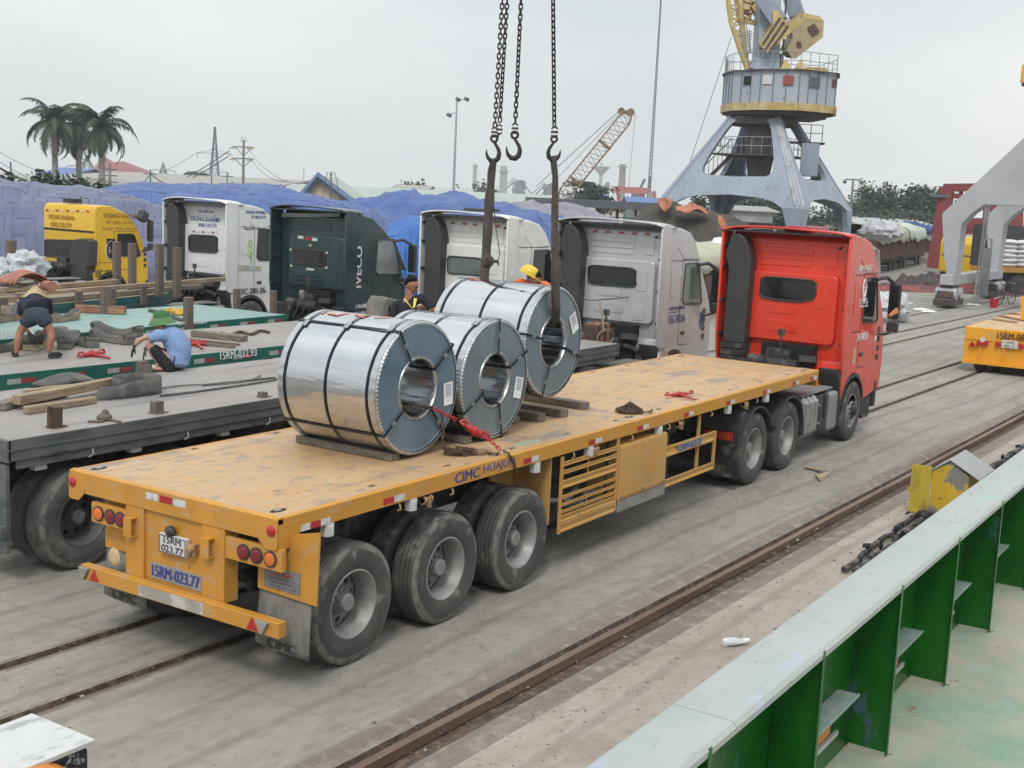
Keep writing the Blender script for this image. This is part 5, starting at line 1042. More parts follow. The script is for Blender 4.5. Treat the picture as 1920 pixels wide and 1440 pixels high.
# ================================================================ coils and lifting gear
m_galv = mat('galvanised coil wrap', (.60,.62,.64), .10, .97, var=.05, vs=3, bump=.75, bs=3.2, bst=(1,.2,1), dirt=[((.48,.50,.53), .4, 5, (1,.2,1), .15, .6)])
m_galvb = mat('dented coil edge guard', (.52,.54,.56), .3, .9, var=.1, vs=10, bump=.3, bs=14)
m_face = mat('blue grey coil end cover', (.145,.215,.30), .30, .35, var=.06, vs=2, bump=.05, bs=3, dirt=[((.24,.30,.36), .3, 1.6, None, .2, .7), ((.10,.13,.17), .12, 6, (1,1,1), .03, .5)])
m_face2 = mat('grey coil end cover', (.225,.268,.30), .32, .35, var=.06, vs=2, bump=.05, bs=3, dirt=[((.15,.20,.24), .3, 2.2, None, .1, .6), ((.40,.45,.48), .08, 5, None, .02, .6)])
m_strap = mat('black steel strapping', (.018,.026,.045), .35, .5, var=.2, vs=8)
m_strapg = mat('dark grey steel strapping', (.06,.07,.085), .35, .6, var=.2, vs=8)
m_seal = mat('strap seal steel', (.42,.42,.42), .3, .8, var=.2, vs=20)
m_label = mat('white paper label', (.78,.78,.80), .6, var=.03)
m_paint = mat('orange marking paint', (.62,.12,.05), .6, var=.3, vs=20, dirt=((.7,.7,.72), .25, 25, None, .03))
def coil(label, cx, y0, y1, cz, Rr, rh, angs, seals, lab, lrot, marks, mf, rz=0):
    T = thing('steel_coil', label, 'steel coil', (cx, y0, cz), rz, 'galvanised steel coils on the yellow trailer'); Ln = y1-y0
    dent = lambda a, y: .004*noise.noise(Vector((math.cos(a)*2.2, y*2.5, math.sin(a)*2.2+cx)))+.0035*noise.noise(Vector((math.cos(a)*6, y*1.2, math.sin(a)*6+cx)))
    b = MB(); b.grid(lambda u, v: ((Rr+dent(2*math.pi*u, Ln*v))*math.cos(2*math.pi*u), .07+(Ln-.14)*v, (Rr+dent(2*math.pi*u, Ln*v))*math.sin(2*math.pi*u)), 160, 14, cu=True)
    wrap = part('outer_wrap', b, m_galv, T, smooth=True, flat_ang=60)
    for e in (0, 1):
        ys = (lambda y: y) if e == 0 else (lambda y: Ln-y); n_ = 200
        b = MB()     # crimped guard ring: band on the rim, folded teeth on the face
        b.grid(lambda u, v: ((Rr+.004+.002*math.sin(75*2*math.pi*u*.5))*math.cos(2*math.pi*u), ys(.012+.07*v), (Rr+.004)*math.sin(2*math.pi*u)), n_, 1, cu=True)
        def tooth(u, v):
            k = round(u*n_*2) % 4; r_ = Rr+.004-.035*v-(.004 if v < .5 else 0); y_ = .012-.014*min(1,v*2)-(.0035 if k in (0,1) and v > .3 else 0)
            return (r_*math.cos(2*math.pi*u), ys(y_), r_*math.sin(2*math.pi*u))
        b.grid(tooth, n_*2, 2, cu=True)
        part('edge_guard', b, m_galvb, wrap, smooth=False)
        b = MB(); f = lambda y: ys(y)
        b.lathe([(Rr-.03,f(.006)),(Rr-.05,f(.004)),(Rr-.055,f(.008)),(rh+.032,f(.006))], (0,0,0), 'y', 96); part('end_cover', b, mf, T, smooth=True, flat_ang=30)
        b = MB(); b.lathe([(rh+.034,f(.004)),(rh+.03,f(-.003)),(rh+.006,f(-.003)),(rh,f(.004)),(rh-.002,f(.06))], (0,0,0), 'y', 64); part('core_ring', b, m_galvb, T, smooth=True)
    b = MB(); b.lathe([(rh-.002,.05),(rh-.004,Ln*.5),(rh-.002,Ln-.05)], (0,0,0), 'y', 64); part('bore', b, m_galv, T, smooth=True)
    # girth straps
    for y in (.11, Ln*.5, Ln-.10):
        b = MB(); b.grid(lambda u, v: ((Rr+.0095+dent(2*math.pi*u, y)*.6)*math.cos(2*math.pi*u), y-.012+.024*v, (Rr+.0095+dent(2*math.pi*u, y)*.6)*math.sin(2*math.pi*u)), 120, 1, cu=True); part('girth_strap', b, m_strap, T, smooth=True)
    for y, a in seals:
        b = MB(); b.rbox((( Rr+.018)*math.cos(R(a)), y, (Rr+.018)*math.sin(R(a))), (.012,.05,.085), (0,-R(a),0)); b.rbox((( Rr+.022)*math.cos(R(a)), y+.02, (Rr+.022)*math.sin(R(a))), (.014,.01,.095), (0,-R(a),0)); part('strap_seal', b, m_seal, T, bevel=.003)
    # straps through the eye
    for a in angs:
        c, s_ = math.cos(R(a)), math.sin(R(a)); nrm = Vector((-s_,0,c)); b = MB()
        def seg(p, q_, n_): b.beam(p, q_, .026, .003, upv=n_)
        Ro, Ri = Rr+.012, rh-.006; Vv = lambda r_, y: Vector((r_*c, y, r_*s_))
        seg(Vv(Ro,-.012), Vv(Ro,Ln+.012), Vector((c,0,s_))); seg(Vv(Ri,-.016), Vv(Ri,Ln+.012), Vector((c,0,s_)))
        seg(Vv(Ro,-.014), Vv(Ri,-.018), Vector((0,1,0))); seg(Vv(Ro,Ln+.014), Vv(Ri,Ln+.014), Vector((0,1,0)))
        st = part('eye_strap', b, m_strap, T)
        b = MB(); rm = (Ro+Ri)/2+.02; b.rbox(Vv(rm,-.022), (.055,.007,.034), (0,-R(a),0)); part('strap_seal', b, m_seal, st, bevel=.003)
    a, r_ = lab; c = Vector((r_*math.cos(R(a)), -.004, r_*math.sin(R(a))))
    ca, sa = math.cos(R(lrot)), math.sin(R(lrot)); X_, Z_ = Vector((ca,0,sa)), Vector((-sa,0,ca))
    b = MB(); b.hexa([tuple(c+X_*i*.075+Z_*k*.115+Vector((0,j,0))) for k in (-1,1) for i, j in ((-1,-.002),(1,-.002),(1,.002),(-1,.002))]); LB = part('label', b, m_label, T)
    for k in range(7): text('%s' % ['GALVANIZED STEEL COIL','SIZE 0.48 x 1200','GRADE SGCC Z08','NET WT 9.85','GROSS 9.96','COIL NO 20835','HEAT 4471'][k], (X_, Z_), c-Vector((0,.0025,0))+Z_*(.092-.019*k)-X_*.0, .10-.008*(k%3), .008, MC['faded blue grey lettering'], LB)
    # painted marks on top
    for (aa, y, strokes) in marks:
        b = MB()
        for (u0, v0, u1, v1) in strokes:
            for k in range(6):
                t0, t1 = k/6, (k+1)/6; A = [(aa+(u0+(u1-u0)*t)*100, y+v0+(v1-v0)*t) for t in (t0, t1)]
                P = [Vector(((Rr+.008)*math.cos(R(g)), yy, (Rr+.008)*math.sin(R(g)))) for g, yy in A]; n_ = (P[0]-Vector((0,P[0].y,0))).normalized(); b.beam(P[0], P[1], .028, .002, upv=n_)
        part('paint_mark', b, m_paint, wrap)
    return T
Y0 = .60
coil('nearest galvanised steel coil, lashed with a red binder, blue end cover', 2.56, .60, 1.84, 2.165, .655, .285, (120,36,217,311), ((.11,118),(.62,121),(1.13,124)), (-12,.50), 4, ((92,.35,((0,0,.06,.15),(.0,.25,.12,.25),(.12,.25,.05,.4))),(95,.85,((0,0,.1,.05),(.1,.05,.08,.2),(0,.3,.1,.25)))), m_face)
coil('middle galvanised steel coil between the other two', 3.84, .56, 1.72, 2.125, .635, .27, (88,24,207,284), ((.11,112),), (-16,.47), -12, (), m_face2)
coil('farthest steel coil, still hanging in the slings above its timbers', 5.07, .60, 1.88, 2.43, .63, .27, (168,340,250,94), (), (24,.47), 28, ((88,.95,((0,0,.0,.18),(.0,.18,.1,.18),(.1,.18,.1,.05))),), m_face2)
# dunnage
def dun(x, yr, yl, label, w_=.13, h_=.075, m=None):
    b = MB(); j = rnd.uniform(-.02,.02); b.hexa([(x-w_/2,yr,1.485),(x+w_/2,yr+j,1.485),(x+w_/2+.02,yl,1.485),(x-w_/2+.02,yl,1.485),(x-w_/2,yr,1.485+h_),(x+w_/2,yr+j,1.485+h_),(x+w_/2+.02,yl,1.485+h_-.005),(x-w_/2+.02,yl,1.485+h_)])
    return solo('dunnage_timber', label, 'timber', b, m or m_woody, 'dunnage timbers under the coils', bevel=.007)
dun(2.30, .66, 1.90, 'long dunnage timber under the rear side of the nearest coil'); dun(2.86, .70, 1.9, 'dunnage timber under the front side of the nearest coil', h_=.07)
dun(3.49, .62, 1.8, 'dunnage timber under the middle coil with its end showing'); dun(4.22, .66, 1.8, 'dunnage timber under the front side of the middle coil', h_=.07)
dun(4.83, .90, 1.9, 'short dunnage timber just behind the middle coil', .15); dun(5.16, .76, 1.95, 'long dunnage timber under the hanging coil', .15, .09); dun(5.60, .72, 1.95, 'second long dunnage timber under the hanging coil', .14, .09); dun(6.28, .80, 2.0, 'farthest dunnage timber beyond the hanging coil', .15, .085)
# chains
m_chain = mat('dark greased chain steel', (.035,.032,.034), .55, .5, var=.3, vs=20, dirt=((.09,.06,.045), .3, 30))
def link_mesh(pitch, wd, r_, m, name):
    b = MB(); a = pitch/2+r_*.9; c = wd/2-r_
    pts = [Vector((c*math.cos(t), 0, (a-c)*(1 if math.sin(t) > 0 else -1)+c*math.sin(t)*1.0)) for t in [2*math.pi*(k+.5)/16 for k in range(16)]]
    b.tube(pts, r_, 7, closed=True); bmesh.ops.recalc_face_normals(b.b, faces=b.b.faces[:])
    me = bpy.data.meshes.new(name); b.b.to_mesh(me); b.b.free(); me.materials.append(m); me.shade_smooth(); return me
def chain_run(pts, me, pitch, parent=None, tw=0, name='chain_link', merge=None, jit=0):
    P = [Vector(p) for p in pts]; d = [0]
    for a, c in zip(P, P[1:]): d.append(d[-1]+(c-a).length)
    n_ = int(d[-1]/pitch); q = random.Random(9); T = inv_of(root_of(parent)) if parent else Matrix.Identity(4)
    for i in range(n_):
        s_ = (i+.5)*pitch; k = max(j for j in range(len(d)) if d[j] <= s_+1e-9); k = min(k, len(P)-2)
        p = P[k].lerp(P[k+1], (s_-d[k])/(d[k+1]-d[k])); dd = (P[k+1]-P[k]).normalized()
        rot = dd.to_track_quat('Z', 'X').to_matrix().to_4x4(); m4 = Matrix.Translation(p)@rot@Matrix.Rotation(tw(i/n_) if callable(tw) else tw, 4, 'Z')@Matrix.Rotation(R(90)*(i % 2)+q.uniform(-jit,jit), 4, 'Z')@Matrix.Rotation(q.uniform(-jit,jit)*.5, 4, 'X')
        if merge is not None:
            tmp = bmesh.new(); tmp.from_mesh(me); tmp.transform(m4); mm = bpy.data.meshes.new('x'); tmp.to_mesh(mm); tmp.free(); merge.b.from_mesh(mm); bpy.data.meshes.remove(mm)
        else:
            o = bpy.data.objects.new(name, me); COL.objects.link(o); o.parent = parent; o.matrix_local = T@m4
me_big = link_mesh(.0575, .058, .0088, m_chain, 'chain_link'); me_sm = link_mesh(.038, .036, .0055, m_rust, 'small_link'); me_red = link_mesh(.045, .042, .007, m_binder, 'red_link')
RI = Vector((ri.x, ri.y, 0)).normalized(); UPV = Vector((0,0,1))
def hook(T, c, s_=1, dirx=1, name='hook'):
    """eye hook hanging with its eye centre at c; dirx = side on which the mouth opens"""
    c = Vector(c); ax = RI*dirx; b = MB()
    b.tube([c+ax*.030*s_*math.cos(t)+UPV*.030*s_*math.sin(t) for t in [2*math.pi*k/18 for k in range(18)]], .012*s_, 8, closed=True)
    P = [(0,-.035),(-.02,-.06),(-.045,-.10),(-.055,-.14),(-.045,-.185),(-.015,-.212),(.025,-.210),(.055,-.180),(.068,-.140),(.070,-.105)]
    Rr = [.013,.015,.018,.022,.026,.027,.024,.018,.011,.003]
    b.tube([c+ax*x*s_+UPV*z*s_ for x, z in P], [r_*s_ for r_ in Rr], 10)
    return part(name, b, m_chain, T, world=True, smooth=True)
def joiner(T, c, s_=1):
    c = Vector(c); b = MB()
    for sg in (1,-1): b.tube([c+RI*.028*s_*math.cos(t)+UPV*(sg*.03*s_+sg*.026*s_*math.sin(t)) for t in [math.pi*k/10 for k in range(11)]], .010*s_, 8)
    b.cyl(c-RI*.04*s_, c+RI*.04*s_, .013*s_); part('coupling_link', b, m_rust, T, world=True, smooth=True)
def lift_chain(label, top, bot, Yt, Yb, dirx, hk=True, tw=0, hs=1.0, jn=True):
    a = at(*top, Y=Yt); c = at(*bot, Y=Yb); d = (a-c).normalized(); T = thing('lifting_chain', label, 'lifting chain', tuple(c), 0, 'crane chains with hooks')
    chain_run([a+d*.3, c+d*.06], me_big, .0575, T, tw)
    if jn: joiner(T, c+UPV*.02)
    if hk: hook(T, c-UPV*.055, hs, dirx)
    return c
s1 = lift_chain('crane chain on the right, its hook in the sling of the front face', (1037,0), (1039.5,251), .55, .55, 1, tw=.3, hs=1.05)
s2 = lift_chain('long crane chain at the left of the pair, hook holding the rear sling', (942,0), (927,251), 1.9, 1.9, -1, tw=.9, hs=1.25)
s3 = lift_chain('crane chain right beside the left one of the pair', (951,0), (936,246), 1.9, 1.9, -1, hk=False, tw=lambda t: 1.0-1.2*t)
s4 = lift_chain('crane chain with an empty hook between the slings', (977,0), (965.5,244), 1.4, 1.4, -1, tw=lambda t: .9-1.3*t, hs=1.25)
b = MB(); b.tube([s3-UPV*.02, s3-UPV*.09-RI*.02, s2-UPV*.11+RI*.02], .012, 7)
solo('shackle', 'small shackle linking the paired chains above the hook', 'shackle', b, m_chain, smooth=True)
# slings
m_sling = mat('greasy grey brown sling', (.095,.075,.062), .8, var=.3, vs=9, stretch=(1,1,.25), bump=.5, bs=25, dirt=[((.04,.035,.033), .45, 8, (1,1,.2), .1), ((.20,.15,.12), .15, 12)])
def sling(T, pts, rr, name='webbing'):
    b = MB(); P = []; Q = []
    pts = [Vector(p) for p in pts]
    for i in range(len(pts)-1):
        n_ = max(2, int((pts[i+1]-pts[i]).length/.05))
        for k in range(n_): t = k/n_; P.append(pts[i].lerp(pts[i+1], t)); Q.append((rr[i]+(rr[i+1]-rr[i])*t)*(1+.16*noise.noise(P[-1]*9)))
    P.append(pts[-1]); Q.append(rr[-1]); b.tube(P, Q, 10); return part(name, b, m_sling, T, world=True, smooth=True)
def ypx(px, py, Y): return at(px, py, Y=Y)
SL = thing('lifting_sling', 'worn brown sling from the two hooks through the bore of the hanging coil', 'sling', (5.0,.5,3.0))
f0 = s1-UPV*.27
sling(SL, [ypx(1050,292,.55), f0+UPV*.01, ypx(1041,330,.54), ypx(1040,440,.53), ypx(1041,520,.52), ypx(1043,578,.53), ypx(1043,600,.57)], [.008,.036,.033,.040,.048,.050,.040])
sling(SL, [ypx(1043,596,.56), Vector((5.07,.62,2.66)), Vector((5.07,1.2,2.66)), Vector((5.07,1.85,2.68)), ypx(907,532,1.93), ypx(912,470,1.93), ypx(916,400,1.93), ypx(922,320,1.93), s2-UPV*.34, ypx(914,294,1.93)], [.045,.05,.05,.055,.06,.058,.062,.05,.045,.010])
b = MB(); p = ypx(914,490,1.9); b.ell(p, (.085,.07,.09), 12, 8, fn=lambda v: 1+.35*noise.noise(v*3)); p2 = ypx(933,490,1.85); b.tube([p+Vector((.05,0,.0)), p2, p2+Vector((.03,0,-.05))], [.03,.02,.006], 6); b.tube([ypx(926,385,1.88), ypx(929,420,1.86), ypx(937,478,1.85), p2], .006, 5); part('knot', b, m_sling, SL, world=True, smooth=True)
# lashing of the first coil: chain through the bore, red links, binder, chain over the deck edge and a pile
LC = thing('lashing_chain', 'rusty lashing chain from the bore of the nearest coil down to the deck edge', 'chain', tuple(at(830,850,Z=1.5)), 0)
mb = MB(); A_ = [Vector((2.2,.9,2.02)), Vector((2.45,.72,1.99)), Vector((2.7,.60,1.975)), ypx(815,767,.53)]
chain_run(A_, me_sm, .038, merge=mb, jit=.4); chain_run([ypx(829,777,.53), ypx(831,812,.50), ypx(828,846,.47)], me_sm, .038, merge=mb, jit=.4)
part('bore_chain', mb, m_rust, LC, world=True, smooth=True)
mb = MB(); chain_run([ypx(815,767,.53), ypx(838,778,.50), ypx(858,789,.46)], me_red, .045, merge=mb, jit=.3); chain_run([ypx(920,826,.2), ypx(940,846,.08)], me_red, .045, merge=mb, jit=.3); part('red_chain', mb, m_binder, LC, world=True, smooth=True)
mb = MB(); chain_run([ypx(944,845,.06), ypx(952,849,-.005), ypx(962,862,-.02), ypx(969,886,-.02), ypx(967,889,-.02)], me_sm, .038, merge=mb, jit=.4); part('edge_chain', mb, m_rust, LC, world=True, smooth=True)
q = random.Random(4); mb = MB(); pts = []
for k in range(60):
    px = 832+q.random()**1.3*60 if k < 46 else 880+(k-46)*4.6
    p = at(px, 850+q.uniform(-3,3)*(1 if k < 46 else .5), Z=1.5)+Vector((0,0,q.uniform(0,.05) if k < 46 else .0)); pts.append(p)
chain_run(pts[:46:1][::2]+pts[46:], me_sm, .038, merge=mb, jit=1.2); part('slack_chain', mb, m_rust, LC, world=True, smooth=True)
binder(ypx(857,788,.46), ypx(922,828,.19), ypx(911,809,.30), 'red load binder tightening the chain of the nearest coil', .03)
mb = MB(); pts = []; c0 = at(1181, 771, Z=1.50)
for k in range(70):
    t = q.random()*6.28; r_ = q.random()**.6; pts.append(c0+Vector((.19*r_*math.cos(t), .17*r_*math.sin(t), max(0,.11*(1-r_))*q.random()+.006)))
chain_run(pts, me_sm, .038, merge=mb, jit=1.4); chain_run([c0+Vector((.0,-.15,.008)), c0+Vector((.12,-.22,.008)), c0+Vector((.3,-.16,.008))], me_sm, .038, merge=mb, jit=.5)
solo('chain_pile', 'heap of rusty chain lying on the yellow deck', 'chain', mb, m_rust, smooth=True)
# ================================================================ people
m_skin = mat('tanned skin', (.30,.135,.085), .55, var=.08, vs=20); m_skin2 = mat('light skin', (.46,.25,.18), .55, var=.08, vs=20); m_hair = mat('black hair', (.006,.006,.007), .8, var=.3, vs=60, spec=.15)
m_navy = mat('navy cloth', (.014,.018,.035), .85, var=.2, vs=12, bump=.5, bs=14); m_blackc = mat('black cloth', (.010,.010,.018), .85, var=.2, vs=10, bump=.5, bs=14)
m_denim = mat('dark denim', (.028,.045,.065), .85, var=.3, vs=10, bump=.5, bs=16); m_bluesh = mat('light blue cotton', (.20,.30,.52), .85, var=.1, vs=8, bump=.9, bs=9)
m_orangev = mat('orange safety cloth', (.80,.17,.04), .7, var=.15, vs=12, bump=.4, bs=20); m_glove = mat('dark green grey glove', (.06,.065,.055), .9, var=.25, vs=20, bump=.4, bs=60)
m_eye = mat('eye dark', (.01,.008,.008), .3); m_lip = mat('lip', (.22,.07,.06), .5)
def skin(name, nodes, edges, m, parent, sub=2, extra=None, root=0, noise_amp=0):
    me = bpy.data.meshes.new('sk'); keys = list(nodes)
    me.from_pydata([tuple(nodes[k][0]) for k in keys], [(keys.index(a), keys.index(c)) for a, c in edges], [])
    o = bpy.data.objects.new('sk', me); COL.objects.link(o); o.modifiers.new('s', 'SKIN').use_smooth_shade = True
    if not me.skin_vertices:
        bm = bmesh.new(); bm.from_mesh(me); bm.verts.layers.skin.verify(); bm.to_mesh(me); bm.free()
    for i, k in enumerate(keys):
        r_ = nodes[k][1]; me.skin_vertices[0].data[i].radius = (r_, r_) if not isinstance(r_, tuple) else r_
        me.skin_vertices[0].data[i].use_root = (i == root)
    d = o.modifiers.new('d', 'SUBSURF'); d.levels = d.render_levels = sub
    bpy.context.view_layer.update(); ev = o.evaluated_get(bpy.context.evaluated_depsgraph_get()); m2 = bpy.data.meshes.new_from_object(ev)
    bpy.data.objects.remove(o); b = MB(); b.b.from_mesh(m2); bpy.data.meshes.remove(m2)
    for f in b.b.faces: f.material_index = 0
    if noise_amp:
        for v in b.b.verts: v.co += v.normal*noise_amp*noise.noise(v.co*14) if v.normal.length else Vector()
    if extra: extra(b)
    return part(name, b, m, parent, world=True, smooth=True, flat_ang=80)
def garment(name, runs, m, T, amp=.008):
    b = MB()
    for pts, rr in runs:
        P, Q = [], []; n_ = len(pts)
        for i in range(n_-1):
            for k in range(6):
                t = k/6; a, p1, p2, d = (Vector(pts[max(i-1,0)]), Vector(pts[i]), Vector(pts[i+1]), Vector(pts[min(i+2,n_-1)]))
                P.append(.5*((2*p1)+(p2-a)*t+(2*a-5*p1+4*p2-d)*t*t+(3*p1-a-3*p2+d)*t**3)); Q.append(rr[i]+(rr[i+1]-rr[i])*(t*t*(3-2*t)))
        P.append(Vector(pts[-1])); Q.append(rr[-1]); b.tube(P, Q, 18)
    for v in b.b.verts: v.co += amp*Vector((noise.noise(v.co*13), noise.noise(v.co*13+Vector((5,0,0))), .6*noise.noise(v.co*17)))
    return part(name, b, m, T, world=True, smooth=True, flat_ang=70)
def basis(f, u):
    f = Vector(f).normalized(); u = Vector(u); u = (u-f*u.dot(f)).normalized(); return f, u.cross(f), u     # forward, left, up
def head_fn(c, F, s_=1.0):
    """head added to a body mesh: skull, jaw, nose, ears, eyes, brows, mouth (material slots 0 skin, 1 dark, 2 lip)"""
    f, l_, u = F; c = Vector(c); Mx = Matrix((f, l_, u)).transposed()
    def P(x, y, z): return c + (f*x+l_*y+u*z)*s_
    def add(b, cc, r_, fn=None, seg=14, rings=10):
        t = MB(); t.ell((0,0,0), r_, seg, rings, fn=fn); m4 = Matrix.Translation(cc) @ Mx.to_4x4(); t.b.transform(m4); mm = bpy.data.meshes.new('x')
        for q_ in t.b.faces: q_.material_index = b.mi
        bmesh.ops.recalc_face_normals(t.b, faces=t.b.faces[:]); t.b.to_mesh(mm); t.b.free(); b.b.from_mesh(mm); bpy.data.meshes.remove(mm)
    def ex(b):
        b.mi = 0
        add(b, P(0,0,.01), (.098*s_,.078*s_,.112*s_), lambda p: 1-(.16*max(0,-p.z)*(1 if p.x < .3 else .4)) + .02*max(0,p.x)*max(0,-p.z), 20, 14)
        add(b, P(.035,0,-.065), (.055*s_,.052*s_,.048*s_)); add(b, P(.10,0,-.012), (.022*s_,.015*s_,.026*s_)); add(b, P(.092,0,.012), (.015*s_,.011*s_,.035*s_))
        for sg in (1,-1): add(b, P(-.005,sg*.080,-.005), (.018*s_,.008*s_,.030*s_)); add(b, P(.075,sg*.048,-.02), (.02*s_,.02*s_,.018*s_))
        b.mi = 1
        for sg in (1,-1): add(b, P(.088,sg*.032,.018), (.008*s_,.013*s_,.005*s_), None, 8, 6); add(b, P(.090,sg*.034,.036), (.008*s_,.020*s_,.004*s_), None, 8, 6)
        b.mi = 2; add(b, P(.088,0,-.052), (.008*s_,.022*s_,.006*s_), None, 8, 6); b.mi = 0
    return ex, P
def hair_mb(c, F, s_=1.0, low=.0):
    f, l_, u = F; b = MB(); Mx = Matrix((f, l_, u)).transposed().to_4x4(); q = random.Random(2)
    sm = lambda x: max(0, min(1, x*5+.5)); b.ell((-.016*s_,0,.034*s_), (.100*s_,.086*s_,.102*s_), 30, 24, fn=lambda p: .72+(.28+.04*noise.noise(p*11))*max(sm(p.z-.12-.62*max(0,p.x)-low), sm(-p.x-.10)*sm(p.z+.62)))
    b.b.transform(Matrix.Translation(Vector(c)) @ Mx); return b
def hand(T, wrist, dr, nrm, m, s_=1.0, curl=.5, thumb=1, name='hand'):
    """palm, four fingers of different length and a thumb; dr points along the hand, nrm out of its back"""
    wrist = Vector(wrist); dr = Vector(dr).normalized(); nrm = Vector(nrm); nrm = (nrm-dr*nrm.dot(dr)).normalized(); sd_ = dr.cross(nrm); b = MB()
    b.tube([wrist-dr*.02*s_, wrist+dr*.01*s_], .027*s_, 8)
    for k in range(4):   # palm as four joined rays
        o_ = (k-1.5)*.019*s_; b.tube([wrist+sd_*o_*.6, wrist+dr*.04*s_+sd_*o_, wrist+dr*.088*s_+sd_*o_*1.1], [.015*s_,.016*s_,.0125*s_], 8)
        L_ = (.062,.075,.070,.054)[k]*s_; p = wrist+dr*.088*s_+sd_*o_*1.1; d = dr.copy(); P_ = [p]
        for j, fr_ in enumerate((.42,.32,.26)):
            d = (d-nrm*curl*(.35+.2*j+.08*k)).normalized(); p = p+d*L_*fr_; P_.append(p)
        b.tube(P_, [.0115*s_,.0105*s_,.0095*s_,.007*s_], 7)
    t0 = wrist+dr*.025*s_+sd_*(-.028*thumb)*s_; b.tube([t0, t0+(dr*.6-sd_*thumb*.8-nrm*.2)*.032*s_, t0+(dr*1.5-sd_*thumb*1.1-nrm*.6)*.034*s_, t0+(dr*2.3-sd_*thumb*1.1-nrm*1.0)*.034*s_], [.014*s_,.013*s_,.011*s_,.008*s_], 7)
    return part(name, b, m, T, world=True, smooth=True, flat_ang=80)
def shoe(T, heel, toe, m, h=.05, name='shoe', sole=None):
    heel, toe = Vector(heel), Vector(toe); d = (toe-heel); L_ = d.length; ang = math.atan2(d.y, d.x); b = MB()
    b.ell((0,0,0), (L_*.55,.048,h), 14, 8, fn=lambda p: 1+.12*max(0,p.x)-.1*max(0,-p.z)); b.b.transform(Matrix.Translation((heel+toe)/2+Vector((0,0,h*.6))) @ Matrix.Rotation(ang,4,'Z'))
    o = part(name, b, m, T, world=True, smooth=True)
    b = MB(); b.ell((0,0,0), (L_*.58,.052,.014), 14, 6); b.b.transform(Matrix.Translation((heel+toe)/2+Vector((0,0,.013))) @ Matrix.Rotation(ang,4,'Z')); part('sole', b, sole or m_belt, o, world=True, smooth=True)
def person(label, base): return thing('person', label, 'person', tuple(base))
# ---- squatting man in a light blue shirt and green pith helmet
base = at(312, 693, Z=1.487); D0 = (base-CAM).dot(fw)
def J(px, py, dd=0, d0=None): return at(px, py, D=(d0 or D0)+dd)
T = person('man squatting in light blue shirt, green sun helmet and dark gloves on the grey trailer', base)
F = basis(-RI*.95+Vector((fw.x,fw.y,0)).normalized()*.35-UPV*.35, UPV*1.0-RI*.3)
hc = J(297,603,.0); ex, HP = head_fn(hc, F)
n_ = {'pel':(J(326,674),.085),'sp':(J(331,652),.08),'ch':(J(318,634),.085),'nk':(J(306,616),.055),'hd':(hc,.06),
 'sl':(J(297,629,-.15),.055),'el':(J(268,634,-.20),.036),'fl':(J(260,640,-.2),.038),'wl':(J(252,648,-.20),.026),
 'sr':(J(303,628,.17),.055),'er':(J(280,641,.16),.04),'wr':(J(273,654,.14),.027),
 'hl':(J(321,681,-.09),.085),'kl':(J(277,643,-.15),.056),'kl2':(J(281,655,-.15),.052),'al':(J(298,681,-.12),.034),'tl':(J(300,688,-.12),.035),
 'hr':(J(327,681,.10),.085),'kr':(J(286,648,.12),.056),'ar':(J(330,686,.08),.034)}
skin('body', n_, [('pel','sp'),('sp','ch'),('ch','nk'),('nk','hd'),('ch','sl'),('sl','el'),('el','fl'),('fl','wl'),('ch','sr'),('sr','er'),('er','wr'),('pel','hl'),('hl','kl'),('kl','kl2'),('kl2','al'),('al','tl'),('pel','hr'),('hr','kr'),('kr','ar')], [m_skin2, m_eye, m_lip], T, extra=ex)
garment('shirt', [([J(333,689),J(333,682),J(334,668),J(335,652),J(326,636),J(314,624),J(307,617)],[.10,.158,.165,.168,.165,.125,.06]), ([J(318,632,-.06),J(299,629,-.15),J(286,633,-.18),J(280,635,-.19)],[.09,.085,.068,.060]), ([J(318,632,.06),J(304,628,.17),J(292,635,.17)],[.09,.08,.06])], m_bluesh, T, .013)
n_ = {'pel':(J(324,686),.135),'hl':(J(314,684,-.09),.112),'k1':(J(290,656,-.14),.082),'k2':(J(284,649,-.15),.076),'hr':(J(325,684,.10),.11),'k3':(J(295,654,.12),.08)}
skin('shorts', n_, [('pel','hl'),('hl','k1'),('k1','k2'),('pel','hr'),('hr','k3')], m_blackc, T, noise_amp=.006)
hand(T, J(252,649,-.20), J(244,672,-.2)-J(252,649,-.20), UPV*.6-RI*.6, m_glove, 1.0, .25, -1, 'glove'); hand(T, J(273,655,.14), J(267,674,.1)-J(273,655,.14), UPV*.5-RI*.6, m_glove, 1.0, .3, 1, 'glove')
m_flip = mat('white sandal', (.55,.56,.55), .6)
shoe(T, J(308,691,-.12).xy.to_3d()+Vector((0,0,1.487)), J(284,694,-.14).xy.to_3d()+Vector((0,0,1.487)), m_skin2, .035, 'foot', mat('brown sole', (.12,.07,.05), .7)); shoe(T, J(340,691,.1).xy.to_3d()+Vector((0,0,1.487)), J(318,692,.1).xy.to_3d()+Vector((0,0,1.487)), m_skin2, .035, 'foot')
p = J(288,690,-.14); b = MB(); b.ell((p.x,p.y,1.53), (.06,.05,.035)); part('sandal_strap', b, m_flip, T, world=True, smooth=True)
hb = basis(-RI*.9-UPV*.15+Vector((fw.x,fw.y,0))*.2, UPV-RI*.22)
b = MB(); b.lathe([(0,.125),(.04,.12),(.08,.095),(.10,.06),(.108,.015),(.112,.0)], (0,0,0), 'z', 28); b.b.transform(Matrix.Translation(J(303,598)) @ Matrix((hb[0],hb[1],hb[2])).transposed().to_4x4() @ Matrix.Diagonal((1.12,.98,1,1)))
hm = part('helmet_dome', b, mat('dark green cloth helmet', (.035,.14,.045), .8, var=.1, vs=20), T, world=True, smooth=True)
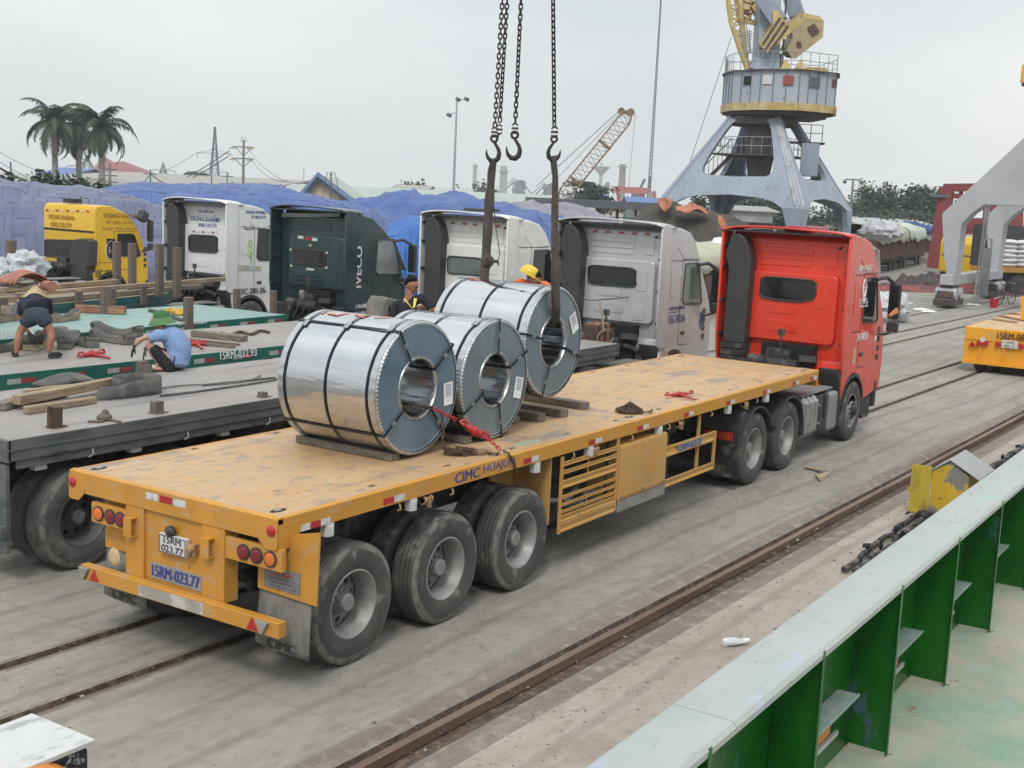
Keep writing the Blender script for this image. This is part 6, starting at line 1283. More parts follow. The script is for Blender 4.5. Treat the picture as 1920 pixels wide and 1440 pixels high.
b = MB(); b.lathe([(.108,.02),(.135,-.005),(.172,-.062),(.176,-.070),(.168,-.066),(.11,-.01)], (0,0,0), 'z', 28); b.b.transform(Matrix.Translation(J(303,598)) @ Matrix((hb[0],hb[1],hb[2])).transposed().to_4x4() @ Matrix.Diagonal((1.1,.98,1,1)))
part('helmet_brim', b, mat('pale green helmet brim', (.085,.20,.075), .8, var=.1, vs=20), hm, world=True, smooth=True)
# ---- bending man with conical hat
base = at(62, 670, Z=1.487); D1 = (base-CAM).dot(fw)
def K(px, py, dd=0): return J(px, py, dd, D1)
T = person('man bending forward in dark shirt, denim shorts and pale conical hat', base)
FH = Vector((fw.x,fw.y,0)).normalized(); F = basis(FH*.6-UPV*.8, FH*.8+UPV*.6); hc = K(66,562,.66); ex, HP = head_fn(hc, F)
n_ = {'pel':(K(68,590,.02),.09),'sp':(K(67,575,.24),.08),'ch':(K(66,566,.46),.09),'nk':(K(66,563,.58),.055),'hd':(hc,.06),
 'hl':(K(53,598,.02),.085),'kl':(K(37,624,.04),.055),'cl':(K(34,637,-.0),.060),'al':(K(31,659,.0),.036),'tl':(K(31,664,.01),.036),
 'hr':(K(82,598,.02),.085),'kr':(K(97,622,.04),.055),'cr':(K(96,635,-.0),.060),'ar':(K(92,657,.0),.036),'tr':(K(92,662,.01),.036),
 'sl':(K(43,567,.46),.055),'el':(K(38,598,.5),.038),'wl':(K(55,625,.5),.027),'sr':(K(90,567,.46),.055),'er':(K(92,600,.55),.038),'wr':(K(80,628,.55),.027)}
skin('body', n_, [('pel','sp'),('sp','ch'),('ch','nk'),('nk','hd'),('pel','hl'),('hl','kl'),('kl','cl'),('cl','al'),('al','tl'),('pel','hr'),('hr','kr'),('kr','cr'),('cr','ar'),('ar','tr'),('ch','sl'),('sl','el'),('el','wl'),('ch','sr'),('sr','er'),('er','wr')], [m_skin, m_eye, m_lip], T, extra=ex)
n_ = {'pel':(K(67,582,.07),.155),'sp':(K(67,574,.24),.16),'ch':(K(66,565,.45),.165),'nk':(K(66,563,.55),.09),'sl':(K(43,568,.44),.08),'el':(K(38,592,.45),.062),'sr':(K(90,568,.44),.08),'er':(K(95,590,.5),.055)}
skin('shirt', n_, [('pel','sp'),('sp','ch'),('ch','nk'),('ch','sl'),('sl','el'),('ch','sr'),('sr','er')], m_navy, T, root=1, noise_amp=.008)
n_ = {'top':(K(67,583,.08),.15),'pel':(K(67,591,.01),.145),'hl':(K(53,598,.01),.115),'k1':(K(42,612,.02),.095),'hr':(K(82,598,.01),.115),'k2':(K(94,611,.02),.095)}
skin('shorts', n_, [('top','pel'),('pel','hl'),('hl','k1'),('pel','hr'),('hr','k2')], m_denim, T, root=1, noise_amp=.008)
hand(T, K(55,625,.5), -UPV+RI*.3, -FH, m_glove, 1, .5, 1, 'glove'); hand(T, K(80,628,.55), -UPV-RI*.3, -FH, m_glove, 1, .5, -1, 'glove')
for px in (31, 92): h_ = K(px,668,.0); h_.z = 1.487; sh_ = RI*(.11 if px > 50 else -.10); shoe(T, h_-FH*.02, h_+FH*.16+sh_, m_blackc, .05)
b = MB(); b.lathe([(0,.15),(.05,.115),(.12,.055),(.165,.01),(.205,-.015),(.20,-.02),(.12,.045),(0,.135)], (0,0,0), 'z', 32); hb = basis(FH, UPV*1-FH*.10); b.b.transform(Matrix.Translation(K(66,553.5,.62)) @ Matrix((hb[0],hb[1],hb[2])).transposed().to_4x4())
part('conical_hat', b, mat('woven straw', (.62,.52,.33), .8, var=.1, vs=30, bump=.3, bs=80), T, world=True, smooth=True)
# ---- man in a black polo behind the coils
D2 = (at(771,540,Y=4.1)-CAM).dot(fw)
def Q(px, py, dd=0): return J(px, py, dd, D2)
T = person('man in black polo with yellow collar reaching toward the hanging coil', (6.95,4.15,1.487))
F = basis(RI*.85-FH*.35-UPV*.42, UPV+RI*.25); hc = Q(771,536); ex, HP = head_fn(hc, F, 1.02)
def grounded(p, z=1.5): return Vector((p.x, p.y, z))
hp = Q(764,620,.03)
n_ = {'ch':(Q(769,582,.02),.09),'nk0':(Q(766,565,.0),.068),'nk':(Q(767,553,.0),.062),'hd':(hc,.06),'sl':(Q(743,578,.08),.06),'e1':(Q(738,606,.05),.042),'w1':(Q(752,622,-.1),.028),
 'sr':(Q(796,571,-.03),.06),'e2':(Q(815,582,-.1),.042),'f2':(Q(826,585,-.14),.038),'w2':(Q(846,588,-.22),.026),'pel':(hp,.12),
 'h1':(hp+RI*-.09-UPV*.05,.085),'k1':(grounded(hp+RI*-.1,1.98),.06),'a1':(grounded(hp+RI*-.1,1.56),.038),'h2':(hp+RI*.09-UPV*.05,.085),'k2':(grounded(hp+RI*.1,1.98),.06),'a2':(grounded(hp+RI*.1,1.56),.038)}
skin('body', n_, [('ch','nk0'),('nk0','nk'),('nk','hd'),('ch','sl'),('sl','e1'),('e1','w1'),('ch','sr'),('sr','e2'),('e2','f2'),('f2','w2'),('ch','pel'),('pel','h1'),('h1','k1'),('k1','a1'),('pel','h2'),('h2','k2'),('k2','a2')], [m_skin, m_eye, m_lip], T, extra=ex)
part('hair', hair_mb(hc, F, 1.03, .02), m_hair, T, world=True, smooth=True)
sh = garment('polo_shirt', [([hp-UPV*.08,hp,Q(767,600,.03),Q(768,582,.03),Q(768,570,.03),Q(767,562,.02)],[.12,.145,.16,.165,.13,.07]), ([Q(766,574,.04),Q(745,574,.08),Q(740,590,.06),Q(739,600,.05)],[.10,.085,.075,.065]), ([Q(772,570,.02),Q(794,562,-.03),Q(806,573,-.07),Q(811,579,-.09)],[.10,.085,.072,.066])], m_blackc, T)
m_yelc = mat('yellow collar cloth', (.72,.60,.10), .8)
b = MB()
for a_, c_, w_ in ((Q(779,560,-.10),Q(776,577,-.185),.045),(Q(758,560,-.08),Q(766,570,-.16),.022),(Q(766,570,-.16),Q(774,579,-.19),.012)): b.beam(a_, c_, w_, .012, w_*.5, upv=tuple(fw))
for t in range(1): b.tube([Q(807,579,-.07)+ (RI*.3+UPV*.9)*.0 + (UPV*math.cos(k*.7)+FH*math.sin(k*.7))*.074 for k in range(10)], .007, 5)
part('collar', b, m_yelc, sh, world=True, smooth=True)
b = MB(); b.beam(Q(783,573,-.19), Q(790,570,-.18), .012, .01, upv=tuple(fw)); part('shirt_badge', b, m_lwhite, sh, world=True)
n_ = {'pel':(hp-UPV*.06,.13),'h1':(hp+RI*-.09-UPV*.1,.11),'k1':(grounded(hp+RI*-.1,1.98),.085),'a1':(grounded(hp+RI*-.1,1.60),.07),'h2':(hp+RI*.09-UPV*.1,.11),'k2':(grounded(hp+RI*.1,1.98),.085),'a2':(grounded(hp+RI*.1,1.60),.07)}
skin('trousers', n_, [('pel','h1'),('h1','k1'),('k1','a1'),('pel','h2'),('h2','k2'),('k2','a2')], m_navy, T)
hand(T, Q(846,588,-.22), RI-UPV*.1, UPV, m_skin, 1, .4, 1)
hand(T, Q(752,622,-.1), RI-UPV*.4, UPV, m_skin, 1, .5, -1)
for s_ in (-.1,.1): g_ = grounded(hp+RI*s_,1.487); shoe(T, g_, g_+RI*.12-FH*.16, m_blackc, .05)
# ---- helmeted rigger in orange behind the hanging coil
D3 = (at(1000,520,Y=2.12)-CAM).dot(fw)
def Q3(px, py, dd=0): return J(px, py, dd, D3)
T = person('rigger in orange vest and yellow hard hat bending behind the hanging coil', (7.0,2.15,1.487))
F = basis(RI*.75-UPV*.75-FH*.2, UPV*.8+RI*.6); hc = Q3(999,524); ex, HP = head_fn(hc, F, 1.0)
hp = Q3(1006,590,.25)
n_ = {'ch':(Q3(1000,552,.12),.13),'nk':(Q3(1003,535,.03),.06),'hd':(hc,.06),'sl':(Q3(974,541,.1),.055),'e1':(Q3(960,560,-.05),.04),'w1':(Q3(962,530,-.08),.028),'sr':(Q3(1024,543,.1),.055),'e2':(Q3(1030,575,.0),.04),'w2':(Q3(1012,590,-.15),.028),'pel':(hp,.12),
 'h1':(hp+RI*-.09-UPV*.05,.085),'k1':(grounded(hp+RI*-.1,1.98),.06),'a1':(grounded(hp+RI*-.1,1.56),.038),'h2':(hp+RI*.09-UPV*.05,.085),'k2':(grounded(hp+RI*.1,1.98),.06),'a2':(grounded(hp+RI*.1,1.56),.038)}
skin('body', n_, [('ch','nk'),('nk','hd'),('ch','sl'),('sl','e1'),('e1','w1'),('ch','sr'),('sr','e2'),('e2','w2'),('ch','pel'),('pel','h1'),('h1','k1'),('k1','a1'),('pel','h2'),('h2','k2'),('k2','a2')], [m_skin, m_eye, m_lip], T, extra=ex)
garment('safety_vest', [([hp-UPV*.1,hp,Q3(1003,565,.15),Q3(1001,550,.12),Q3(1002,540,.08)],[.12,.15,.165,.15,.08]), ([Q3(1000,545,.1),Q3(978,534,.08),Q3(966,536,.0),Q3(962,541,-.05)],[.10,.08,.07,.055]), ([Q3(1003,545,.1),Q3(1021,538,.1),Q3(1028,552,.05)],[.10,.08,.065])], m_orangev, T)
n_ = {'pel':(hp-UPV*.06,.13),'h1':(hp+RI*-.09-UPV*.1,.11),'k1':(grounded(hp+RI*-.1,1.98),.085),'a1':(grounded(hp+RI*-.1,1.60),.07),'h2':(hp+RI*.09-UPV*.1,.11),'k2':(grounded(hp+RI*.1,1.98),.085),'a2':(grounded(hp+RI*.1,1.60),.07)}
skin('trousers', n_, [('pel','h1'),('h1','k1'),('k1','a1'),('pel','h2'),('h2','k2'),('k2','a2')], m_navy, T)
hand(T, Q3(962,530,-.08), UPV*.8-RI*.2, -RI, mat('white work glove', (.62,.60,.58), .8), 1, .5, 1, 'glove'); hand(T, Q3(1012,590,-.15), -RI, UPV, MC['white work glove'], 1, .5, -1, 'glove')
for s_ in (-.1,.1): g_ = grounded(hp+RI*s_,1.487); shoe(T, g_, g_-RI*.12-FH*.16, m_blackc, .05)
part('hair', hair_mb(hc, F, 1.0, -.1), m_hair, T, world=True, smooth=True)
hb = basis(RI*.9-UPV*.45, UPV*.9+RI*.42)
b = MB(); b.lathe([(0,.125),(.05,.12),(.09,.095),(.115,.05),(.122,.0),(.135,-.006),(.122,-.008),(.11,.02)], (0,0,0), 'z', 28); b.b.transform(Matrix.Translation(Q3(992,515)) @ Matrix((hb[0],hb[1],hb[2])).transposed().to_4x4() @ Matrix.Diagonal((1.12,.92,1,1)))
b.ell(Q3(992,515)+hb[0]*.12+hb[2]*.0, (.06,.09,.012), e=Matrix((hb[0],hb[1],hb[2])).transposed().to_euler())
part('hard_hat', b, mat('yellow hard hat plastic', (.75,.52,.03), .3, var=.04), T, world=True, smooth=True)
b = MB(); b.tube([HP(.02,.085,-.09), HP(.05,.08,-.0), HP(.09,.05,.03), HP(.1,0,.03)], .012, 6); part('chin_strap', b, m_blackc, T, world=True, smooth=True)
# ================================================================ background: helpers
def hz(px): return 319.7+.04614*px
def G(px, D, z=0):
    p = at(px, hz(px), D=D); return Vector((p.x, p.y, z))
def Zt(px, py, D): return at(px, py, D=D).z
def A(px, py, D): return at(px, py, D=D)
# ---- tarpaulin covered stacks
def tarpmat(name, c, c2, c3=None):
    return mat(name, c, .55, var=.15, vs=.6, bump=.5, bs=2.5, dirt=[(c2, .5, .35, None, .25, .8), (c3 or (c[0]*.6,c[1]*.6,c[2]*.65), .35, 1.4, (1,1,.4), .12, .6)])
m_tpur = tarpmat('faded purple blue tarpaulin', (.105,.12,.215), (.165,.175,.265), (.07,.075,.14)); m_tblu = tarpmat('blue tarpaulin', (.045,.10,.29), (.09,.145,.35), (.03,.055,.18)); m_tblu2 = tarpmat('bright blue tarpaulin', (.025,.14,.44), (.04,.10,.34)); m_tgry = tarpmat('grey violet tarpaulin', (.22,.21,.26), (.30,.29,.33), (.13,.12,.16))
m_rope = mat('dark net rope', (.075,.08,.16), .9)
def lerp_pts(pts, t):
    x = pts[0][0]+(pts[-1][0]-pts[0][0])*t
    for (a, b_), (c, d) in zip(pts, pts[1:]):
        if x <= c+1e-6: s_ = (x-a)/max(1e-6, c-a); s2 = s_*s_*(3-2*s_)*.5+s_*.5; return x, b_+(d-b_)*s2
    return pts[-1]
def tarp(label, Df, Dt, Db, top, m, puff=0, fold=.1, seed=0, rope=None, flat_back=.9, gx=26, gy=9):
    """covered heap: front foot Df, crest Dt, back Db metres away; crest height follows the photographed outline"""
    def S_(u, v, extra=0):
        px, py = lerp_pts(top, u); h_ = Zt(px, py, Dt)
        if v < .5: s_ = v*2; D = Df+(Dt-Df)*s_; z = h_*(1-(1-s_)**2.6)
        else: s_ = (v-.5)*2; D = Dt+(Db-Dt)*s_; z = h_*(1-flat_back*s_**2)
        p = G(px, D); q_ = Vector((p.x, p.y, 0))
        z += fold*(noise.noise(q_*.35+Vector((seed,0,0)))+.5*noise.noise(q_*.9+Vector((0,seed,0)))+(0 if puff else 1.3*(.25-abs(noise.noise(q_*.55+Vector((seed,seed,0)))))+.5*(.2-abs(noise.noise(q_*1.5)))))*min(1, v*4)
        fx = noise.noise(Vector((u*14+seed, v*1.2, 3)))
        d_ = fold*1.0*fx*max(0, 1-v*2.2)
        if puff: z += puff*((abs(math.sin(u*math.pi*gx+.5*noise.noise(q_*.25)+(int(v*gy) % 2)*1.57))**.5)*abs(math.sin(v*math.pi*gy+.35*noise.noise(q_*.2)))**.4) - puff*.5 + .25*max(0,.35-v)*noise.noise(Vector((u*60, v*3, seed)))
        return Vector((p.x, p.y, 0))-FH*d_*2+Vector((0,0,max(.02, z+extra)))
    b = MB(); b.grid(lambda u, v: tuple(S_(u, v)), 150, 70)
    o = solo('covered_stack', label, 'tarpaulin', b, m, smooth=True, flat_ang=60)
    if puff:
        b = MB()
        for j in range(1, int(gy*.62)):
            b.tube([S_(k/90, (j+.12*math.sin(k*.5+j*2))/gy, -.0) for k in range(91)], .009, 3)
            for k in range(gx+1):
                u_ = min(1, (k+.5*(j % 2)+.15*math.sin(k*3+j))/gx); b.tube([S_(u_, (j+t)/gy, 0) for t in (0,.25,.5,.75,1)], .009, 3)
        b.b.transform(Matrix.Translation(-o.location)); part('net_rope', b, m_rope, o)
    return o
tarp('long heap under faded purple blue quilted tarpaulin and nets behind the yellow truck', 38, 44, 56, [(-160,322),(-60,328),(0,334),(60,340),(100,346),(150,350),(190,358),(240,368),(300,392),(340,425),(370,470)], m_tpur, .05, .35, 1, None, gx=19, gy=16)
tarp('heap under blue quilted tarpaulin behind the white and the dark green truck', 47, 54, 66, [(150,362),(200,352),(260,347),(330,345),(400,346),(470,349),(530,356),(580,364),(640,376),(690,392),(740,425),(790,475)], m_tblu, .06, .2, 5, None, gx=24, gy=16)
tarp('heap under creased blue tarpaulin between the dark green and the white truck', 52, 60, 75, [(600,400),(640,384),(690,374),(730,367),(760,366),(790,371),(830,367),(858,366),(900,378),(950,388),(1000,398),(1040,412),(1080,432)], m_tblu, 0, .45, 9)
tarp('bright blue sheet hanging low beside the white truck', 44, 47, 51, [(715,445),(735,420),(780,408),(830,402),(880,410),(920,430)], m_tblu2, 0, .25, 12)
tarp('heap under grey violet tarpaulin behind the hanging slings', 63, 70, 82, [(900,400),(940,390),(980,383),(1040,384),(1080,388),(1110,397),(1140,408),(1180,440)], m_tgry, 0, .4, 15)
# ---- spoil heaps
m_spoil = mat('dark brown spoil', (.060,.052,.042), .95, var=.25, vs=1.5, bump=1, bs=4, dirt=[((.10,.085,.068), .4, .8), ((.035,.03,.027), .4, 6)]); m_spoil2 = mat('brown earth', (.15,.115,.09), .95, var=.2, vs=1.5, bump=1, bs=4, dirt=((.08,.065,.055), .4, 1.6))
m_tarpo = mat('orange tarpaulin', (.42,.15,.08), .6, var=.2, vs=2, bump=.4, bs=4)
def heap(label, Df, Dt, Db, top, m, seed, amp=.5):
    def S_(u, v):
        px, py = lerp_pts(top, u); h_ = Zt(px, py, Dt); s_ = v*2 if v < .5 else (v-.5)*2; D = Df+(Dt-Df)*s_ if v < .5 else Dt+(Db-Dt)*s_
        z = h_*(s_**.8 if v < .5 else 1-.9*s_); p = G(px, D); return (p.x, p.y, max(0, z+amp*min(1,v*5)*(noise.noise(p*.5+Vector((seed,0,0)))*.7+.5*noise.noise(p*1.4)+.25*noise.noise(p*4))))
    b = MB(); b.grid(S_, 130, 50); return solo('spoil_heap', label, 'earth heap', b, m, smooth=True, flat_ang=70)
heap('large heap of dark spoil behind the silver truck, partly under orange sheets', 56, 66, 80, [(1140,470),(1160,425),(1190,404),(1220,388),(1250,378),(1290,385),(1330,392),(1370,402),(1400,420),(1430,455)], m_spoil, 2, .35)
heap('brown earth heap beyond the rail wagons', 100, 108, 120, [(1640,462),(1665,448),(1700,433),(1725,432),(1745,445),(1770,463)], m_spoil2, 5, .4)
for i, (P_, lb) in enumerate((([(1232,377,64),(1240,372,65),(1262,376,66),(1256,392,63),(1244,398,62)], 'crumpled orange sheet at the top of the spoil heap beside the crane leg'), ([(1266,388,64),(1300,386,65),(1322,393,65),(1330,402,64),(1300,394,62),(1268,397,62)], 'orange sheet edging the crest of the spoil heap under the crane'), ([(1345,404,60),(1352,408,61),(1368,432,60),(1362,438,59),(1350,420,59)], 'narrow orange sheet hanging beside the red truck roof'))):
    b = MB(); c_ = [A(x, y, D) for x, y, D in P_]; m_ = sum(c_, Vector())/len(c_)+Vector((0,0,.2)); 
    for r_ in range(4):
        pass
    n_ = len(c_)
    b.grid(lambda u, v: tuple(c_[int(u*n_) % n_].lerp(c_[(int(u*n_)+1) % n_], (u*n_) % 1).lerp(m_, v)+Vector((0,0,.25*noise.noise(Vector((u*9,v*3,i)))))), n_*4, 4, cu=True); solo('orange_sheet', lb, 'tarpaulin', b, m_tarpo, smooth=True, solid=.05)
# ---- buildings
def roofmat(name, c, c2): return mat(name, c, .6, var=.08, vs=.15, dirt=[(c2, .4, .12, (1,1,1), .2, .7), (tuple(x*.75 for x in c), .25, .8, (3,.2,1), .1, .5)])
m_rgreen = roofmat('pale green roof sheet', (.34,.41,.36), (.40,.45,.41)); m_rgrey = roofmat('grey brown roof sheet', (.30,.29,.27), (.36,.34,.31)); m_rblue = roofmat('blue roof sheet', (.08,.15,.36), (.12,.19,.40)); m_rred = roofmat('dull red roof tiles', (.26,.10,.105), (.32,.15,.15)); m_rpale = roofmat('pale grey roof sheet', (.42,.42,.42), (.36,.33,.30))
m_wcream = mat('stained cream wall', (.50,.42,.31), .85, var=.12, vs=.5, dirt=((.30,.26,.2), .35, .4)); m_wgreen = mat('pale green wall', (.36,.42,.36), .8, var=.08, vs=.3); m_wgrey = mat('grey wall', (.30,.31,.33), .8, var=.1, vs=.3, dirt=((.22,.22,.23), .4, .25)); m_wdark = mat('dark corrugated wall', (.045,.05,.06), .7, var=.1, vs=.5)
def shed(label, e0, e1, De, r0, r1, Dr, mroof, mwall, ov=.6, cat='warehouse', name='warehouse', win=0, fascia=None):
    """gabled shed: photographed ends of the near eave (distance De) and of the ridge (distance Dr)"""
    E0, E1 = A(*e0, De), A(*e1, De); R0, R1 = A(*r0, Dr), A(*r1, Dr); ze, zr = (E0.z+E1.z)/2, (R0.z+R1.z)/2
    E0.z = E1.z = ze; R0.z = R1.z = max(zr, ze+.3)
    dx = (E1-E0).normalized(); nrm = Vector((-dx.y, dx.x, 0)); 
    if nrm.dot(FH) < 0: nrm = -nrm
    w_ = max(1.5, ((R0+R1)/2-(E0+E1)/2).dot(nrm)); R0 = E0+nrm*w_; R1 = E1+nrm*w_; R0.z = R1.z = max(zr, ze+.3); B0, B1 = E0+nrm*2*w_, E1+nrm*2*w_
    T = thing(name, label, cat, ((E0.x+B1.x)/2, (E0.y+B1.y)/2, 0)); o = dx*ov
    b = MB()
    b.poly([E0-o-nrm*ov*.6, E1+o-nrm*ov*.6, R1+o, R0-o]); b.poly([R0-o, R1+o, B1+o, B0-o]); part('roof', b, mroof, T, world=True, solid=.12)
    b = MB(); f = lambda p: Vector((p.x, p.y, 0)); d_ = Vector((0,0,.1))
    b.poly([f(E0), f(E1), E1-d_, E0-d_]); b.poly([f(E1), f(B1), B1-d_, R1-d_, E1-d_]); b.poly([f(B1), f(B0), B0-d_, B1-d_]); b.poly([f(B0), f(E0), E0-d_, R0-d_, B0-d_]); W_ = part('wall', b, mwall, T, world=True)
    if fascia:
        for P_, Q_, S2 in ((E0, R0, B0), (E1, R1, B1)):
            b = MB(); off = -dx*(ov+.1) if P_ is E0 else dx*(ov+.1); b.tube([P_+off-nrm*ov*.6, Q_+off, S2+off], .22, 4); part('gable_trim', b, fascia, T, world=True)
    L_ = (E1-E0).length
    for k in range(win):
        c_ = E0+dx*L_*(k+.5)/win-nrm*.03; b = MB(); b.beam(Vector((c_.x,c_.y,ze*.35)), Vector((c_.x,c_.y,ze*.7)), 1.2, .08, upv=tuple(nrm)); part('window', b, m_dkgap, W_, world=True)
    return T
shed('long warehouse with a pale green roof behind the tarpaulin heaps', (440,372), (1110,404), 118, (448,344), (1090,366), 138, m_rgreen, m_wgreen, win=14)
shed('grey roofed shed behind the royal palms on the left', (-60,352), (420,356), 108, (-60,306), (440,336), 150, m_rgrey, m_wgrey, win=8)
shed('small blue roof patch building behind the leftmost palm', (80,326), (128,328), 160, (84,312), (124,316), 168, m_rblue, m_wgrey)
shed('cream gabled building with blue grey trim, farther left one at the power pole', (425,362), (485,362), 96, (433,345), (490,348), 101, m_rgreen, m_wcream, fascia=mat('blue grey trim', (.10,.15,.26), .6), name='gabled_building', cat='building')
def gable(label, px0, px1, pxm, ye, yr, D):
    E_, F_, Rg = A(px0, ye, D), A(px1, ye+2, D), A(pxm, yr, D); T = thing('gabled_building', label, 'building', tuple(G(pxm, D+4))); dp = FH*9
    b = MB(); g0 = [Vector((E_.x,E_.y,0)), Vector((F_.x,F_.y,0)), F_, Rg, E_]; b.poly(g0); b.poly([p+dp for p in g0][::-1]); b.poly([g0[0], g0[4], g0[4]+dp, g0[0]+dp]); b.poly([g0[1], g0[1]+dp, F_+dp, F_]); part('wall', b, m_wcream, T, world=True)
    b = MB(); o = -FH*.5; u_ = Vector((0,0,.25)); b.poly([E_+o+u_*.2, Rg+o+u_, Rg+dp+u_, E_+dp+u_*.2]); b.poly([Rg+o+u_, F_+o+u_*.2, F_+dp+u_*.2, Rg+dp+u_]); part('roof', b, m_rgreen, T, world=True, solid=.1)
    b = MB(); b.tube([E_+o+(E_-Rg)*.12, Rg+o+u_, F_+o+(F_-Rg)*.12], .3, 4); part('gable_trim', b, MC['blue grey trim'], T, world=True)
gable('cream gable with blue grey trim rising above the dark green truck', 556, 668, 598, 382, 337, 88)
# red curved roof
T = thing('temple_roof_building', 'building with a dull red curved roof between the palms', 'building', tuple(G(215, 175)))
b = MB(); W_ = [A(168,330,175), A(265,333,175), A(232,303,178), A(200,306,178)]; pk = A(193,292,180); b.poly([W_[0], W_[1], W_[2], W_[3]]); b.poly([W_[0], W_[3], pk]); b.poly([W_[3], W_[3]+FH*4, pk]); bk = [p+FH*14 for p in W_[:2]]; b.poly([W_[1], bk[1], W_[2]]); b.poly([bk[1], bk[0], W_[3], W_[2]]); b.poly([bk[0], W_[0], pk]); part('roof', b, m_rred, T, world=True, solid=.1, norm=False)
b = MB(); b.poly([Vector((W_[0].x,W_[0].y,0)), Vector((W_[1].x,W_[1].y,0)), W_[1], W_[0]]); b.poly([Vector((W_[1].x,W_[1].y,0)), Vector((bk[1].x,bk[1].y,0)), bk[1], W_[1]]); part('wall', b, m_wgrey, T, world=True, norm=False)
shed('blue roofed shed with green wall beside the hanging crane rope', (1087,384), (1138,383), 150, (1072,364), (1124,364), 158, m_rblue, m_wgreen)
shed('smaller blue roofed shed in front of the red gantry', (1188,392), (1240,392), 140, (1196,371), (1246,372), 146, m_rblue, m_wgreen)
shed('low building with a flat dark roof seen over the tarpaulins', (738,352), (800,356), 240, (745,345), (800,350), 250, m_rgrey, m_wgrey)
shed('low white building beside the lamp mast', (818,358), (880,360), 230, (825,352), (860,354), 236, m_rpale, mat('white wall', (.6,.6,.58), .8))
shed('grey two storey building under the portal crane', (1372,398), (1450,394), 118, (1372,387), (1450,388), 124, m_rgrey, m_wgrey, win=4)
shed('long low warehouse with patched grey and rusty roof on the right', (1632,428), (1772,432), 138, (1625,411), (1770,412), 150, m_rpale, m_wgrey)
shed('pale green roofed shed left of the grey warehouse', (1560,425), (1640,432), 150, (1540,402), (1640,410), 165, m_rgreen, m_wcream, win=3)
shed('low beige roofed shed behind the crane legs', (1440,412), (1560,418), 160, (1450,400), (1560,405), 170, m_rpale, m_wcream)
# roofed loading platform
T = thing('loading_canopy', 'dark flat loading canopy on posts behind the white and the silver truck', 'canopy', tuple(G(1140, 92)))
b = MB(); p0_, p1_ = A(985,379,92), A(1262,392,92); p0_.z = p1_.z = (p0_.z+p1_.z)/2+.1; b.beam(p0_+FH*3, p1_+FH*3, 7, .55); part('roof', b, mat('dark grey steel', (.09,.10,.12), .6), T, world=True)
for k in range(9): q_ = p0_.lerp(p1_, k/8); b = MB(); b.beam(Vector((q_.x,q_.y,0)), q_, .18, .18); part('post', b, m_wdark, T, world=True)
b = MB(); q_ = [p0_.lerp(p1_, t)+FH*5 for t in (.05,.42)]; b.poly([Vector((q_[0].x,q_[0].y,0)), Vector((q_[1].x,q_[1].y,0)), q_[1], q_[0]]); part('back_wall', b, m_wdark, T, world=True, solid=.1)
b = MB(); [b.beam(p0_.lerp(p1_, .45)-Vector((0,0,z_)), p1_-Vector((0,0,z_)), .06, .06) for z_ in (.9, 1.5)]; part('railing', b, m_wdark, T, world=True)
# ---- masts, poles, chimneys, pylons
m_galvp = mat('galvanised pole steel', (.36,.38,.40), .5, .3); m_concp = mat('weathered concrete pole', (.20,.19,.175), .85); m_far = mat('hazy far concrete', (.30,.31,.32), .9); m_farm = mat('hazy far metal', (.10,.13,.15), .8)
def mast(px, py0, py1, D, r0, r1, label, name='lamp_mast', m=None, cat='lamp mast'):
    top = A(px, py0, D); T = thing(name, label, cat, (top.x, top.y, 0)); b = MB(); b.cyl((top.x,top.y,0), top, r0, r1, 10); part('pole', b, m or m_galvp, T, world=True, smooth=True); return T, top
T, t_ = mast(857, 183, 0, 110, .16, .07, 'tall grey floodlight mast with three floodlights left of the slings')
for (dx_, dz, w_) in ((.1,-.15,.35),(.85,-.1,.35),(-.65,-1.55,.30)):
    b = MB(); b.tube([t_+Vector((0,0,-.35 if dz > -1 else -1.3)), t_+RI*dx_+Vector((0,0,dz+.1))], .04, 5); ar = part('arm', b, m_galvp, T, world=True)
    b = MB(); b.rbox(t_+RI*dx_+Vector((0,0,dz)), (.35,.4,.3), (.3,.3,0)); part('floodlight', b, m_farm, ar, world=True, bevel=.05)
T, t_ = mast(1600, 335, 0, 120, .16, .10, 'concrete lamp pole with two lamps in front of the trees on the right', m=m_concp)
b = MB(); b.beam(t_-RI*.8-Vector((0,0,.1)), t_+RI*.8-Vector((0,0,.1)), .1, .12); part('arm', b, m_farm, T, world=True)
for s_ in (-.8,.8): b = MB(); b.rbox(t_+RI*s_-Vector((0,0,.35)), (.3,.3,.3)); part('lamp', b, m_farm, T, world=True, bevel=.04)
T, t_ = mast(457, 262, 0, 130, .17, .12, 'power pole with two crossed arms above the blue tarpaulin', 'power_pole', m_concp, 'power pole')
for z_ in (.75, 1.95):
    b = MB(); c_ = t_-Vector((0,0,z_)); b.beam(c_-RI*1.1, c_+RI*1.1, .09, .12); b.tube([c_-RI*.9, c_-Vector((0,0,.95)), c_+RI*.9], .05, 5); arm = part('cross_arm', b, m_farm, T, world=True)
    for s_ in (-1.1,-.75,.75,1.1): b = MB(); b.cyl(c_+RI*s_, c_+RI*(s_-.42)-Vector((0,0,.22)), .08, seg=6); part('insulator', b, m_wcream, arm, world=True)
b = MB(); b.tube([t_+RI*.3*math.sin(t)+Vector((0,0,.3*math.cos(t))) for t in [k*.5 for k in range(13)]], .025, 4); part('earth_wire_loop', b, m_farm, T, world=True)
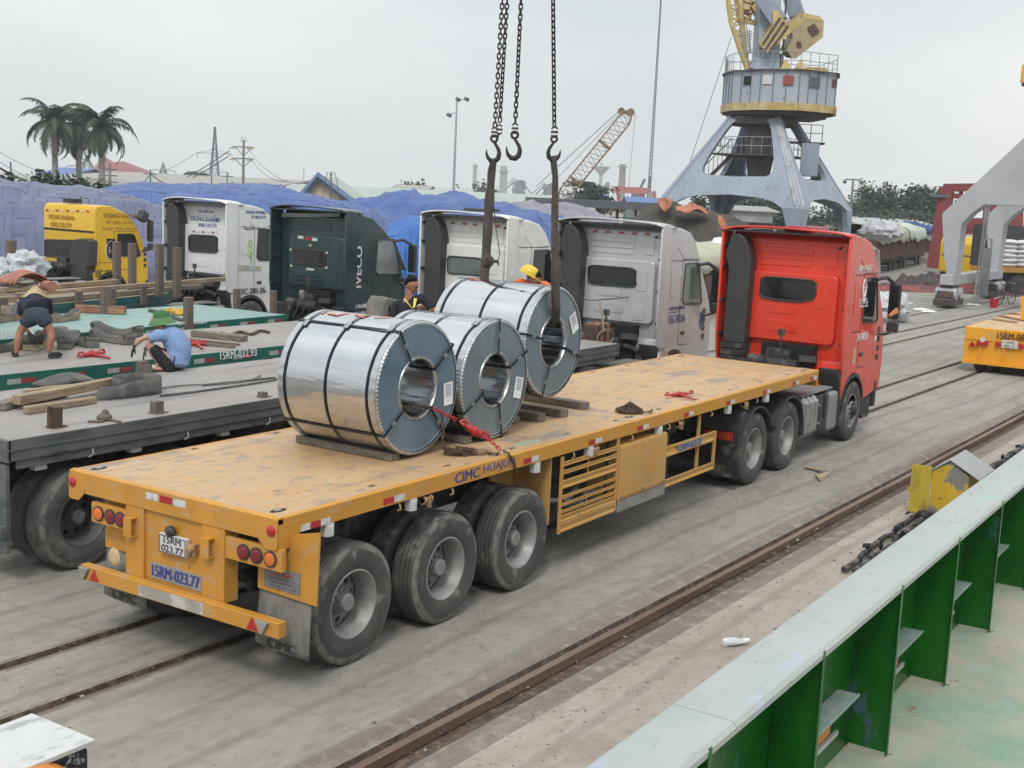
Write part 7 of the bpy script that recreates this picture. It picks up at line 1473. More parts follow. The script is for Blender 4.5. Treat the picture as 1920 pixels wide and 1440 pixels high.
for i, (px, py0, py1, D, r_, lb, nm) in enumerate(((103,0,0,0,0,'',''), (400,0,0,0,0,'',''), (20,303,0,120,.10,'short wooden pole at the left border above the purple tarpaulin','pole'), (206,308,0,100,.13,'stout pole with crossed arms in front of the red roof','power_pole'), (282,318,0,118,.08,'low utility pole between the palms and the lattice tower','pole'), (397,313,0,110,.06,'dark slim pole in front of the lattice tower','pole'), (426,323,0,125,.07,'short pole with small arm right of the lattice tower','pole'), (621,322,0,84,.06,'thin post with cable loops over the cream gable','pole'), (570,312,0,180,.05,'thin lightning rod behind the cream gable','pole'))):
    if i < 2: continue
    T, t_ = mast(px, py0, 0, D, r_, r_*.8, lb, nm, m_concp if nm == 'power_pole' else m_farm, 'pole')
    if i in (3,4,6):
        for z_ in (.4,.9,1.4)[:3 if i == 3 else 1]: b = MB(); b.beam(t_-RI*.6-Vector((0,0,z_)), t_+RI*.6-Vector((0,0,z_)), .08, .1); part('cross_arm', b, m_farm, T, world=True)
    if i == 7:
        for s_ in (.45,-.45): b = MB(); b.tube([t_-Vector((0,0,.3)), t_+RI*s_*.5, t_+RI*s_-Vector((0,0,.8)), t_+RI*s_*1.25-Vector((0,0,2.4))], .025, 4); part('cable_loop', b, m_farm, T, world=True)
def lattice_tower(label, px, py0, D, wb, arms, th=.1):
    top = A(px, py0, D); T = thing('lattice_pylon', label, 'pylon', (top.x, top.y, 0)); H_ = top.z; b = MB(); X_, Y_ = RI, FH; c_ = Vector((top.x, top.y, 0))
    wd = lambda z: wb*(1-z/H_)**1.3+.25
    zs = [0]; 
    while zs[-1] < H_*.97: zs.append(min(H_*.985, zs[-1]+wd(zs[-1])*1.1+.4))
    cr_ = lambda z: [c_+X_*sx_*wd(z)/2+Y_*sy_*wd(z)/2+Vector((0,0,z)) for sx_, sy_ in ((-1,-1),(1,-1),(1,1),(-1,1))]
    for a, d in zip(zs, zs[1:]):
        P_, Q_ = cr_(a), cr_(d)
        for k in range(4): b.beam(P_[k], Q_[k], th*1.3); b.beam(P_[k], Q_[(k+1)%4], th*.6); b.beam(P_[(k+1)%4], Q_[k], th*.6); b.beam(Q_[k], Q_[(k+1)%4], th*.6)
    part('tower', b, m_farm, T, world=True)
    for z_, L_ in arms:
        b = MB(); z = H_-z_
        for s_ in (-1,1): b.beam(c_+Vector((0,0,z)), c_+X_*s_*L_+Vector((0,0,z-.1)), th*.9); b.beam(c_+Vector((0,0,z+.9)), c_+X_*s_*L_+Vector((0,0,z-.1)), th*.7); b.beam(c_+X_*s_*L_+Vector((0,0,z-.1)), c_+X_*s_*L_+Vector((0,0,z-1.2)), th*.8)
        part('cross_arm', b, m_farm, T, world=True)
    return c_, H_
PC, PH = lattice_tower('grey lattice pylon with three arms above the blue tarpaulin', 403, 236, 300, 2.8, ((6.5,4.2),(11,3.4),(15,3.4)), .12)
lattice_tower('small hazy pylon between the palms and the lattice pylon', 306, 304, 600, 7, ((4,6),(8,6)), .25)
lattice_tower('hazy pylon frame just left of the red curved roof', 163, 290, 420, 8, ((4,7),(9,7),(14,7)), .22)
lattice_tower('very tall slim guyed mast right of the lattice crane boom', 1240, -12, 330, .55, (), .10)
b_ = None
for i, (px, py, D, r_, lb) in enumerate(((891,308,700,1.1,'slim hazy chimney left of the paired slings'), (945,311,700,2.0,'broad hazy chimney right of the rear sling'), (1168,308,600,1.6,'tall brown chimney beside the red gantry'), (1139,342,500,.9,'short dark chimney by the water tower'))):
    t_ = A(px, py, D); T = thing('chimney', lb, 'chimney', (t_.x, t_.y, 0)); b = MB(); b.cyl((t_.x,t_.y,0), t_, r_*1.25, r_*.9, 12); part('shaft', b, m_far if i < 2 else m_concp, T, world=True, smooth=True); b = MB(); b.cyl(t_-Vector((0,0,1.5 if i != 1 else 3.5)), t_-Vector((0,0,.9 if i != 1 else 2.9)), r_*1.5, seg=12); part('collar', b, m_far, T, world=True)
t_ = A(1128, 307, 520); T = thing('water_tower', 'pale funnel shaped water tower behind the lattice boom', 'water tower', (t_.x, t_.y, 0)); k_ = 520/2329
prof = [(5.2*k_,0),(4.4*k_,-t_.z*0),(4.0*k_,0)]
b = MB(); z_ = t_.z; b.lathe([(3.4*k_,-z_),(3.0*k_,-24*k_),(4*k_,-20*k_),(15.5*k_,-8*k_),(16*k_,-5*k_),(12*k_,-3.6*k_),(3*k_,-2.2*k_)], tuple(t_), 'z', 24); part('tank', b, mat('pale tower concrete', (.42,.44,.45), .8), T, world=True, smooth=True)
b = MB(); b.lathe([(2.6*k_,-3*k_),(2.6*k_,.4*k_),(1.2*k_,1.6*k_),(0,2.6*k_)], tuple(t_), 'z', 16); part('lantern', b, m_far, T, world=True, smooth=True)
# blast furnace silhouettes
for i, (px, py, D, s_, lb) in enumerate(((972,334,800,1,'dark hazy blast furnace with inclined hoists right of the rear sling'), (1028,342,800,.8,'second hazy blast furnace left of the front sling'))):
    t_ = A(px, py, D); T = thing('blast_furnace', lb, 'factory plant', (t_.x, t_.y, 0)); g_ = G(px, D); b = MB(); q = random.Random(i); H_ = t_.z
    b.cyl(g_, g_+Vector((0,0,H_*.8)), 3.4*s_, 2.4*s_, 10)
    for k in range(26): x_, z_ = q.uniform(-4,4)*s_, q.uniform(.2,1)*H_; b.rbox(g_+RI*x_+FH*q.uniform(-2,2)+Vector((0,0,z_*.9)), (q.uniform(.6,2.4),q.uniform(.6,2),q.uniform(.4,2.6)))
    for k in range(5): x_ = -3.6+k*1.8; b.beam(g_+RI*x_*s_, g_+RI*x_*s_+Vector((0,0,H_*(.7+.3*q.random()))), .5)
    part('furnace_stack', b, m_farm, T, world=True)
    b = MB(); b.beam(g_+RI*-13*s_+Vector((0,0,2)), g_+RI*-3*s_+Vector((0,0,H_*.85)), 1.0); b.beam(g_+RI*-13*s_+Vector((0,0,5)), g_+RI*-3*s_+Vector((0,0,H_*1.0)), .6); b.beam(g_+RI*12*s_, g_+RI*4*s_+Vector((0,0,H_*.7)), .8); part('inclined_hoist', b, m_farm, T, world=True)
# wires
def wires(label, runs, r_=.03, sag=2.0, m=None):
    b = MB()
    for a, c in runs:
        b.tube([a.lerp(c, t)-Vector((0,0,sag*4*t*(1-t))) for t in [k/18 for k in range(19)]], r_, 4)
    solo('power_lines', label, 'power lines', b, m or m_farm)
pw = [PC+Vector((0,0,PH-z_))+RI*s_ for z_, s_ in ((6.5,-4.2),(11,-3.4),(15,-3.4))]
wires('thin sagging lines from the left border across the palms to the lattice pylon', [(A(-60,y0,250), w_) for y0, w_ in ((246,pw[0]),(262,pw[1]),(272,pw[2]))]+[(A(-60,y0+4,240), A(430,y1,132)) for y0, y1 in ((268,283),(262,292))], .06, 9)
wires('lines from the power pole to the right going down behind the tarpaulins', [(A(466,280,130), A(560,345,118)), (A(466,292,130), A(540,340,118))], .03, .8)
wires('thick dark cable sagging over the purple tarpaulin', [(A(-20,302,70), A(200,350,72)), (A(200,352,72), A(282,326,110)), (A(282,326,110), A(400,350,100))], .05, .8, m_lblack)
wires('thin guy wire slanting down from the portal crane jib', [(A(1371,70,76), A(1285,330,90))], .02, .0)
# ---- lattice boom crane
m_cry = mat('rusty yellow crane paint', (.25,.17,.095), .7, var=.25, vs=3, dirt=((.14,.10,.07), .4, 2))
D_ = 120; t_ = A(1182, 211, D_); f_ = A(1048, 376, D_); T = thing('crawler_crane', 'yellow brown lattice boom of a crawler crane leaning right', 'crane', (f_.x, f_.y, 0))
ax = (t_-f_).normalized(); sd_ = ax.cross(FH).normalized(); b = MB(); n_ = 22; L_ = (t_-f_).length
W2 = lambda t: .62*min(1, t*8+.3, (1-t)*9+.3)
def bc(t): c_ = f_+ax*L_*t; return [c_+sd_*sx_*W2(t)+FH*sy_*W2(t) for sx_, sy_ in ((-1,-1),(1,-1),(1,1),(-1,1))]
for k in range(n_):
    P_, Q_ = bc(k/n_), bc((k+1)/n_)
    for j in range(4): b.beam(P_[j], Q_[j], .11); b.beam(P_[j] if k % 2 else P_[(j+1)%4], Q_[(j+1)%4] if k % 2 else Q_[j], .05)
    if k in (5, 14): [b.beam(P_[j], P_[(j+1)%4], .2) for j in range(4)]
part('boom', b, m_cry, T, world=True)
b = MB(); b.cyl(t_-FH*.4, t_+FH*.4, .38, seg=14); b.cyl(t_-FH*.3+RI*-.9+UPV*.1, t_+FH*.3+RI*-.9+UPV*.1, .33, seg=14); b.beam(t_+RI*-1.1, t_, .35); part('boom_head', b, m_cry, T, world=True, smooth=True)
b = MB(); b.tube([t_-RI*1.2, A(1005,350,D_)], .035, 4); b.tube([t_-RI*.9, A(1012,368,D_)], .025, 4); part('pendant_rope', b, m_farm, T, world=True)
b = MB(); b.tube([t_+RI*.5, Vector(((t_+RI*.2).x, (t_+RI*.2).y, 4))], .03, 4); part('hoist_rope', b, m_far, T, world=True)
b = MB(); c_ = G(1030, D_); b.rbox(c_+Vector((0,0,1.7)), (5,3,1.8), (0,0,.5)); b.rbox(c_+Vector((0,0,.5)), (5.5,3.4,1.0), (0,0,.5)); part('carrier', b, m_cry, T, world=True, bevel=.1)
# red gantry far off
D_ = 330; T = thing('gantry_crane', 'hazy red gantry crane beyond the blue roofed sheds', 'gantry crane', tuple(G(1180, D_)))
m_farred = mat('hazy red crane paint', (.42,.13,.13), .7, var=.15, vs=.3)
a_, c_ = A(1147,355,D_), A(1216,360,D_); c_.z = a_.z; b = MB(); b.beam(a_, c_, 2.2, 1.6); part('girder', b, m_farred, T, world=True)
for e_ in (a_, c_):
    for s_ in (-1,1):
        b = MB(); b.beam(Vector((e_.x,e_.y,0))+RI*s_*(3.4 if e_ is a_ else 2), e_+RI*s_*(1.4), .9); part('leg', b, m_farred, T, world=True)
b = MB(); b.beam(Vector((a_.x,a_.y,1))-RI*3.2, Vector((a_.x,a_.y,1))+RI*3.2, .8); part('sill_beam', b, m_farred, T, world=True)
lattice_tower('small thin radio tower beside the foot of the guyed mast', 1219, 330, 300, 1.4, (), .1)
T = thing('harbour_crane', 'small hazy harbour crane with raised jib behind the red gantry', 'crane', tuple(G(1202, 420))); b = MB(); p0_ = A(1196,362,420); b.beam(p0_, A(1209,336,420), .7); b.beam(A(1209,336,420), A(1206,341,420), .8); part('jib', b, m_farm, T, world=True); b = MB(); b.rbox(p0_-Vector((0,0,1)), (4,3,3)); b.beam(G(1196,420), p0_, 2.2); part('tower', b, m_farm, T, world=True)
# ---- portal crane in the middle
m_pcr = mat('weathered pale blue crane paint', (.255,.305,.375), .5, var=.08, vs=.6, bump=.1, bs=4, dirt=[((.36,.40,.46), .35, .5, (1,1,.4), .2, .6), ((.17,.12,.09), .14, 2.2, (1,1,.5), .03, .8), ((.19,.22,.27), .3, 1.1, (1,1,.3), .1, .5)])
m_pcr2 = mat('peeling pale grey crane paint', (.42,.43,.44), .6, var=.1, vs=1, dirt=[((.24,.17,.13), .33, 1.8, None, .03, .8), ((.30,.34,.40), .4, .8)])
m_pyel = mat('weathered crane yellow', (.46,.33,.12), .55, var=.12, vs=1, dirt=[((.20,.12,.06), .25, 2, (1,1,.6), .04), ((.58,.50,.28), .35, .7)]); m_pdark = mat('sooty crane steel', (.055,.05,.05), .8, var=.3, vs=2, dirt=((.14,.09,.07), .35, 2)); m_prail = mat('rail steel', (.32,.33,.34), .5, .3)
PCn = at(1418, hz(1418), D=75); PCn.z = 0; c = PCn; hh = 4.36
T = thing('portal_crane', 'weathered pale blue portal crane with yellow counterweight towering behind the trucks', 'portal crane', tuple(c))
def pc(x, y, z): return c+Vector((x, y, z))
ztop = 9.1
def side_plate(ax_, s_):
    """one face of the portal: two raking legs joined by a deep beam with rounded openings"""
    f = (lambda u, z, k: pc(u, s_*(k), z)) if ax_ == 'x' else (lambda u, z, k: pc(s_*(k), u, z))
    def pt(u, z): # the plate leans inwards with height
        k = hh if z < 5 else hh+(1.55-hh)*(z-5)/(ztop-5)*1.0; k = hh*1.0 if z < 4.0 else hh+(1.5-hh)*((z-4.0)/(ztop-4.0)); return f(u, z, k)
    rk = lambda z: hh if z < 4.0 else hh+(1.5-hh)*((z-4.0)/(ztop-4.0))
    t_ = .16
    # leg strips (outer edge follows the corner), inner edge curved
    zs = [1.1,2,3,3.6,4.0,4.3,4.5,4.62,5.2,5.65,5.72,5.85,6.1,6.6,7.2,7.8,8.4,8.8,9.1]
    wl = {1.1:.5,2:.55,3:.7,3.6:.9,4.0:1.05,4.3:1.45,4.5:2.1,4.62:9,5.2:9,5.65:9,5.72:1.55,5.85:1.2,6.1:1.0,6.6:.82,7.2:.68,7.8:.58,8.4:.5,8.8:.52,9.1:.75}
    ou = (1 if ax_ == 'x' else 1)
    for sg in (-1, 1):
        b = MB(); rows = []
        for z in zs:
            o_ = rk(z); i_ = max(0, o_-wl[z]); P_ = pt(sg*o_, z), pt(sg*i_, z); n_ = Vector((0,s_,0)) if ax_ == 'x' else Vector((s_,0,0)); rows.append([P_[0]+n_*t_, P_[1]+n_*t_, P_[1]-n_*t_, P_[0]-n_*t_])
        R_ = [[b.b.verts.new(p) for p in r_] for r_ in rows]
        for a_, d_ in zip(R_, R_[1:]):
            for k in range(4): b.face([a_[k], a_[(k+1)%4], d_[(k+1)%4], d_[k]])
        b.face(R_[0]); b.face(R_[-1][::-1])
        part('portal_leg', b, m_pcr, T, world=True)
for ax_, s_ in (('x',-1),('x',1),('y',-1),('y',1)): side_plate(ax_, s_)
for sx_, sy_ in ((-1,-1),(1,-1),(1,1),(-1,1)):
    b = MB(); b.beam(pc(sx_*(hh-.22), sy_*(hh-.22), .9), pc(sx_*(hh-.25), sy_*(hh-.25), 4.0), .40, .40, .62, .62); b.beam(pc(sx_*(hh-.25), sy_*(hh-.25), 4.0), pc(sx_*1.4, sy_*1.4, ztop), .62, .62, .4, .4); part('corner_post', b, m_pcr2 if sx_ < 0 and sy_ < 0 else m_pcr, T, world=True)
    b = MB(); b.rbox(pc(sx_*(hh-.22), sy_*(hh-.22), .5), (2.2,.6,.7)); [b.cyl(pc(sx_*(hh-.22)+dx_, sy_*(hh-.22)-.2, .32), pc(sx_*(hh-.22)+dx_, sy_*(hh-.22)+.2, .32), .3) for dx_ in (-.7,.7)]; part('bogie', b, m_pdark, T, world=True)
b = MB(); b.lathe([(1.9,ztop-.35),(2.0,ztop-.3),(2.0,ztop+.1),(1.7,ztop+.15),(1.7,ztop+.45)], tuple(c), 'z', 28); b.box(c.x-1.6,c.x+1.6,c.y-1.6,c.y+1.6,ztop-.3,ztop-.05); part('slew_ring', b, m_pdark, T, world=True, smooth=True)
b = MB(); b.lathe([(1.05,ztop-.3),(.95,7.6),(.6,5.5),(.5,4.9),(.85,4.7)], tuple(c), 'z', 20); part('king_column', b, mat('sooty grey column', (.13,.13,.135), .7, var=.3, vs=1, dirt=((.07,.05,.04), .4, 1.2, (1,1,.4))), T, world=True, smooth=True)
for z_, w_ in ((7.0, 2.2), (4.7, 3.0)):
    b = MB(); b.box(c.x-w_,c.x+w_,c.y-w_,c.y+w_,z_-.06,z_+.04); P_ = part('platform', b, m_pdark, T, world=True)
    b = MB()
    for zz in (.5, 1.0): b.tube([pc(-w_,-w_,z_+zz),pc(w_,-w_,z_+zz),pc(w_,w_,z_+zz),pc(-w_,w_,z_+zz)], .022, 4, closed=True)
    for k in range(8): t = -1+k*2/7; [b.cyl(p_, p_+Vector((0,0,1)), .02, seg=4) for p_ in (pc(t*w_,-w_,z_),pc(t*w_,w_,z_),pc(-w_,t*w_,z_),pc(w_,t*w_,z_))]
    part('railing', b, m_prail, P_, world=True)
b = MB(); [b.tube([pc(-3.3+dx_, 2.6, 4.8), pc(-1.6+dx_, 1.2, 7.0)], .035, 4) for dx_ in (0,.5)]; b.tube([pc(-3.3,2.6,5.7), pc(-1.6,1.2,7.9)], .03, 4); b.beam(pc(-3.1,2.6,4.8), pc(-1.4,1.2,7.0), .5, .06); [b.cyl(pc(-3.3+1.7*k/8,2.6-1.4*k/8,4.8+2.2*k/8), pc(-3.3+1.7*k/8,2.6-1.4*k/8,5.7+2.2*k/8), .02, seg=4) for k in range(9)]; part('stair', b, m_pdark, T, world=True)
b = MB(); p_ = A(1518, 300, 73); b.rbox(p_, (1.0,1.0,1.9), (0,0,.3)); part('switch_cabinet', b, m_pcr, T, world=True, bevel=.05)
b = MB(); p_ = A(1510, 262, 75); [b.beam(p_+RI*dx_+Vector((0,0,-.1)), p_+RI*dx_+Vector((0,0,.9)), .04) for dx_ in (-.4,.3,1.0)]; [b.beam(p_+RI*-.5+Vector((0,0,zz)), p_+RI*1.0+Vector((0,0,zz)), .04) for zz in (.4,.9)]; b.beam(p_-RI*1.2+Vector((0,0,-.2)), p_+RI*1.1+Vector((0,0,-.2)), .8, .12); part('side_platform', b, m_pdark, T, world=True)
# slewing house
az = math.atan2(FH.y, FH.x)
def loc(x, y, z): return c+RI*x+FH*y+Vector((0,0,z))        # x to the right in view, y away
HXS = lambda L_: [(x*.9+.95, y) for x, y in L_]
hx = HXS([(-3.4,-.9),(-1.9,-2.6),(.35,-3.5),(3.0,-2.2),(3.55,-.2),(3.3,3.4),(-3.0,3.4),(-3.6,1.0)])
zb, zt_ = 9.8, 11.7
b = MB(); P_ = [loc(x,y,zb) for x,y in hx]; Q_ = [loc(x*1.0,y*1.0,zt_) for x,y in hx]; v0 = [b.b.verts.new(p) for p in P_]; v1 = [b.b.verts.new(p) for p in Q_]; b.face(v0[::-1]); b.face(v1)
for k in range(8): b.face([v0[k], v0[(k+1)%8], v1[(k+1)%8], v1[k]])
HS = part('machine_house', b, mat('weathered house sheet', (.34,.38,.43), .55, var=.1, vs=.8, dirt=[((.46,.48,.51), .4, .7, None, .15, .7), ((.20,.13,.09), .12, 2.5, None, .03, .8)]), T, world=True)
b = MB()
for k in range(8):
    a_, d_ = Vector(P_[k]), Vector(P_[(k+1)%8]); n_ = max(2, int((d_-a_).length/.62)); nn_ = (d_-a_).cross(Vector((0,0,1))).normalized()
    for j in range(n_+1): p_ = a_.lerp(d_, j/n_)+nn_*.03; b.beam(p_+Vector((0,0,.05)), p_+Vector((0,0,zt_-zb-.05)), .05, .03)
part('cladding_seam', b, mat('blue grey seam', (.16,.2,.27), .7), HS, world=True)
b = MB(); s1_ = 1.02
for k in range(8):
    a_, d_ = loc(hx[k][0]*s1_, hx[k][1]*s1_, zb-.08), loc(hx[(k+1)%8][0]*s1_, hx[(k+1)%8][1]*s1_, zb-.08); b.beam(a_, d_, .14, .42)
part('base_trim', b, m_pyel, HS, world=True)
b = MB()
for k in range(8): a_, d_ = loc(hx[k][0]*s1_, hx[k][1]*s1_, zt_+.06), loc(hx[(k+1)%8][0]*s1_, hx[(k+1)%8][1]*s1_, zt_+.06); b.beam(a_, d_, .22, .09)
part('roof_edge', b, m_pdark, HS, world=True)
b = MB(); b.prism([(x_, y_) for x_, y_ in [(p.x, p.y) for p in [loc(x*.9,y*.9,0) for x,y in hx]]], 'z', zb-.5, zb-.05); part('underframe', b, m_pdark, T, world=True)
for (x0,y0),(x1,y1),t, w_, h_, cc in (((-3.4,-.9),(-1.9,-2.6),.55,.55,.5,m_dkgap), ((-1.9,-2.6),(.35,-3.5),.18,.55,.5,m_white), ((-1.9,-2.6),(.35,-3.5),.72,.6,.55,mat('rust red window board', (.30,.07,.06), .7)), ((.35,-3.5),(3.0,-2.2),.40,.8,.6,mat('grey shutter', (.10,.11,.12), .6)), ((.35,-3.5),(3.0,-2.2),.95,.35,.45,m_rust)):
    a_, d_ = loc(x0*.9+.95,y0,0), loc(x1*.9+.95,y1,0); dr_ = (d_-a_).normalized(); nn_ = dr_.cross(Vector((0,0,1))); p_ = a_.lerp(d_, t)+nn_*.05; b = MB(); b.beam(Vector((p_.x,p_.y,zt_-.25-h_)), Vector((p_.x,p_.y,zt_-.25)), w_, .06, upv=tuple(nn_)); part('window', b, cc, HS, world=True, bevel=.02)
b = MB()
for zz in (.5, 1.0): b.tube([loc(x,y,zt_+.1+zz) for x,y in hx], .022, 4, closed=True)
for k in range(8):
    for j in range(4): p_ = loc(*hx[k],0).lerp(loc(*hx[(k+1)%8],0), j/4); b.cyl(Vector((p_.x,p_.y,zt_+.1)), Vector((p_.x,p_.y,zt_+1.1)), .022, seg=4)
part('railing', b, m_prail, HS, world=True)
def px3(px, py, D=75): return A(px, py, D)
for (px, D2_) in ((1472,72.6),(1500,72)):
    a_ = A(px,133,D2_); b = MB(); b.prism([(0,0),(0,0),(0,0)], 'z', 0, 0) if False else b.hexa([a_-RI*.35+FH*-.3, a_+RI*.35+FH*-.3, a_+RI*.35+FH*.3, a_-RI*.35+FH*.3, a_-RI*.08-FH*.06+UPV*.62, a_+RI*.08-FH*.06+UPV*.62, a_+RI*.08+FH*.06+UPV*.62, a_-RI*.08+FH*.06+UPV*.62]); part('sheave_hood', b, m_pyel, HS, world=True, bevel=.06)
b = MB(); b.rbox(A(1520,136,73)+Vector((0,0,.0)), (3.0,1.2,.3), (0,0,az)); part('roof_box', b, m_pyel, HS, world=True)
# tower, braces, counterweight and jib
b = MB(); P4 = [px3(1415,138,74.6), px3(1455,138,74.6), px3(1462,-40,74.6), px3(1423,-40,74.6)]
b.hexa([P4[0]-FH*1.0, P4[1]-FH*1.0, P4[1]+FH*1.2, P4[0]+FH*1.2, P4[3]-FH*.6, P4[2]-FH*.6, P4[2]+FH*.8, P4[3]+FH*.8]); part('tower', b, m_pcr, T, world=True)
b = MB(); b.hexa([px3(1402,128,74)-FH*.7, px3(1438,142,74)-FH*.7, px3(1438,142,74)+FH*1.4, px3(1402,128,74)+FH*1.4, px3(1414,110,74)-FH*.7, px3(1445,120,74)-FH*.7, px3(1445,120,74)+FH*1.4, px3(1414,110,74)+FH*1.4]); part('jib_foot', b, m_pcr, T, world=True)
b = MB(); b.hexa([px3(1440,132,75), px3(1466,132,75), px3(1466,132,77), px3(1440,132,77), px3(1440,100,75), px3(1468,100,75), px3(1468,100,77), px3(1440,100,77)]); b.beam(px3(1466,128,75), px3(1474,0,75), .12); part('tower_back', b, m_pdark, T, world=True)
for a_, d_ in ((px3(1428,-10,73.4), px3(1463,42,73.2)), (px3(1495,30,76), px3(1478,-20,76))): b = MB(); b.beam(a_, d_, 1.0, .9); part('counterweight_beam', b, m_pcr, T, world=True)
for (pts_, D2_, th_, nm, mm) in (([(1449,22),(1456,18),(1480,48),(1484,60),(1439,100),(1429,87),(1450,50)], 72.6, 1.2, 'striped_weight', m_pyel), ([(1478,47),(1505,24),(1537,31),(1545,40),(1543,70),(1492,110),(1485,108),(1474,93),(1487,70),(1484,60)], 74.3, 2.0, 'counterweight', m_pyel)):
    b = MB(); F0 = [px3(x,y,D2_) for x,y in pts_]; F1 = [p+FH*th_+UPV*.25 for p in F0]; a_ = [b.b.verts.new(p) for p in F0]; d_ = [b.b.verts.new(p) for p in F1]; b.face(a_); b.face(d_[::-1]); n_ = len(a_)
    for k in range(n_): b.face([a_[k], a_[(k+1)%n_], d_[(k+1)%n_], d_[k]])
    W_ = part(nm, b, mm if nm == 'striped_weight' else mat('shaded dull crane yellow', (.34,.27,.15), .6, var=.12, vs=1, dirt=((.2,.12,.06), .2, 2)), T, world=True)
    if nm == 'striped_weight':
        for k, (a0, a1) in enumerate((((1463,33),(1430,84)),((1470,41),(1435,93)),((1478,48),(1442,98)))): b = MB(); b.beam(px3(*a0,72.55), px3(*a1,72.55), .14, .03, upv=tuple(FH)); part('stripe', b, m_pdark, W_, world=True)
    else:
        b = MB(); b.hexa([px3(1478,47,D2_-.02)-FH*.02, px3(1484,60,D2_-.02), px3(1511,35,D2_-.02), px3(1505,24,D2_-.02), px3(1478,47,D2_+.1), px3(1484,60,D2_+.1), px3(1511,35,D2_+.1), px3(1505,24,D2_+.1)]); b.hexa([px3(1505,24,D2_-.02), px3(1511,35,D2_-.02), px3(1545,40,D2_-.02), px3(1537,30,D2_-.02), px3(1505,24,D2_+.1), px3(1511,35,D2_+.1), px3(1545,40,D2_+.1), px3(1537,30,D2_+.1)]); part('top_plate', b, m_pyel, W_, world=True)
        b = MB(); b.beam(px3(1520,48,74.2), px3(1530,64,74.2), .5, .03, upv=tuple(FH)); b.beam(px3(1497,78,74.2), px3(1500,88,74.2), .25, .03, upv=tuple(FH)); part('rust_opening', b, m_rust, W_, world=True)
# yellow lattice jib to the left
def lat(name, p0, p1, w0, w1, n_, m, T, th=.10, side=None, flat_=False):
    p0, p1 = Vector(p0), Vector(p1); ax = (p1-p0).normalized(); sd = (side or ax.cross(FH)).normalized(); dp_ = FH; b = MB()
    def cr_(t): w_ = w0+(w1-w0)*t; q_ = p0.lerp(p1, t); return [q_+sd*sx_*w_/2+dp_*sy_*w_/2 for sx_, sy_ in ((-1,-1),(1,-1),(1,1),(-1,1))]
    for k in range(n_):
        P_, Q_ = cr_(k/n_), cr_((k+1)/n_)
        for j in range(4): b.beam(P_[j], Q_[j], th*1.5); b.beam(P_[j] if k % 2 else P_[(j+1)%4], Q_[(j+1)%4] if k % 2 else Q_[j], th*.6); b.beam(Q_[j], Q_[(j+1)%4], th*.6)
    return part(name, b, m, T, world=True)
b = MB(); b.tube([px3(1401,130,73.5), px3(1390,100,73.5), px3(1370,40,73.5), px3(1362,-30,73.5)], .16, 6); b.tube([px3(1402,130,74.5), px3(1395,90,74.5), px3(1390,30,74.5), px3(1387,-30,74.5)], .17, 6)
ch_ = [((1397,112),(1393,100)),((1387,90),(1395,84)),((1380,70),(1394,62)),((1374,50),(1391,44)),((1368,30),(1390,24)),((1366,12),(1389,6)),((1387,90),(1394,62)),((1380,70),(1391,44)),((1374,50),(1390,24)),((1368,30),(1389,6)),((1368,30),(1391,44)),((1366,12),(1390,24)),((1364,0),(1388,-10))]
for a_, d_ in ch_: b.beam(px3(*a_,73.5), px3(*d_,74.5), .07)
part('jib', b, m_pyel, T, world=True)
lat('luffing_frame', px3(1405,40,76), px3(1402,-30,76), 1.1, 1.4, 4, m_pyel, T, .12)
b = MB(); q = random.Random(8); [b.rbox(px3(1393+q.random()*26, 2+q.random()*36, 75.5+q.random()), (q.uniform(.2,.9),q.uniform(.2,.6),q.uniform(.1,.5)), (q.random(),q.random(),q.random())) for k in range(16)]; b.beam(px3(1392,40,75), px3(1420,45,75), .2); part('hoist_machinery', b, m_pyel, T, world=True)
b = MB(); [b.beam(px3(1399,43,74), px3(1406,100,74), .04)]; b.beam(px3(1405,58,74), px3(1408,100,74), .04); [b.tube([px3(1395+2*math.sin(k),58+k*5,74)+RI*.45*math.cos(t)+FH*.45*math.sin(t) for t in [j*.8 for j in range(8)]], .02, 4) for k in range(9)]; part('ladder', b, m_prail, T, world=True)
# ---- portal crane on the quay to the right
m_q = mat('pale grey portal paint', (.40,.41,.435), .5, var=.06, vs=.5, bump=.08, bs=3, dirt=[((.47,.48,.49), .4, .5, None, .2, .6), ((.24,.20,.17), .08, 2.5, None, .03, .8), ((.30,.31,.33), .3, .9, (1,1,.3), .1, .4)])
X1, X2 = 49.3, 58.9
def q1(px, py): p = at(px, py, X=X1); return (p.y, p.z)
outer = [q1(1775,528), q1(1769,470), q1(1766,401), q1(1800,372), q1(1860,315), q1(1920,258)]
inner = [q1(1789,528), q1(1797,470), q1(1803,420), q1(1822,400), q1(1846,385), q1(1858,384)]
ymid = 2.75; o5 = outer[-1]; sl = (outer[-1][1]-outer[2][1])/(outer[-1][0]-outer[2][0])
zt2 = 13.2; yt = ymid+.7; zt2 = outer[2][1]+(yt-outer[2][0])*sl
left = outer[:3]+[(yt, zt2)]
zb2 = inner[-1][1]
T = thing('quay_portal_crane', 'pale grey portal crane legs standing on the quay rails at the right edge', 'portal crane', ((X1+X2)/2, ymid, 0))
mir = lambda P_: [(2*ymid-y, z) for y, z in P_]
half_in = inner[:4]+[(inner[4][0], zb2)]
for X_, d_ in ((X1, 1), (X2, -1)):
    poly = left + mir(left)[::-1] + mir(half_in)[:] + half_in[::-1]
    poly = left + mir(left)[::-1] + mir(half_in) + half_in[::-1]
    b = MB(); b.prism(poly, 'x', X_-.0, X_+1.0*1.05) if X_ == X1 else b.prism(poly, 'x', X_-1.0, X_); part('portal_frame', b, m_q, T, world=True, bevel=.03)
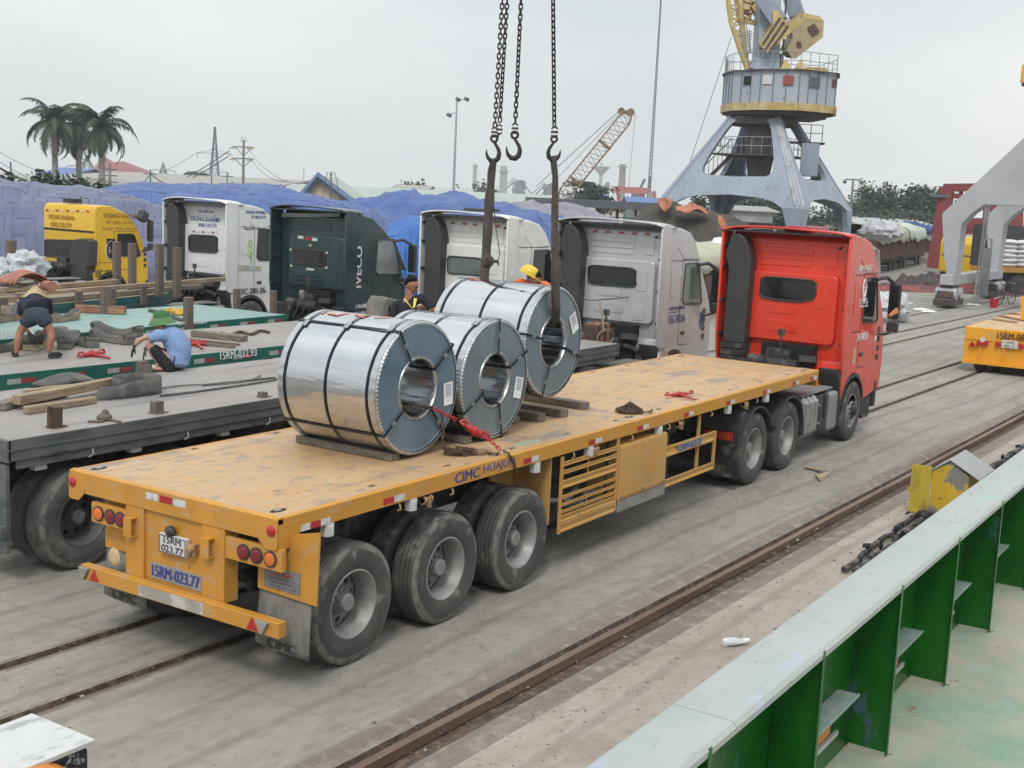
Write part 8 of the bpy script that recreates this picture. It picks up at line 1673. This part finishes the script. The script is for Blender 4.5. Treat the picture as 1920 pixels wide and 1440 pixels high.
b = MB(); p_ = q1(1900, 386); [b.box(X1+1.0, X2-1.0, y_-.3, y_+.3, zb2-.05, zb2+.9) for y_ in (1.0,)]; part('cross_beam', b, m_q, T, world=True)
for y_ in (6.95, 2*ymid-6.95):
    b = MB(); b.box(X1-.3, X2+.3, y_-.28, y_+.28, 1.0, 1.45); part('sill_beam', b, m_q, T, world=True, bevel=.03)
    for X_ in (X1+.4, X2-.4):
        b = MB(); b.box(X_-1.0, X_+1.0, y_-.42, y_+.42, .1, .42); b.box(X_-.75, X_+.75, y_-.36, y_+.36, .42, .75); b.box(X_-.5,X_+.5,y_-.3,y_+.3,.75,1.0); BG = part('bogie', b, m_pdark, T, world=True, bevel=.05)
        b = MB(); b.cyl((X_-.45,y_-.44,.62), (X_-.45,y_+.44,.62), .26); b.cyl((X_+.45,y_-.44,.62), (X_+.45,y_+.44,.62), .26); part('gear_cover', b, m_pcr2, BG, world=True)
b = MB(); y_ = 6.3; [b.beam((X1+2.4+dx_, y_, .2), (X1+3.0+dx_, y_, 5.2), .07) for dx_ in (0,.6)]; [b.beam((X1+2.4+.6*k/14, y_, .3+k*.35), (X1+3.0+.6*k/14, y_, .3+k*.35), .04) for k in range(15)]; b.beam((X1+4.2,y_,.4),(X1+4.2,y_,2.6),.35,.08); part('ladder', b, m_prail, T, world=True)
b = MB(); [b.tube([(X1+4.6,y_+.3,1.4),(X1+4.6,y_+.3,3.0),(X1+6.2,y_+.3,3.0),(X1+6.2,y_+.3,1.4)], .05, 5)]; b.beam((X1+4.6,y_+.3,2.2),(X1+6.2,y_+.3,2.2),.06); part('guard_frame', b, m_prail, T, world=True)
# ---- red steel structure behind
m_rs = mat('dark red crane steel', (.22,.035,.04), .6, var=.15, vs=1, dirt=((.12,.04,.035), .3, 1.5)); D_ = 86
T = thing('red_gantry', 'dark red steel gantry structure standing behind the pale portal legs', 'gantry', tuple(G(1830, D_)))
def rb(a_, d_, w_, nm='frame_member', D0_=D_, D1_=None): b = MB(); b.beam(A(*a_, D0_), A(*d_, D1_ or D0_), w_); part(nm, b, m_rs, T, world=True)
b = MB(); b.beam(A(1776,352,D_), G(1762,D_,.0)+Vector((0,0,.3)), .9, .7); part('leg', b, m_rs, T, world=True)
b = MB(); b.beam(A(1772,352,D_), A(1852,351,D_), .8, .55); part('top_girder', b, m_rs, T, world=True)
rb((1775,367),(1830,369), .35); rb((1802,352),(1802,368), .2); rb((1832,352),(1832,370), .2); rb((1790,420),(1905,420), .8); rb((1790,432),(1905,434), .5); rb((1835,370),(1858,415), .3); rb((1862,385),(1842,420), .3); rb((1905,398),(1902,540), .7, 'leg'); rb((1878,470),(1905,400), .35); rb((1872,540),(1902,440), .3); rb((1850,398),(1880,400), 1.4)
b = MB(); [b.beam(A(x,362,D_), A(x,350,D_), .05) for x in (1753,1762,1770)]; b.beam(A(1752,350,D_), A(1772,350,D_), .05); b.beam(A(1750,367,D_), A(1776,368,D_), .8, .2); part('side_platform', b, m_farm, T, world=True)
# ================================================================ wagons, far vehicles, small quay things
m_wag = mat('rusty brown wagon steel', (.10,.05,.042), .8, var=.2, vs=1, dirt=((.18,.10,.08), .35, 1.5)); m_tpale = mat('pale green tarpaulin', (.46,.52,.44), .7, var=.08, vs=.8, bump=.5, bs=2, dirt=((.36,.42,.34), .35, .6)); m_tcream = mat('olive cream tarpaulin', (.42,.42,.31), .7, var=.1, vs=.8, bump=.5, bs=2)
def wagon(label, p, ang, Ln, mt, h_=2.0, tp=.7, grp='tarpaulin covered rail wagons'):
    T = thing('rail_wagon', label, 'rail wagon', (p.x, p.y, 0), ang, grp)
    b = MB(); b.box(0, Ln, 0, 2.8, 1.0, 2.6 if h_ > 1.9 else 1.0+h_*.6); bd = part('body', b, m_wag, T)
    for k in range(12): b = MB(); x = Ln*(k+.5)/12; b.box(x-.06, x+.06, -.08, 0, 1.0, 2.55); part('side_rib', b, m_wag, bd)
    b = MB(); b.box(.2, Ln-.2, .3, 2.5, .7, 1.0); part('underframe', b, m_pdark, T)
    for x in (1.2, 2.9, Ln-2.9, Ln-1.2):
        b = MB(); b.cyl((x,.5,.45), (x,.62,.45), .45, seg=20); b.cyl((x,2.2,.45), (x,2.32,.45), .45, seg=20); b.cyl((x,.5,.45),(x,2.3,.45),.08); part('wheelset', b, m_pdark, T, smooth=True)
    b = MB(); q = random.Random(int(p.x)); s_ = q.random()*9
    def f(u, v):
        x = -.1+(Ln+.2)*u; a = v*2-1; y = 1.4+1.5*max(-1, min(1, a*1.25)); drop = max(0, abs(a)-.8)/.2
        z = 2.75+.45*(1-min(1,abs(a*1.25))**2)+.10*noise.noise(Vector((x*.8,y,s_))) - drop*(tp+.3*noise.noise(Vector((x*.6,s_,a))))
        return (x, y+(.06 if a > 0 else -.06)*drop, z)
    b.grid(f, 60, 24); part('cover', b, mt, T, smooth=True, solid=.03)
    return T
W0 = at(1655, 512, Z=0)
wagon('wagon under olive cream tarpaulin right of the red truck', G(1652, 78)+FH*0, .12, 11.5, m_tcream)
wagon('wagon under pale green tarpaulin beyond the olive covered one', G(1652, 78)+Vector((12.1*math.cos(.12), 12.1*math.sin(.12), 0)), .12, 11.5, m_tpale)
wagon('covered wagon glimpsed between the silver and the red truck', G(1300, 42), .12, 14, m_tcream, h_=1.5).scale.z = .8
wagon('covered wagon glimpsed between the dark green and the white truck', G(700, 45), .12, 15, m_tpale, h_=1.5).scale.z = .70
# far trucks
def box_truck(label, p, ang, mc, load=None, L_=6.5, dark=None):
    T = thing('far_truck', label, 'truck', (p.x, p.y, 0), ang)
    b = MB(); b.prism([(0,.9),(0,2.35),(.35,2.75),(1.9,2.8),(1.9,.6),(1.35,.6),(1.2,1.0),(.7,1.0),(.5,.6),(.05,.6)], 'y', 0, 2.2); cb = part('cab', b, mc, T, bevel=.08)
    for y_ in (-.01, 2.2-.0): b = MB(); b.prism([(.28,1.7),(.5,2.5),(1.5,2.5),(1.5,1.65)], 'y', y_-.01, y_+.012); part('door_window', b, m_glass, cb)
    b = MB(); b.prism([(-.02,1.6),(.0,1.6),(.28,2.6),(.26,2.6)], 'y', .15, 2.05); part('windscreen', b, m_glass, cb)
    b = MB(); b.box(1.9, L_, .1, 2.1, .8, 1.1); part('chassis', b, m_black, T)
    b = MB(); b.box(2.1, L_+.2, -.05, 2.25, 1.1, 1.35); part('bed', b, m_yel if load else m_black, T, bevel=.02)
    for x in (.95, L_-1.8, L_-.6):
        for y_ in (.0, 1.9): b = MB(); b.cyl((x,y_,.48), (x,y_+.3,.48), .48, seg=24); b.cyl((x,y_-.01,.48),(x,y_+.31,.48),.22,seg=16); part('wheel', b, m_tyre, T, smooth=True)
    if dark: b = MB(); b.box(2.1, 2.2, .0, 2.2, 1.35, 3.1); b.box(2.2, L_, 2.15, 2.22, 1.35, 3.1); part('cargo_side', b, m_wdark, T)
    return T
p_ = at(1829, 532, Z=0); box_truck('small yellow truck cab seen between the two pale portal legs', p_+Vector((-.5,0,0)), -.05, m_yelp, L_=6.5)
p_ = at(1874, 552, Z=0)
BT = thing('bag_truck', 'flat lorry loaded with white bags at the right edge behind the portal leg', 'truck', tuple(p_), -.62)
b = MB(); b.box(0, 9, 0, 2.4, 1.15, 1.42); part('bed', b, m_yel, BT, bevel=.03)
b = MB(); b.box(.3, 9, .4, 2.0, .75, 1.15); part('chassis', b, m_black, BT)
b = MB(); b.box(-.02, 9, 2.36, 2.42, 1.42, 3.6); b.box(-.02,.05,.5,2.4,1.42,3.6); part('cargo_side', b, m_wdark, BT)
for x in (1.2, 2.5, 7.8):
    for y_ in (0, 2.1): b = MB(); b.cyl((x,y_,.52), (x,y_+.3,.52), .52, seg=24); part('wheel', b, m_tyre, BT, smooth=True)
m_bag = mat('white woven bag', (.68,.66,.69), .7, var=.08, vs=3, bump=.3, bs=8)
q = random.Random(3); cs, sn = math.cos(-.62), math.sin(-.62)
for i in range(5):
    for k in range(6):
        x, y, z = .75+i*1.0+q.uniform(-.04,.04), .45+q.uniform(-.05,.05), 1.55+k*.24
        b = MB(); b.ell((0,0,0), (.52,.36,.15), 14, 8, fn=lambda v: 1+.10*abs(v.x)**3)
        o = part('bag', b, m_bag, None, smooth=True); o.location = (p_.x+x*cs-y*sn, p_.y+x*sn+y*cs, z); o.rotation_euler = (0,q.uniform(-.05,.05),-.62+q.uniform(-.1,.1))
        tag(o, 'white woven bag, %s stack from the left on the lorry, %s layer' % (('first','second','third','fourth','fifth')[i], ('bottom','second','third','fourth','fifth','top')[k]), 'bag', 'white bags stacked on the lorry')
# hidden truck roofs behind the red one
box_truck('white truck whose pale roof shows just above the red truck', G(1440, 47)+Vector((0,0,0)), .1, m_white2, L_=7)
p_ = G(1612, 34); T = thing('cream_truck', 'cream truck with silver exhaust behind the red truck', 'truck', tuple(p_), .05); b = MB(); b.prism([(0,.9),(0,3.1),(1.6,3.05),(2.2,1.9),(2.25,.7),(0,.7)], 'y', 0, 2.2); part('cab', b, m_whitep, T, bevel=.1); b = MB(); b.tube([(2.3,-.1,1.2),(2.35,-.1,2.3),(2.25,-.05,2.9),(1.9,0,3.0)], .05, 8); part('mirror_frame', b, m_rimal, T, smooth=True); b = MB(); [b.cyl((x,y_,.5),(x,y_+.3,.5),.5,seg=20) for x in (1.2,) for y_ in (0,1.9)]; part('front_wheel', b, m_tyre, T, smooth=True); b = MB(); b.box(-5,0,.6,1.6,.7,1.0); part('chassis', b, m_black, T)
# bicycle and bucket
p_ = at(1884, 571, Z=0); T = thing('bicycle', 'old grey bicycle parked by the far portal leg', 'bicycle', tuple(p_), -.35)
for x in (-.52, .52):
    b = MB(); b.tube([(x+.33*math.cos(t), 0, .34+.33*math.sin(t)) for t in [2*math.pi*k/24 for k in range(24)]], .022, 5, closed=True); wl_ = part('wheel', b, m_hose, T, smooth=True)
    b = MB(); [b.beam((x,0,.34), (x+.32*math.cos(t),0,.34+.32*math.sin(t)), .005) for t in [k*math.pi/6 for k in range(12)]]; part('spokes', b, m_prail, wl_)
b = MB(); [b.tube(s_, .017, 5) for s_ in ([(-.52,0,.34),(-.1,0,.32),(.35,0,.85),(-.2,0,.85),(-.1,0,.32)], [(-.52,0,.34),(-.2,0,.85)], [(.52,0,.34),(.38,0,.9),(.36,0,1.0)])]; part('frame', b, m_pdark, T, smooth=True)
b = MB(); b.tube([(.25,-.26,.98),(.38,-.15,1.02),(.38,.15,1.02),(.25,.26,.98)], .014, 5); part('handlebar', b, m_prail, T, smooth=True)
b = MB(); b.ell((-.22,0,.92), (.14,.08,.04)); part('saddle', b, m_hose, T, smooth=True)
p_ = at(1863, 577, Z=0); T = thing('bucket', 'bright red bucket with white handle on the quay near the portal leg', 'bucket', tuple(p_)); b = MB(); b.lathe([(0,.02),(.15,.0),(.2,.42),(.215,.43),(.2,.40),(.14,.03)], (0,0,0), 'z', 20); part('pail', b, mat('red plastic', (.50,.01,.03), .4), T, smooth=True); b = MB(); b.tube([(.2*math.cos(t), .2*math.sin(t)*.9-.02, .40-.1*math.sin(t)) for t in [-math.pi+k*math.pi/10 for k in range(11)]], .018, 5); part('handle', b, m_white, T, smooth=True)
m_clothr = mat('dark red ground sheet', (.24,.06,.05), .8, var=.4, vs=3, bump=.5, bs=5, dirt=((.05,.045,.05), .45, 1.2)); m_clothd = mat('dark crumpled sheet', (.06,.055,.06), .8, var=.4, vs=3, bump=.5, bs=5, dirt=((.2,.06,.05), .35, 2))
def ground_sheet(name, label, cat, px, py, rx, ry, h_, m, seed):
    p_ = at(px, py, Z=0); b = MB(); b.grid(lambda u, v: ((2*u-1)*rx*(1+.25*noise.noise(Vector((v*4,seed,0)))), (2*v-1)*ry*(1+.25*noise.noise(Vector((u*4,seed,2)))), max(.01, h_*(.5+noise.noise(Vector((u*5,v*5,seed))))*(1-abs(2*u-1)**4)*(1-abs(2*v-1)**4))), 30, 16)
    o = part(name, b, m, None, smooth=True, solid=.01); o.location = p_; o.rotation_euler.z = -.9; return tag(o, label, cat)
ground_sheet('ground_sheet', 'flat dark red sheet spread on the quay between red truck and portal leg', 'tarpaulin', 1715, 544, 3.2, 1.6, .3, m_clothr, 1); ground_sheet('ground_sheet', 'crumpled black and red tarpaulin beside the near portal leg', 'tarpaulin', 1742, 540, 1.8, 1.1, 1.1, m_clothd, 4); ground_sheet('ground_sheet', 'crumpled reddish sheet between the two portal legs', 'tarpaulin', 1815, 549, 2.4, 1.0, .55, m_clothr, 7)
for i, (px, py, lb) in enumerate(((1728,581,'flattened white litter sheet left of the portal leg'), (1697,569,'small white paper scrap on the quay near the red truck'), (1825,572,'white plastic scrap on the quay right of the bogie'), (1742,585,'thin white strip of litter on the far lane'))): ground_sheet('litter', lb, 'litter', px, py, .35, .15, .08, m_label, i+20)
b = MB(); c_ = at(1690, 535, Z=0); 
for k in range(7): b.ell(at(1676+k*4, 470+q.uniform(-5,6), D=50), (.25,.2,.14), 8, 6)
solo('sack_heap', 'small heap of white sacks by the mirror of the red truck', 'sacks', b, m_sack, smooth=True) if False else b.b.free()
p_ = at(1690, 545, Z=0); blob('sack_heap', 'white plastic sacks heaped on the quay behind the red truck mirror', 'sacks', G(1680, 46)+Vector((0,0,.5)), (.9,.8,.55), m_sack, 7, .3, 26, 2.2, .3); blob('sack_heap', 'white sacks piled on the wagon end above the red truck mirror', 'sacks', G(1655, 75)+Vector((0,0,2.9)), (1.2,1.1,.6), m_sack, 9, .3, 26, 2.2, .3)
b = MB(); b.grid(lambda u, v: tuple(G(1715+50*u, 96)+FH*3*v+Vector((0,0,3.0-.3*u+.3*noise.noise(Vector((u*6,v*2,0)))))), 16, 4); b2 = solo('blue_bales', 'low blue tarpaulin bundle lying on the brown earth heap', 'tarpaulin', b, m_tblu, smooth=True, solid=.6)
# yellow low trailer on the right, driving away
X0, YL = 26.96, 1.0
T = thing('yellow_trailer', 'second yellow flatbed trailer marked 15RM-083, cut by the right edge', 'trailer', (X0, YL, 0))
m_yb = mat('bright yellow trailer paint', (.80,.36,.015), .5, var=.08, vs=2, dirt=((.6,.34,.1), .3, 2))
zt3 = at(1815, 612, X=X0).z
b = MB(); b.box(X0, X0+12, YL-2.5, YL, zt3-.02, zt3); part('deck', b, m_ydeck, T, world=True)
b = MB(); b.box(X0-.05, X0+.06, YL-2.5, YL+.02, zt3-.34, zt3+.004); part('rear_beam', b, m_yb, T, world=True, bevel=.02)
b = MB(); b.box(X0, X0+12, YL-.02, YL+.03, zt3-.2, zt3+.002); b.box(X0, X0+12, YL-2.53, YL-2.48, zt3-.2, zt3+.002); part('side_rail', b, m_yb, T, world=True)
b = MB(); b.box(X0-.03, X0+.0, YL-2.5, YL+.02, zt3-.88, zt3-.3); [b.box(X0-.1, X0, YL-y_-.02, YL-y_+.02, zt3-.88, zt3-.34) for y_ in (.4,1.0,1.7)]; b.box(X0-.12, X0-.0, YL-2.5, YL+.02, zt3-.95, zt3-.86); pn = part('rear_panel', b, m_yb, T, world=True)
tpx('15RM-083.10', 'rear', 1870, 626, 1946, 639, X0-.105, m_lblack, T, bold=.01)
b = MB(); P_ = at(1893, 646, X=X0-.12); b.box(X0-.125,X0-.105,P_.y-.2,P_.y+.2,P_.z-.1,P_.z+.1); PL = part('number_plate', b, m_white, T, world=True, bevel=.01); text('15RM', 'rear', (X0-.126,P_.y,P_.z+.045), .2, .06, m_lblack, PL, world=True); text('083.10', 'rear', (X0-.126,P_.y,P_.z-.045), .28, .06, m_lblack, PL, world=True)
for px, py in ((1836,644),(1848,644),(1871,646),(1915,650)): P_ = at(px, py, X=X0-.1); b = MB(); b.lathe([(.075,0),(.07,-.02),(0,-.03)], (X0-.105,P_.y,P_.z), 'x', 16); part('tail_lamp', b, m_red, T, world=True, smooth=True)
P_ = at(1843, 637, X=X0-.1); b = MB(); b.lathe([(.075,0),(.07,-.02),(0,-.03)], (X0-.105,P_.y,P_.z), 'x', 16); part('reverse_lamp', b, m_white, T, world=True, smooth=True)
P_ = at(1823, 645, X=X0-.1); b = MB(); b.prism(tri(P_.y, P_.z, .09, 1), 'x', X0-.125, X0-.1); part('reflector_triangle', b, m_red, T, world=True)
for x in (.5, 1.8, 3.1):
    for y_ in (YL-.35, YL-.70, YL-2.1, YL-2.45):
        b = tyre_mb(.50, .28); b.lathe([(.285,-.03),(0,-.03)],(0,0,0),'y',16); b.b.transform(Matrix.Translation((X0+x, y_, .50))); part('wheel', b, m_tyre, T, world=True, smooth=True, flat_ang=35)
b = MB(); b.box(X0+.3,X0+12,YL-1.7,YL-.8,.5,zt3-.05); part('main_beam', b, m_black, T, world=True)
b = MB(); b.beam(at(1918,600,X=X0+3.4), at(1918,556,X=X0+3.4), .09, .16); part('corner_stake', b, m_yb, T, world=True)
for i, (a_, d_, lb) in enumerate((((1862,600),(1905,606),'broken plank lying nearest the rear of the second yellow trailer'), ((1876,594),(1918,602),'long thin plank across the second yellow trailer'), ((1892,589),(1925,592),'dark plank farthest forward on the second yellow trailer'))): slab(a_[0], a_[1], d_[0], d_[1], .14, .05, zt3, m_woodrd if i else m_woodlt, 'plank', lb, 'plank', 0, 'planks on the second yellow trailer')
# crane hook block peeking in at the top right
T = thing('hook_block', 'yellow crane hook block at the top right border', 'hook block', tuple(A(1925,140,34))); p_ = A(1921,160,34); b = MB(); b.rbox(p_+Vector((0,0,.3)), (.28,.2,.5)); part('block', b, m_yb, T, world=True, bevel=.03); b = MB(); b.rbox(p_, (.35,.1,.05)); b.cyl(p_+Vector((0,0,.4)), p_+Vector((0,0,3)), .03); part('swivel', b, m_chain, T, world=True)
# ================================================================ vegetation
def leafmat(name, c): return mat(name, c, .7, var=.45, vs=.9)
m_leafd = leafmat('dark evergreen leaves', (.030,.055,.032)); m_leafg = leafmat('grey green leaves', (.05,.085,.045)); m_palm = leafmat('dark palm leaves', (.042,.066,.040)); m_trunk = mat('pale palm trunk', (.24,.23,.21), .85, var=.15, vs=2, stretch=(1,1,8)); m_bark = mat('grey brown bark', (.12,.10,.08), .9, var=.2, vs=3)
def tree(label, px, py, D, w_, kind='bush', m=None, seed=0, group=None, lf=.3, n=1500, z0=.28):
    top = A(px, py, D); H_ = top.z; T = thing('tree', label, 'tree', (top.x, top.y, 0), 0, group); q = random.Random(seed); b = MB()
    nodes_ = []
    b.tube([(0,0,0), (q.uniform(-.2,.2),0,H_*.35), (q.uniform(-.3,.3),q.uniform(-.2,.2),H_*.7), (0,0,H_*.9)], [H_*.025,H_*.02,H_*.012,.02], 7)
    cl = []
    for k in range(13 if kind != 'umb' else 12):
        a = q.random()*6.28; hgt = H_*(q.uniform(z0, .90)); r_ = w_*.42*q.uniform(.2,1)*(1-.75*max(0,(hgt/H_-.55)/.35))
        if kind == 'umb': hgt = H_*(.45+.5*k/12); r_ = w_*.5*(1-.6*k/12)*q.uniform(.7,1)
        e_ = Vector((math.cos(a)*r_, math.sin(a)*r_, hgt)); b.tube([(0,0,hgt*.7), tuple(e_*.6+Vector((0,0,hgt*.35))), tuple(e_)], [.08,.05,.02], 4); cl.append(e_)
    part('trunk', b, m_bark, T, smooth=True)
    b = MB()
    for k in range(n):
        c_ = q.choice(cl); s_ = w_*.105*(1+.6*q.random())*(1.25-.5*c_.z/H_)
        if kind == 'umb': p = c_+Vector((q.gauss(0,s_*1.6), q.gauss(0,s_*1.6), q.gauss(0,s_*.25)))
        else: p = c_+Vector((q.gauss(0,s_*.8), q.gauss(0,s_*.8), q.gauss(0,s_*.8)))
        a = Vector((q.gauss(0,1),q.gauss(0,1),q.gauss(0,.6))).normalized(); d = a.cross(Vector((q.gauss(0,1),q.gauss(0,1),q.gauss(0,1)))).normalized(); l_ = lf*q.uniform(.6,1.3)
        b.poly([p-a*l_*.5-d*l_*.3, p+a*l_*.5-d*l_*.25, p+a*l_*.55+d*l_*.3, p-a*l_*.4+d*l_*.35])
    part('crown', b, m or m_leafd, T, norm=False)
    return T
def palm(label, px, py, D, seed, R_=3.6, droop=1.0, nf=26, fat=.3, group='royal palms'):
    c_ = A(px, py, D); T = thing('palm_tree', label, 'palm tree', (c_.x, c_.y, 0), 0, group); q = random.Random(seed); H_ = c_.z
    b = MB(); b.tube([(0,0,0),(0.05,0,H_*.4),(-.03,0,H_*.8),(0,0,H_-.2)], [fat*1.15,fat,fat*.85,fat*.6], 12); part('trunk', b, m_trunk, T, smooth=True)
    b = MB(); b.tube([(0,0,H_-1.6),(0,0,H_-.1)], [fat*.62,fat*.4], 10); part('crown_shaft', b, mat('green palm shaft', (.08,.13,.06), .6), T, smooth=True)
    for k in range(nf):
        a = 6.283*k/nf*2.4+q.uniform(-.25,.25); el = R(q.choice([75,60,45,30,12,-5,-25,-50])+q.uniform(-8,8)); L_ = R_*q.uniform(.85,1.1); b = MB(); P_ = []; p = Vector((0,0,H_-.15)); e_ = el; hd = Vector((math.cos(a), math.sin(a), 0)); n_ = 14
        for j in range(n_+1):
            P_.append(p.copy()); p = p+(hd*math.cos(e_)+Vector((0,0,math.sin(e_))))*L_/n_; e_ -= (.10+.03*q.random())*droop*(1+.6*j/n_)
        b.tube(P_, [.05*(1-.85*j/n_) for j in range(n_+1)], 4)
        sdv = hd.cross(Vector((0,0,1)))
        for j in range(1, n_+1):
            for s2 in range(3):
                t = P_[j-1].lerp(P_[j], s2/3) if j else P_[0]; d = (P_[j]-P_[j-1]).normalized(); ll = .95*math.sin(math.pi*min(.97,(j+s2/3)/(n_+.8))**.7)+.12
                for sg in (-1, 1):
                    tip = t+(sdv*sg*.75+d*.45+Vector((0,0,-.55+q.uniform(-.25,.35)))).normalized()*ll*q.uniform(.8,1.1); ww = d*.085
                    b.poly([t-ww, t+ww, tip])
        part('frond', b, m_palm, T, norm=False)
    return T
palm('leftmost royal palm of the three on the left', 102, 226, 118, 1, 4.0); palm('middle royal palm of the three, partly behind its neighbours', 147, 232, 122, 2, 4.2); palm('rightmost royal palm of the three, with a broad drooping crown', 190, 232, 112, 3, 4.0)
palm('small palm right of the red curved roof', 372, 327, 150, 5, 2.2, nf=12, group=None)
for i, (px, py, D, w_, lb) in enumerate(((12,322,66,2.2,'bushy shrub at the left border above the purple tarpaulin'), (75,326,68,3,'dark shrub under the leftmost palm'), (105,332,68,2.6,'rounded shrub beside the palm trunks'), (135,330,70,3,'leafy shrub between the left and middle palm trunks'), (160,336,70,2.4,'yellowish shrub between the palms'), (192,341,70,2.6,'shrub at the foot of the right palm'))): tree(lb, px, py, D, w_, m=m_leafg if i == 4 else m_leafd, seed=i+10, lf=.28, n=700, z0=.5, group='shrubs behind the purple tarpaulin')
tree('low dark tree left of the small palm', 330, 329, 160, 4, seed=21, n=500); tree('low dark tree right of the lattice tower', 412, 331, 160, 3.4, seed=22, n=500)
tree('layered evergreen tree above the blue roofed shed', 1108, 335, 135, 4.4, 'umb', seed=31, lf=.30, n=1900); tree('distant tree between chimney and rear sling', 905, 347, 300, 9, seed=32, n=600, lf=.8); tree('distant low trees beside the slim chimney', 878, 352, 300, 8, seed=33, n=400, lf=.8); tree('distant low tree behind the green roof', 780, 346, 260, 9, seed=34, n=500, lf=.7)
for i, (px, py, w_, lb) in enumerate(((1395,371,6,'layered tree at the left under the portal crane beam'), (1425,369,7,'layered tree in the middle under the portal crane beam'), (1462,373,7,'layered tree at the right under the portal crane beam'), (1355,382,4,'thin hazy tree beside the orange sheet'), (1313,373,5,'pale thin tree left of the crane rear leg'))): tree(lb, px, py, 150, w_, 'umb' if i < 3 else 'bush', m_leafd, seed=40+i, lf=.35, n=1300, group='trees behind the portal crane')
for i, (px, py, w_, n_) in enumerate(((1582,384,7,1100),(1603,378,8,1500),(1622,346,7,2000),(1640,356,6,1400),(1655,350,6,1500),(1672,334,5,1100),(1688,365,8,1600),(1706,352,6,1700),(1727,350,6,1500),(1740,342,5,1000),(1752,366,7,1500),(1772,372,7,1300))):
    tree(['lowest tree at the left end of the tree line','rounded tree behind the concrete lamp pole','tall full tree right of the lamp pole','slimmer tree in the left half of the tree line','dense tree left of the tallest one','tallest airy tree of the line with open crown','broad low tree below the tallest one','tall dense tree in the middle right of the line','tree with two tops in the right half of the line','thin feathery tree near the pale portal leg','broad tree just left of the red gantry','last tree of the line, behind the red gantry'][i], px, py, 165, w_, 'umb' if i in (6,1,9) else 'bush', m_leafg if i % 3 == 2 else m_leafd, seed=60+i, lf=.36, n=int(n_*.75), group='tree line on the right', z0=.2)
for i, (px, py, w_) in enumerate(((1610,402,9),(1650,398,10),(1690,400,10),(1730,398,10),(1500,404,8))): tree(['low dark bush row part below the lamp pole','low dark bushes below the tall full tree','low dark bushes in the middle of the tree line','low dark bushes near the pale portal leg','rounded bush between the crane legs'][i], px, py, 152, w_, 'umb', m_leafd, seed=80+i, lf=.42, n=1000, z0=.1, group='bushes below the tree line')
# ================================================================ harbour haze
b = MB(); b.box(-60, 1300, -140, 1500, -7, 60)
m = bpy.data.materials.new('harbour haze'); m.use_nodes = True; n_, l_ = nodes_of(m); n_.remove(n_['Principled BSDF']); pv = n_.new('ShaderNodeVolumePrincipled')
pv.inputs['Color'].default_value = (.93,.95,.97,1); pv.inputs['Density'].default_value = .00045; pv.inputs['Anisotropy'].default_value = .2; l_(pv.outputs[0], n_['Material Output'].inputs['Volume'])
hzb = part('haze', b, m, None); hzb['kind'] = 'stuff'
S.cycles.volume_bounces = 1; S.cycles.volume_max_steps = 64
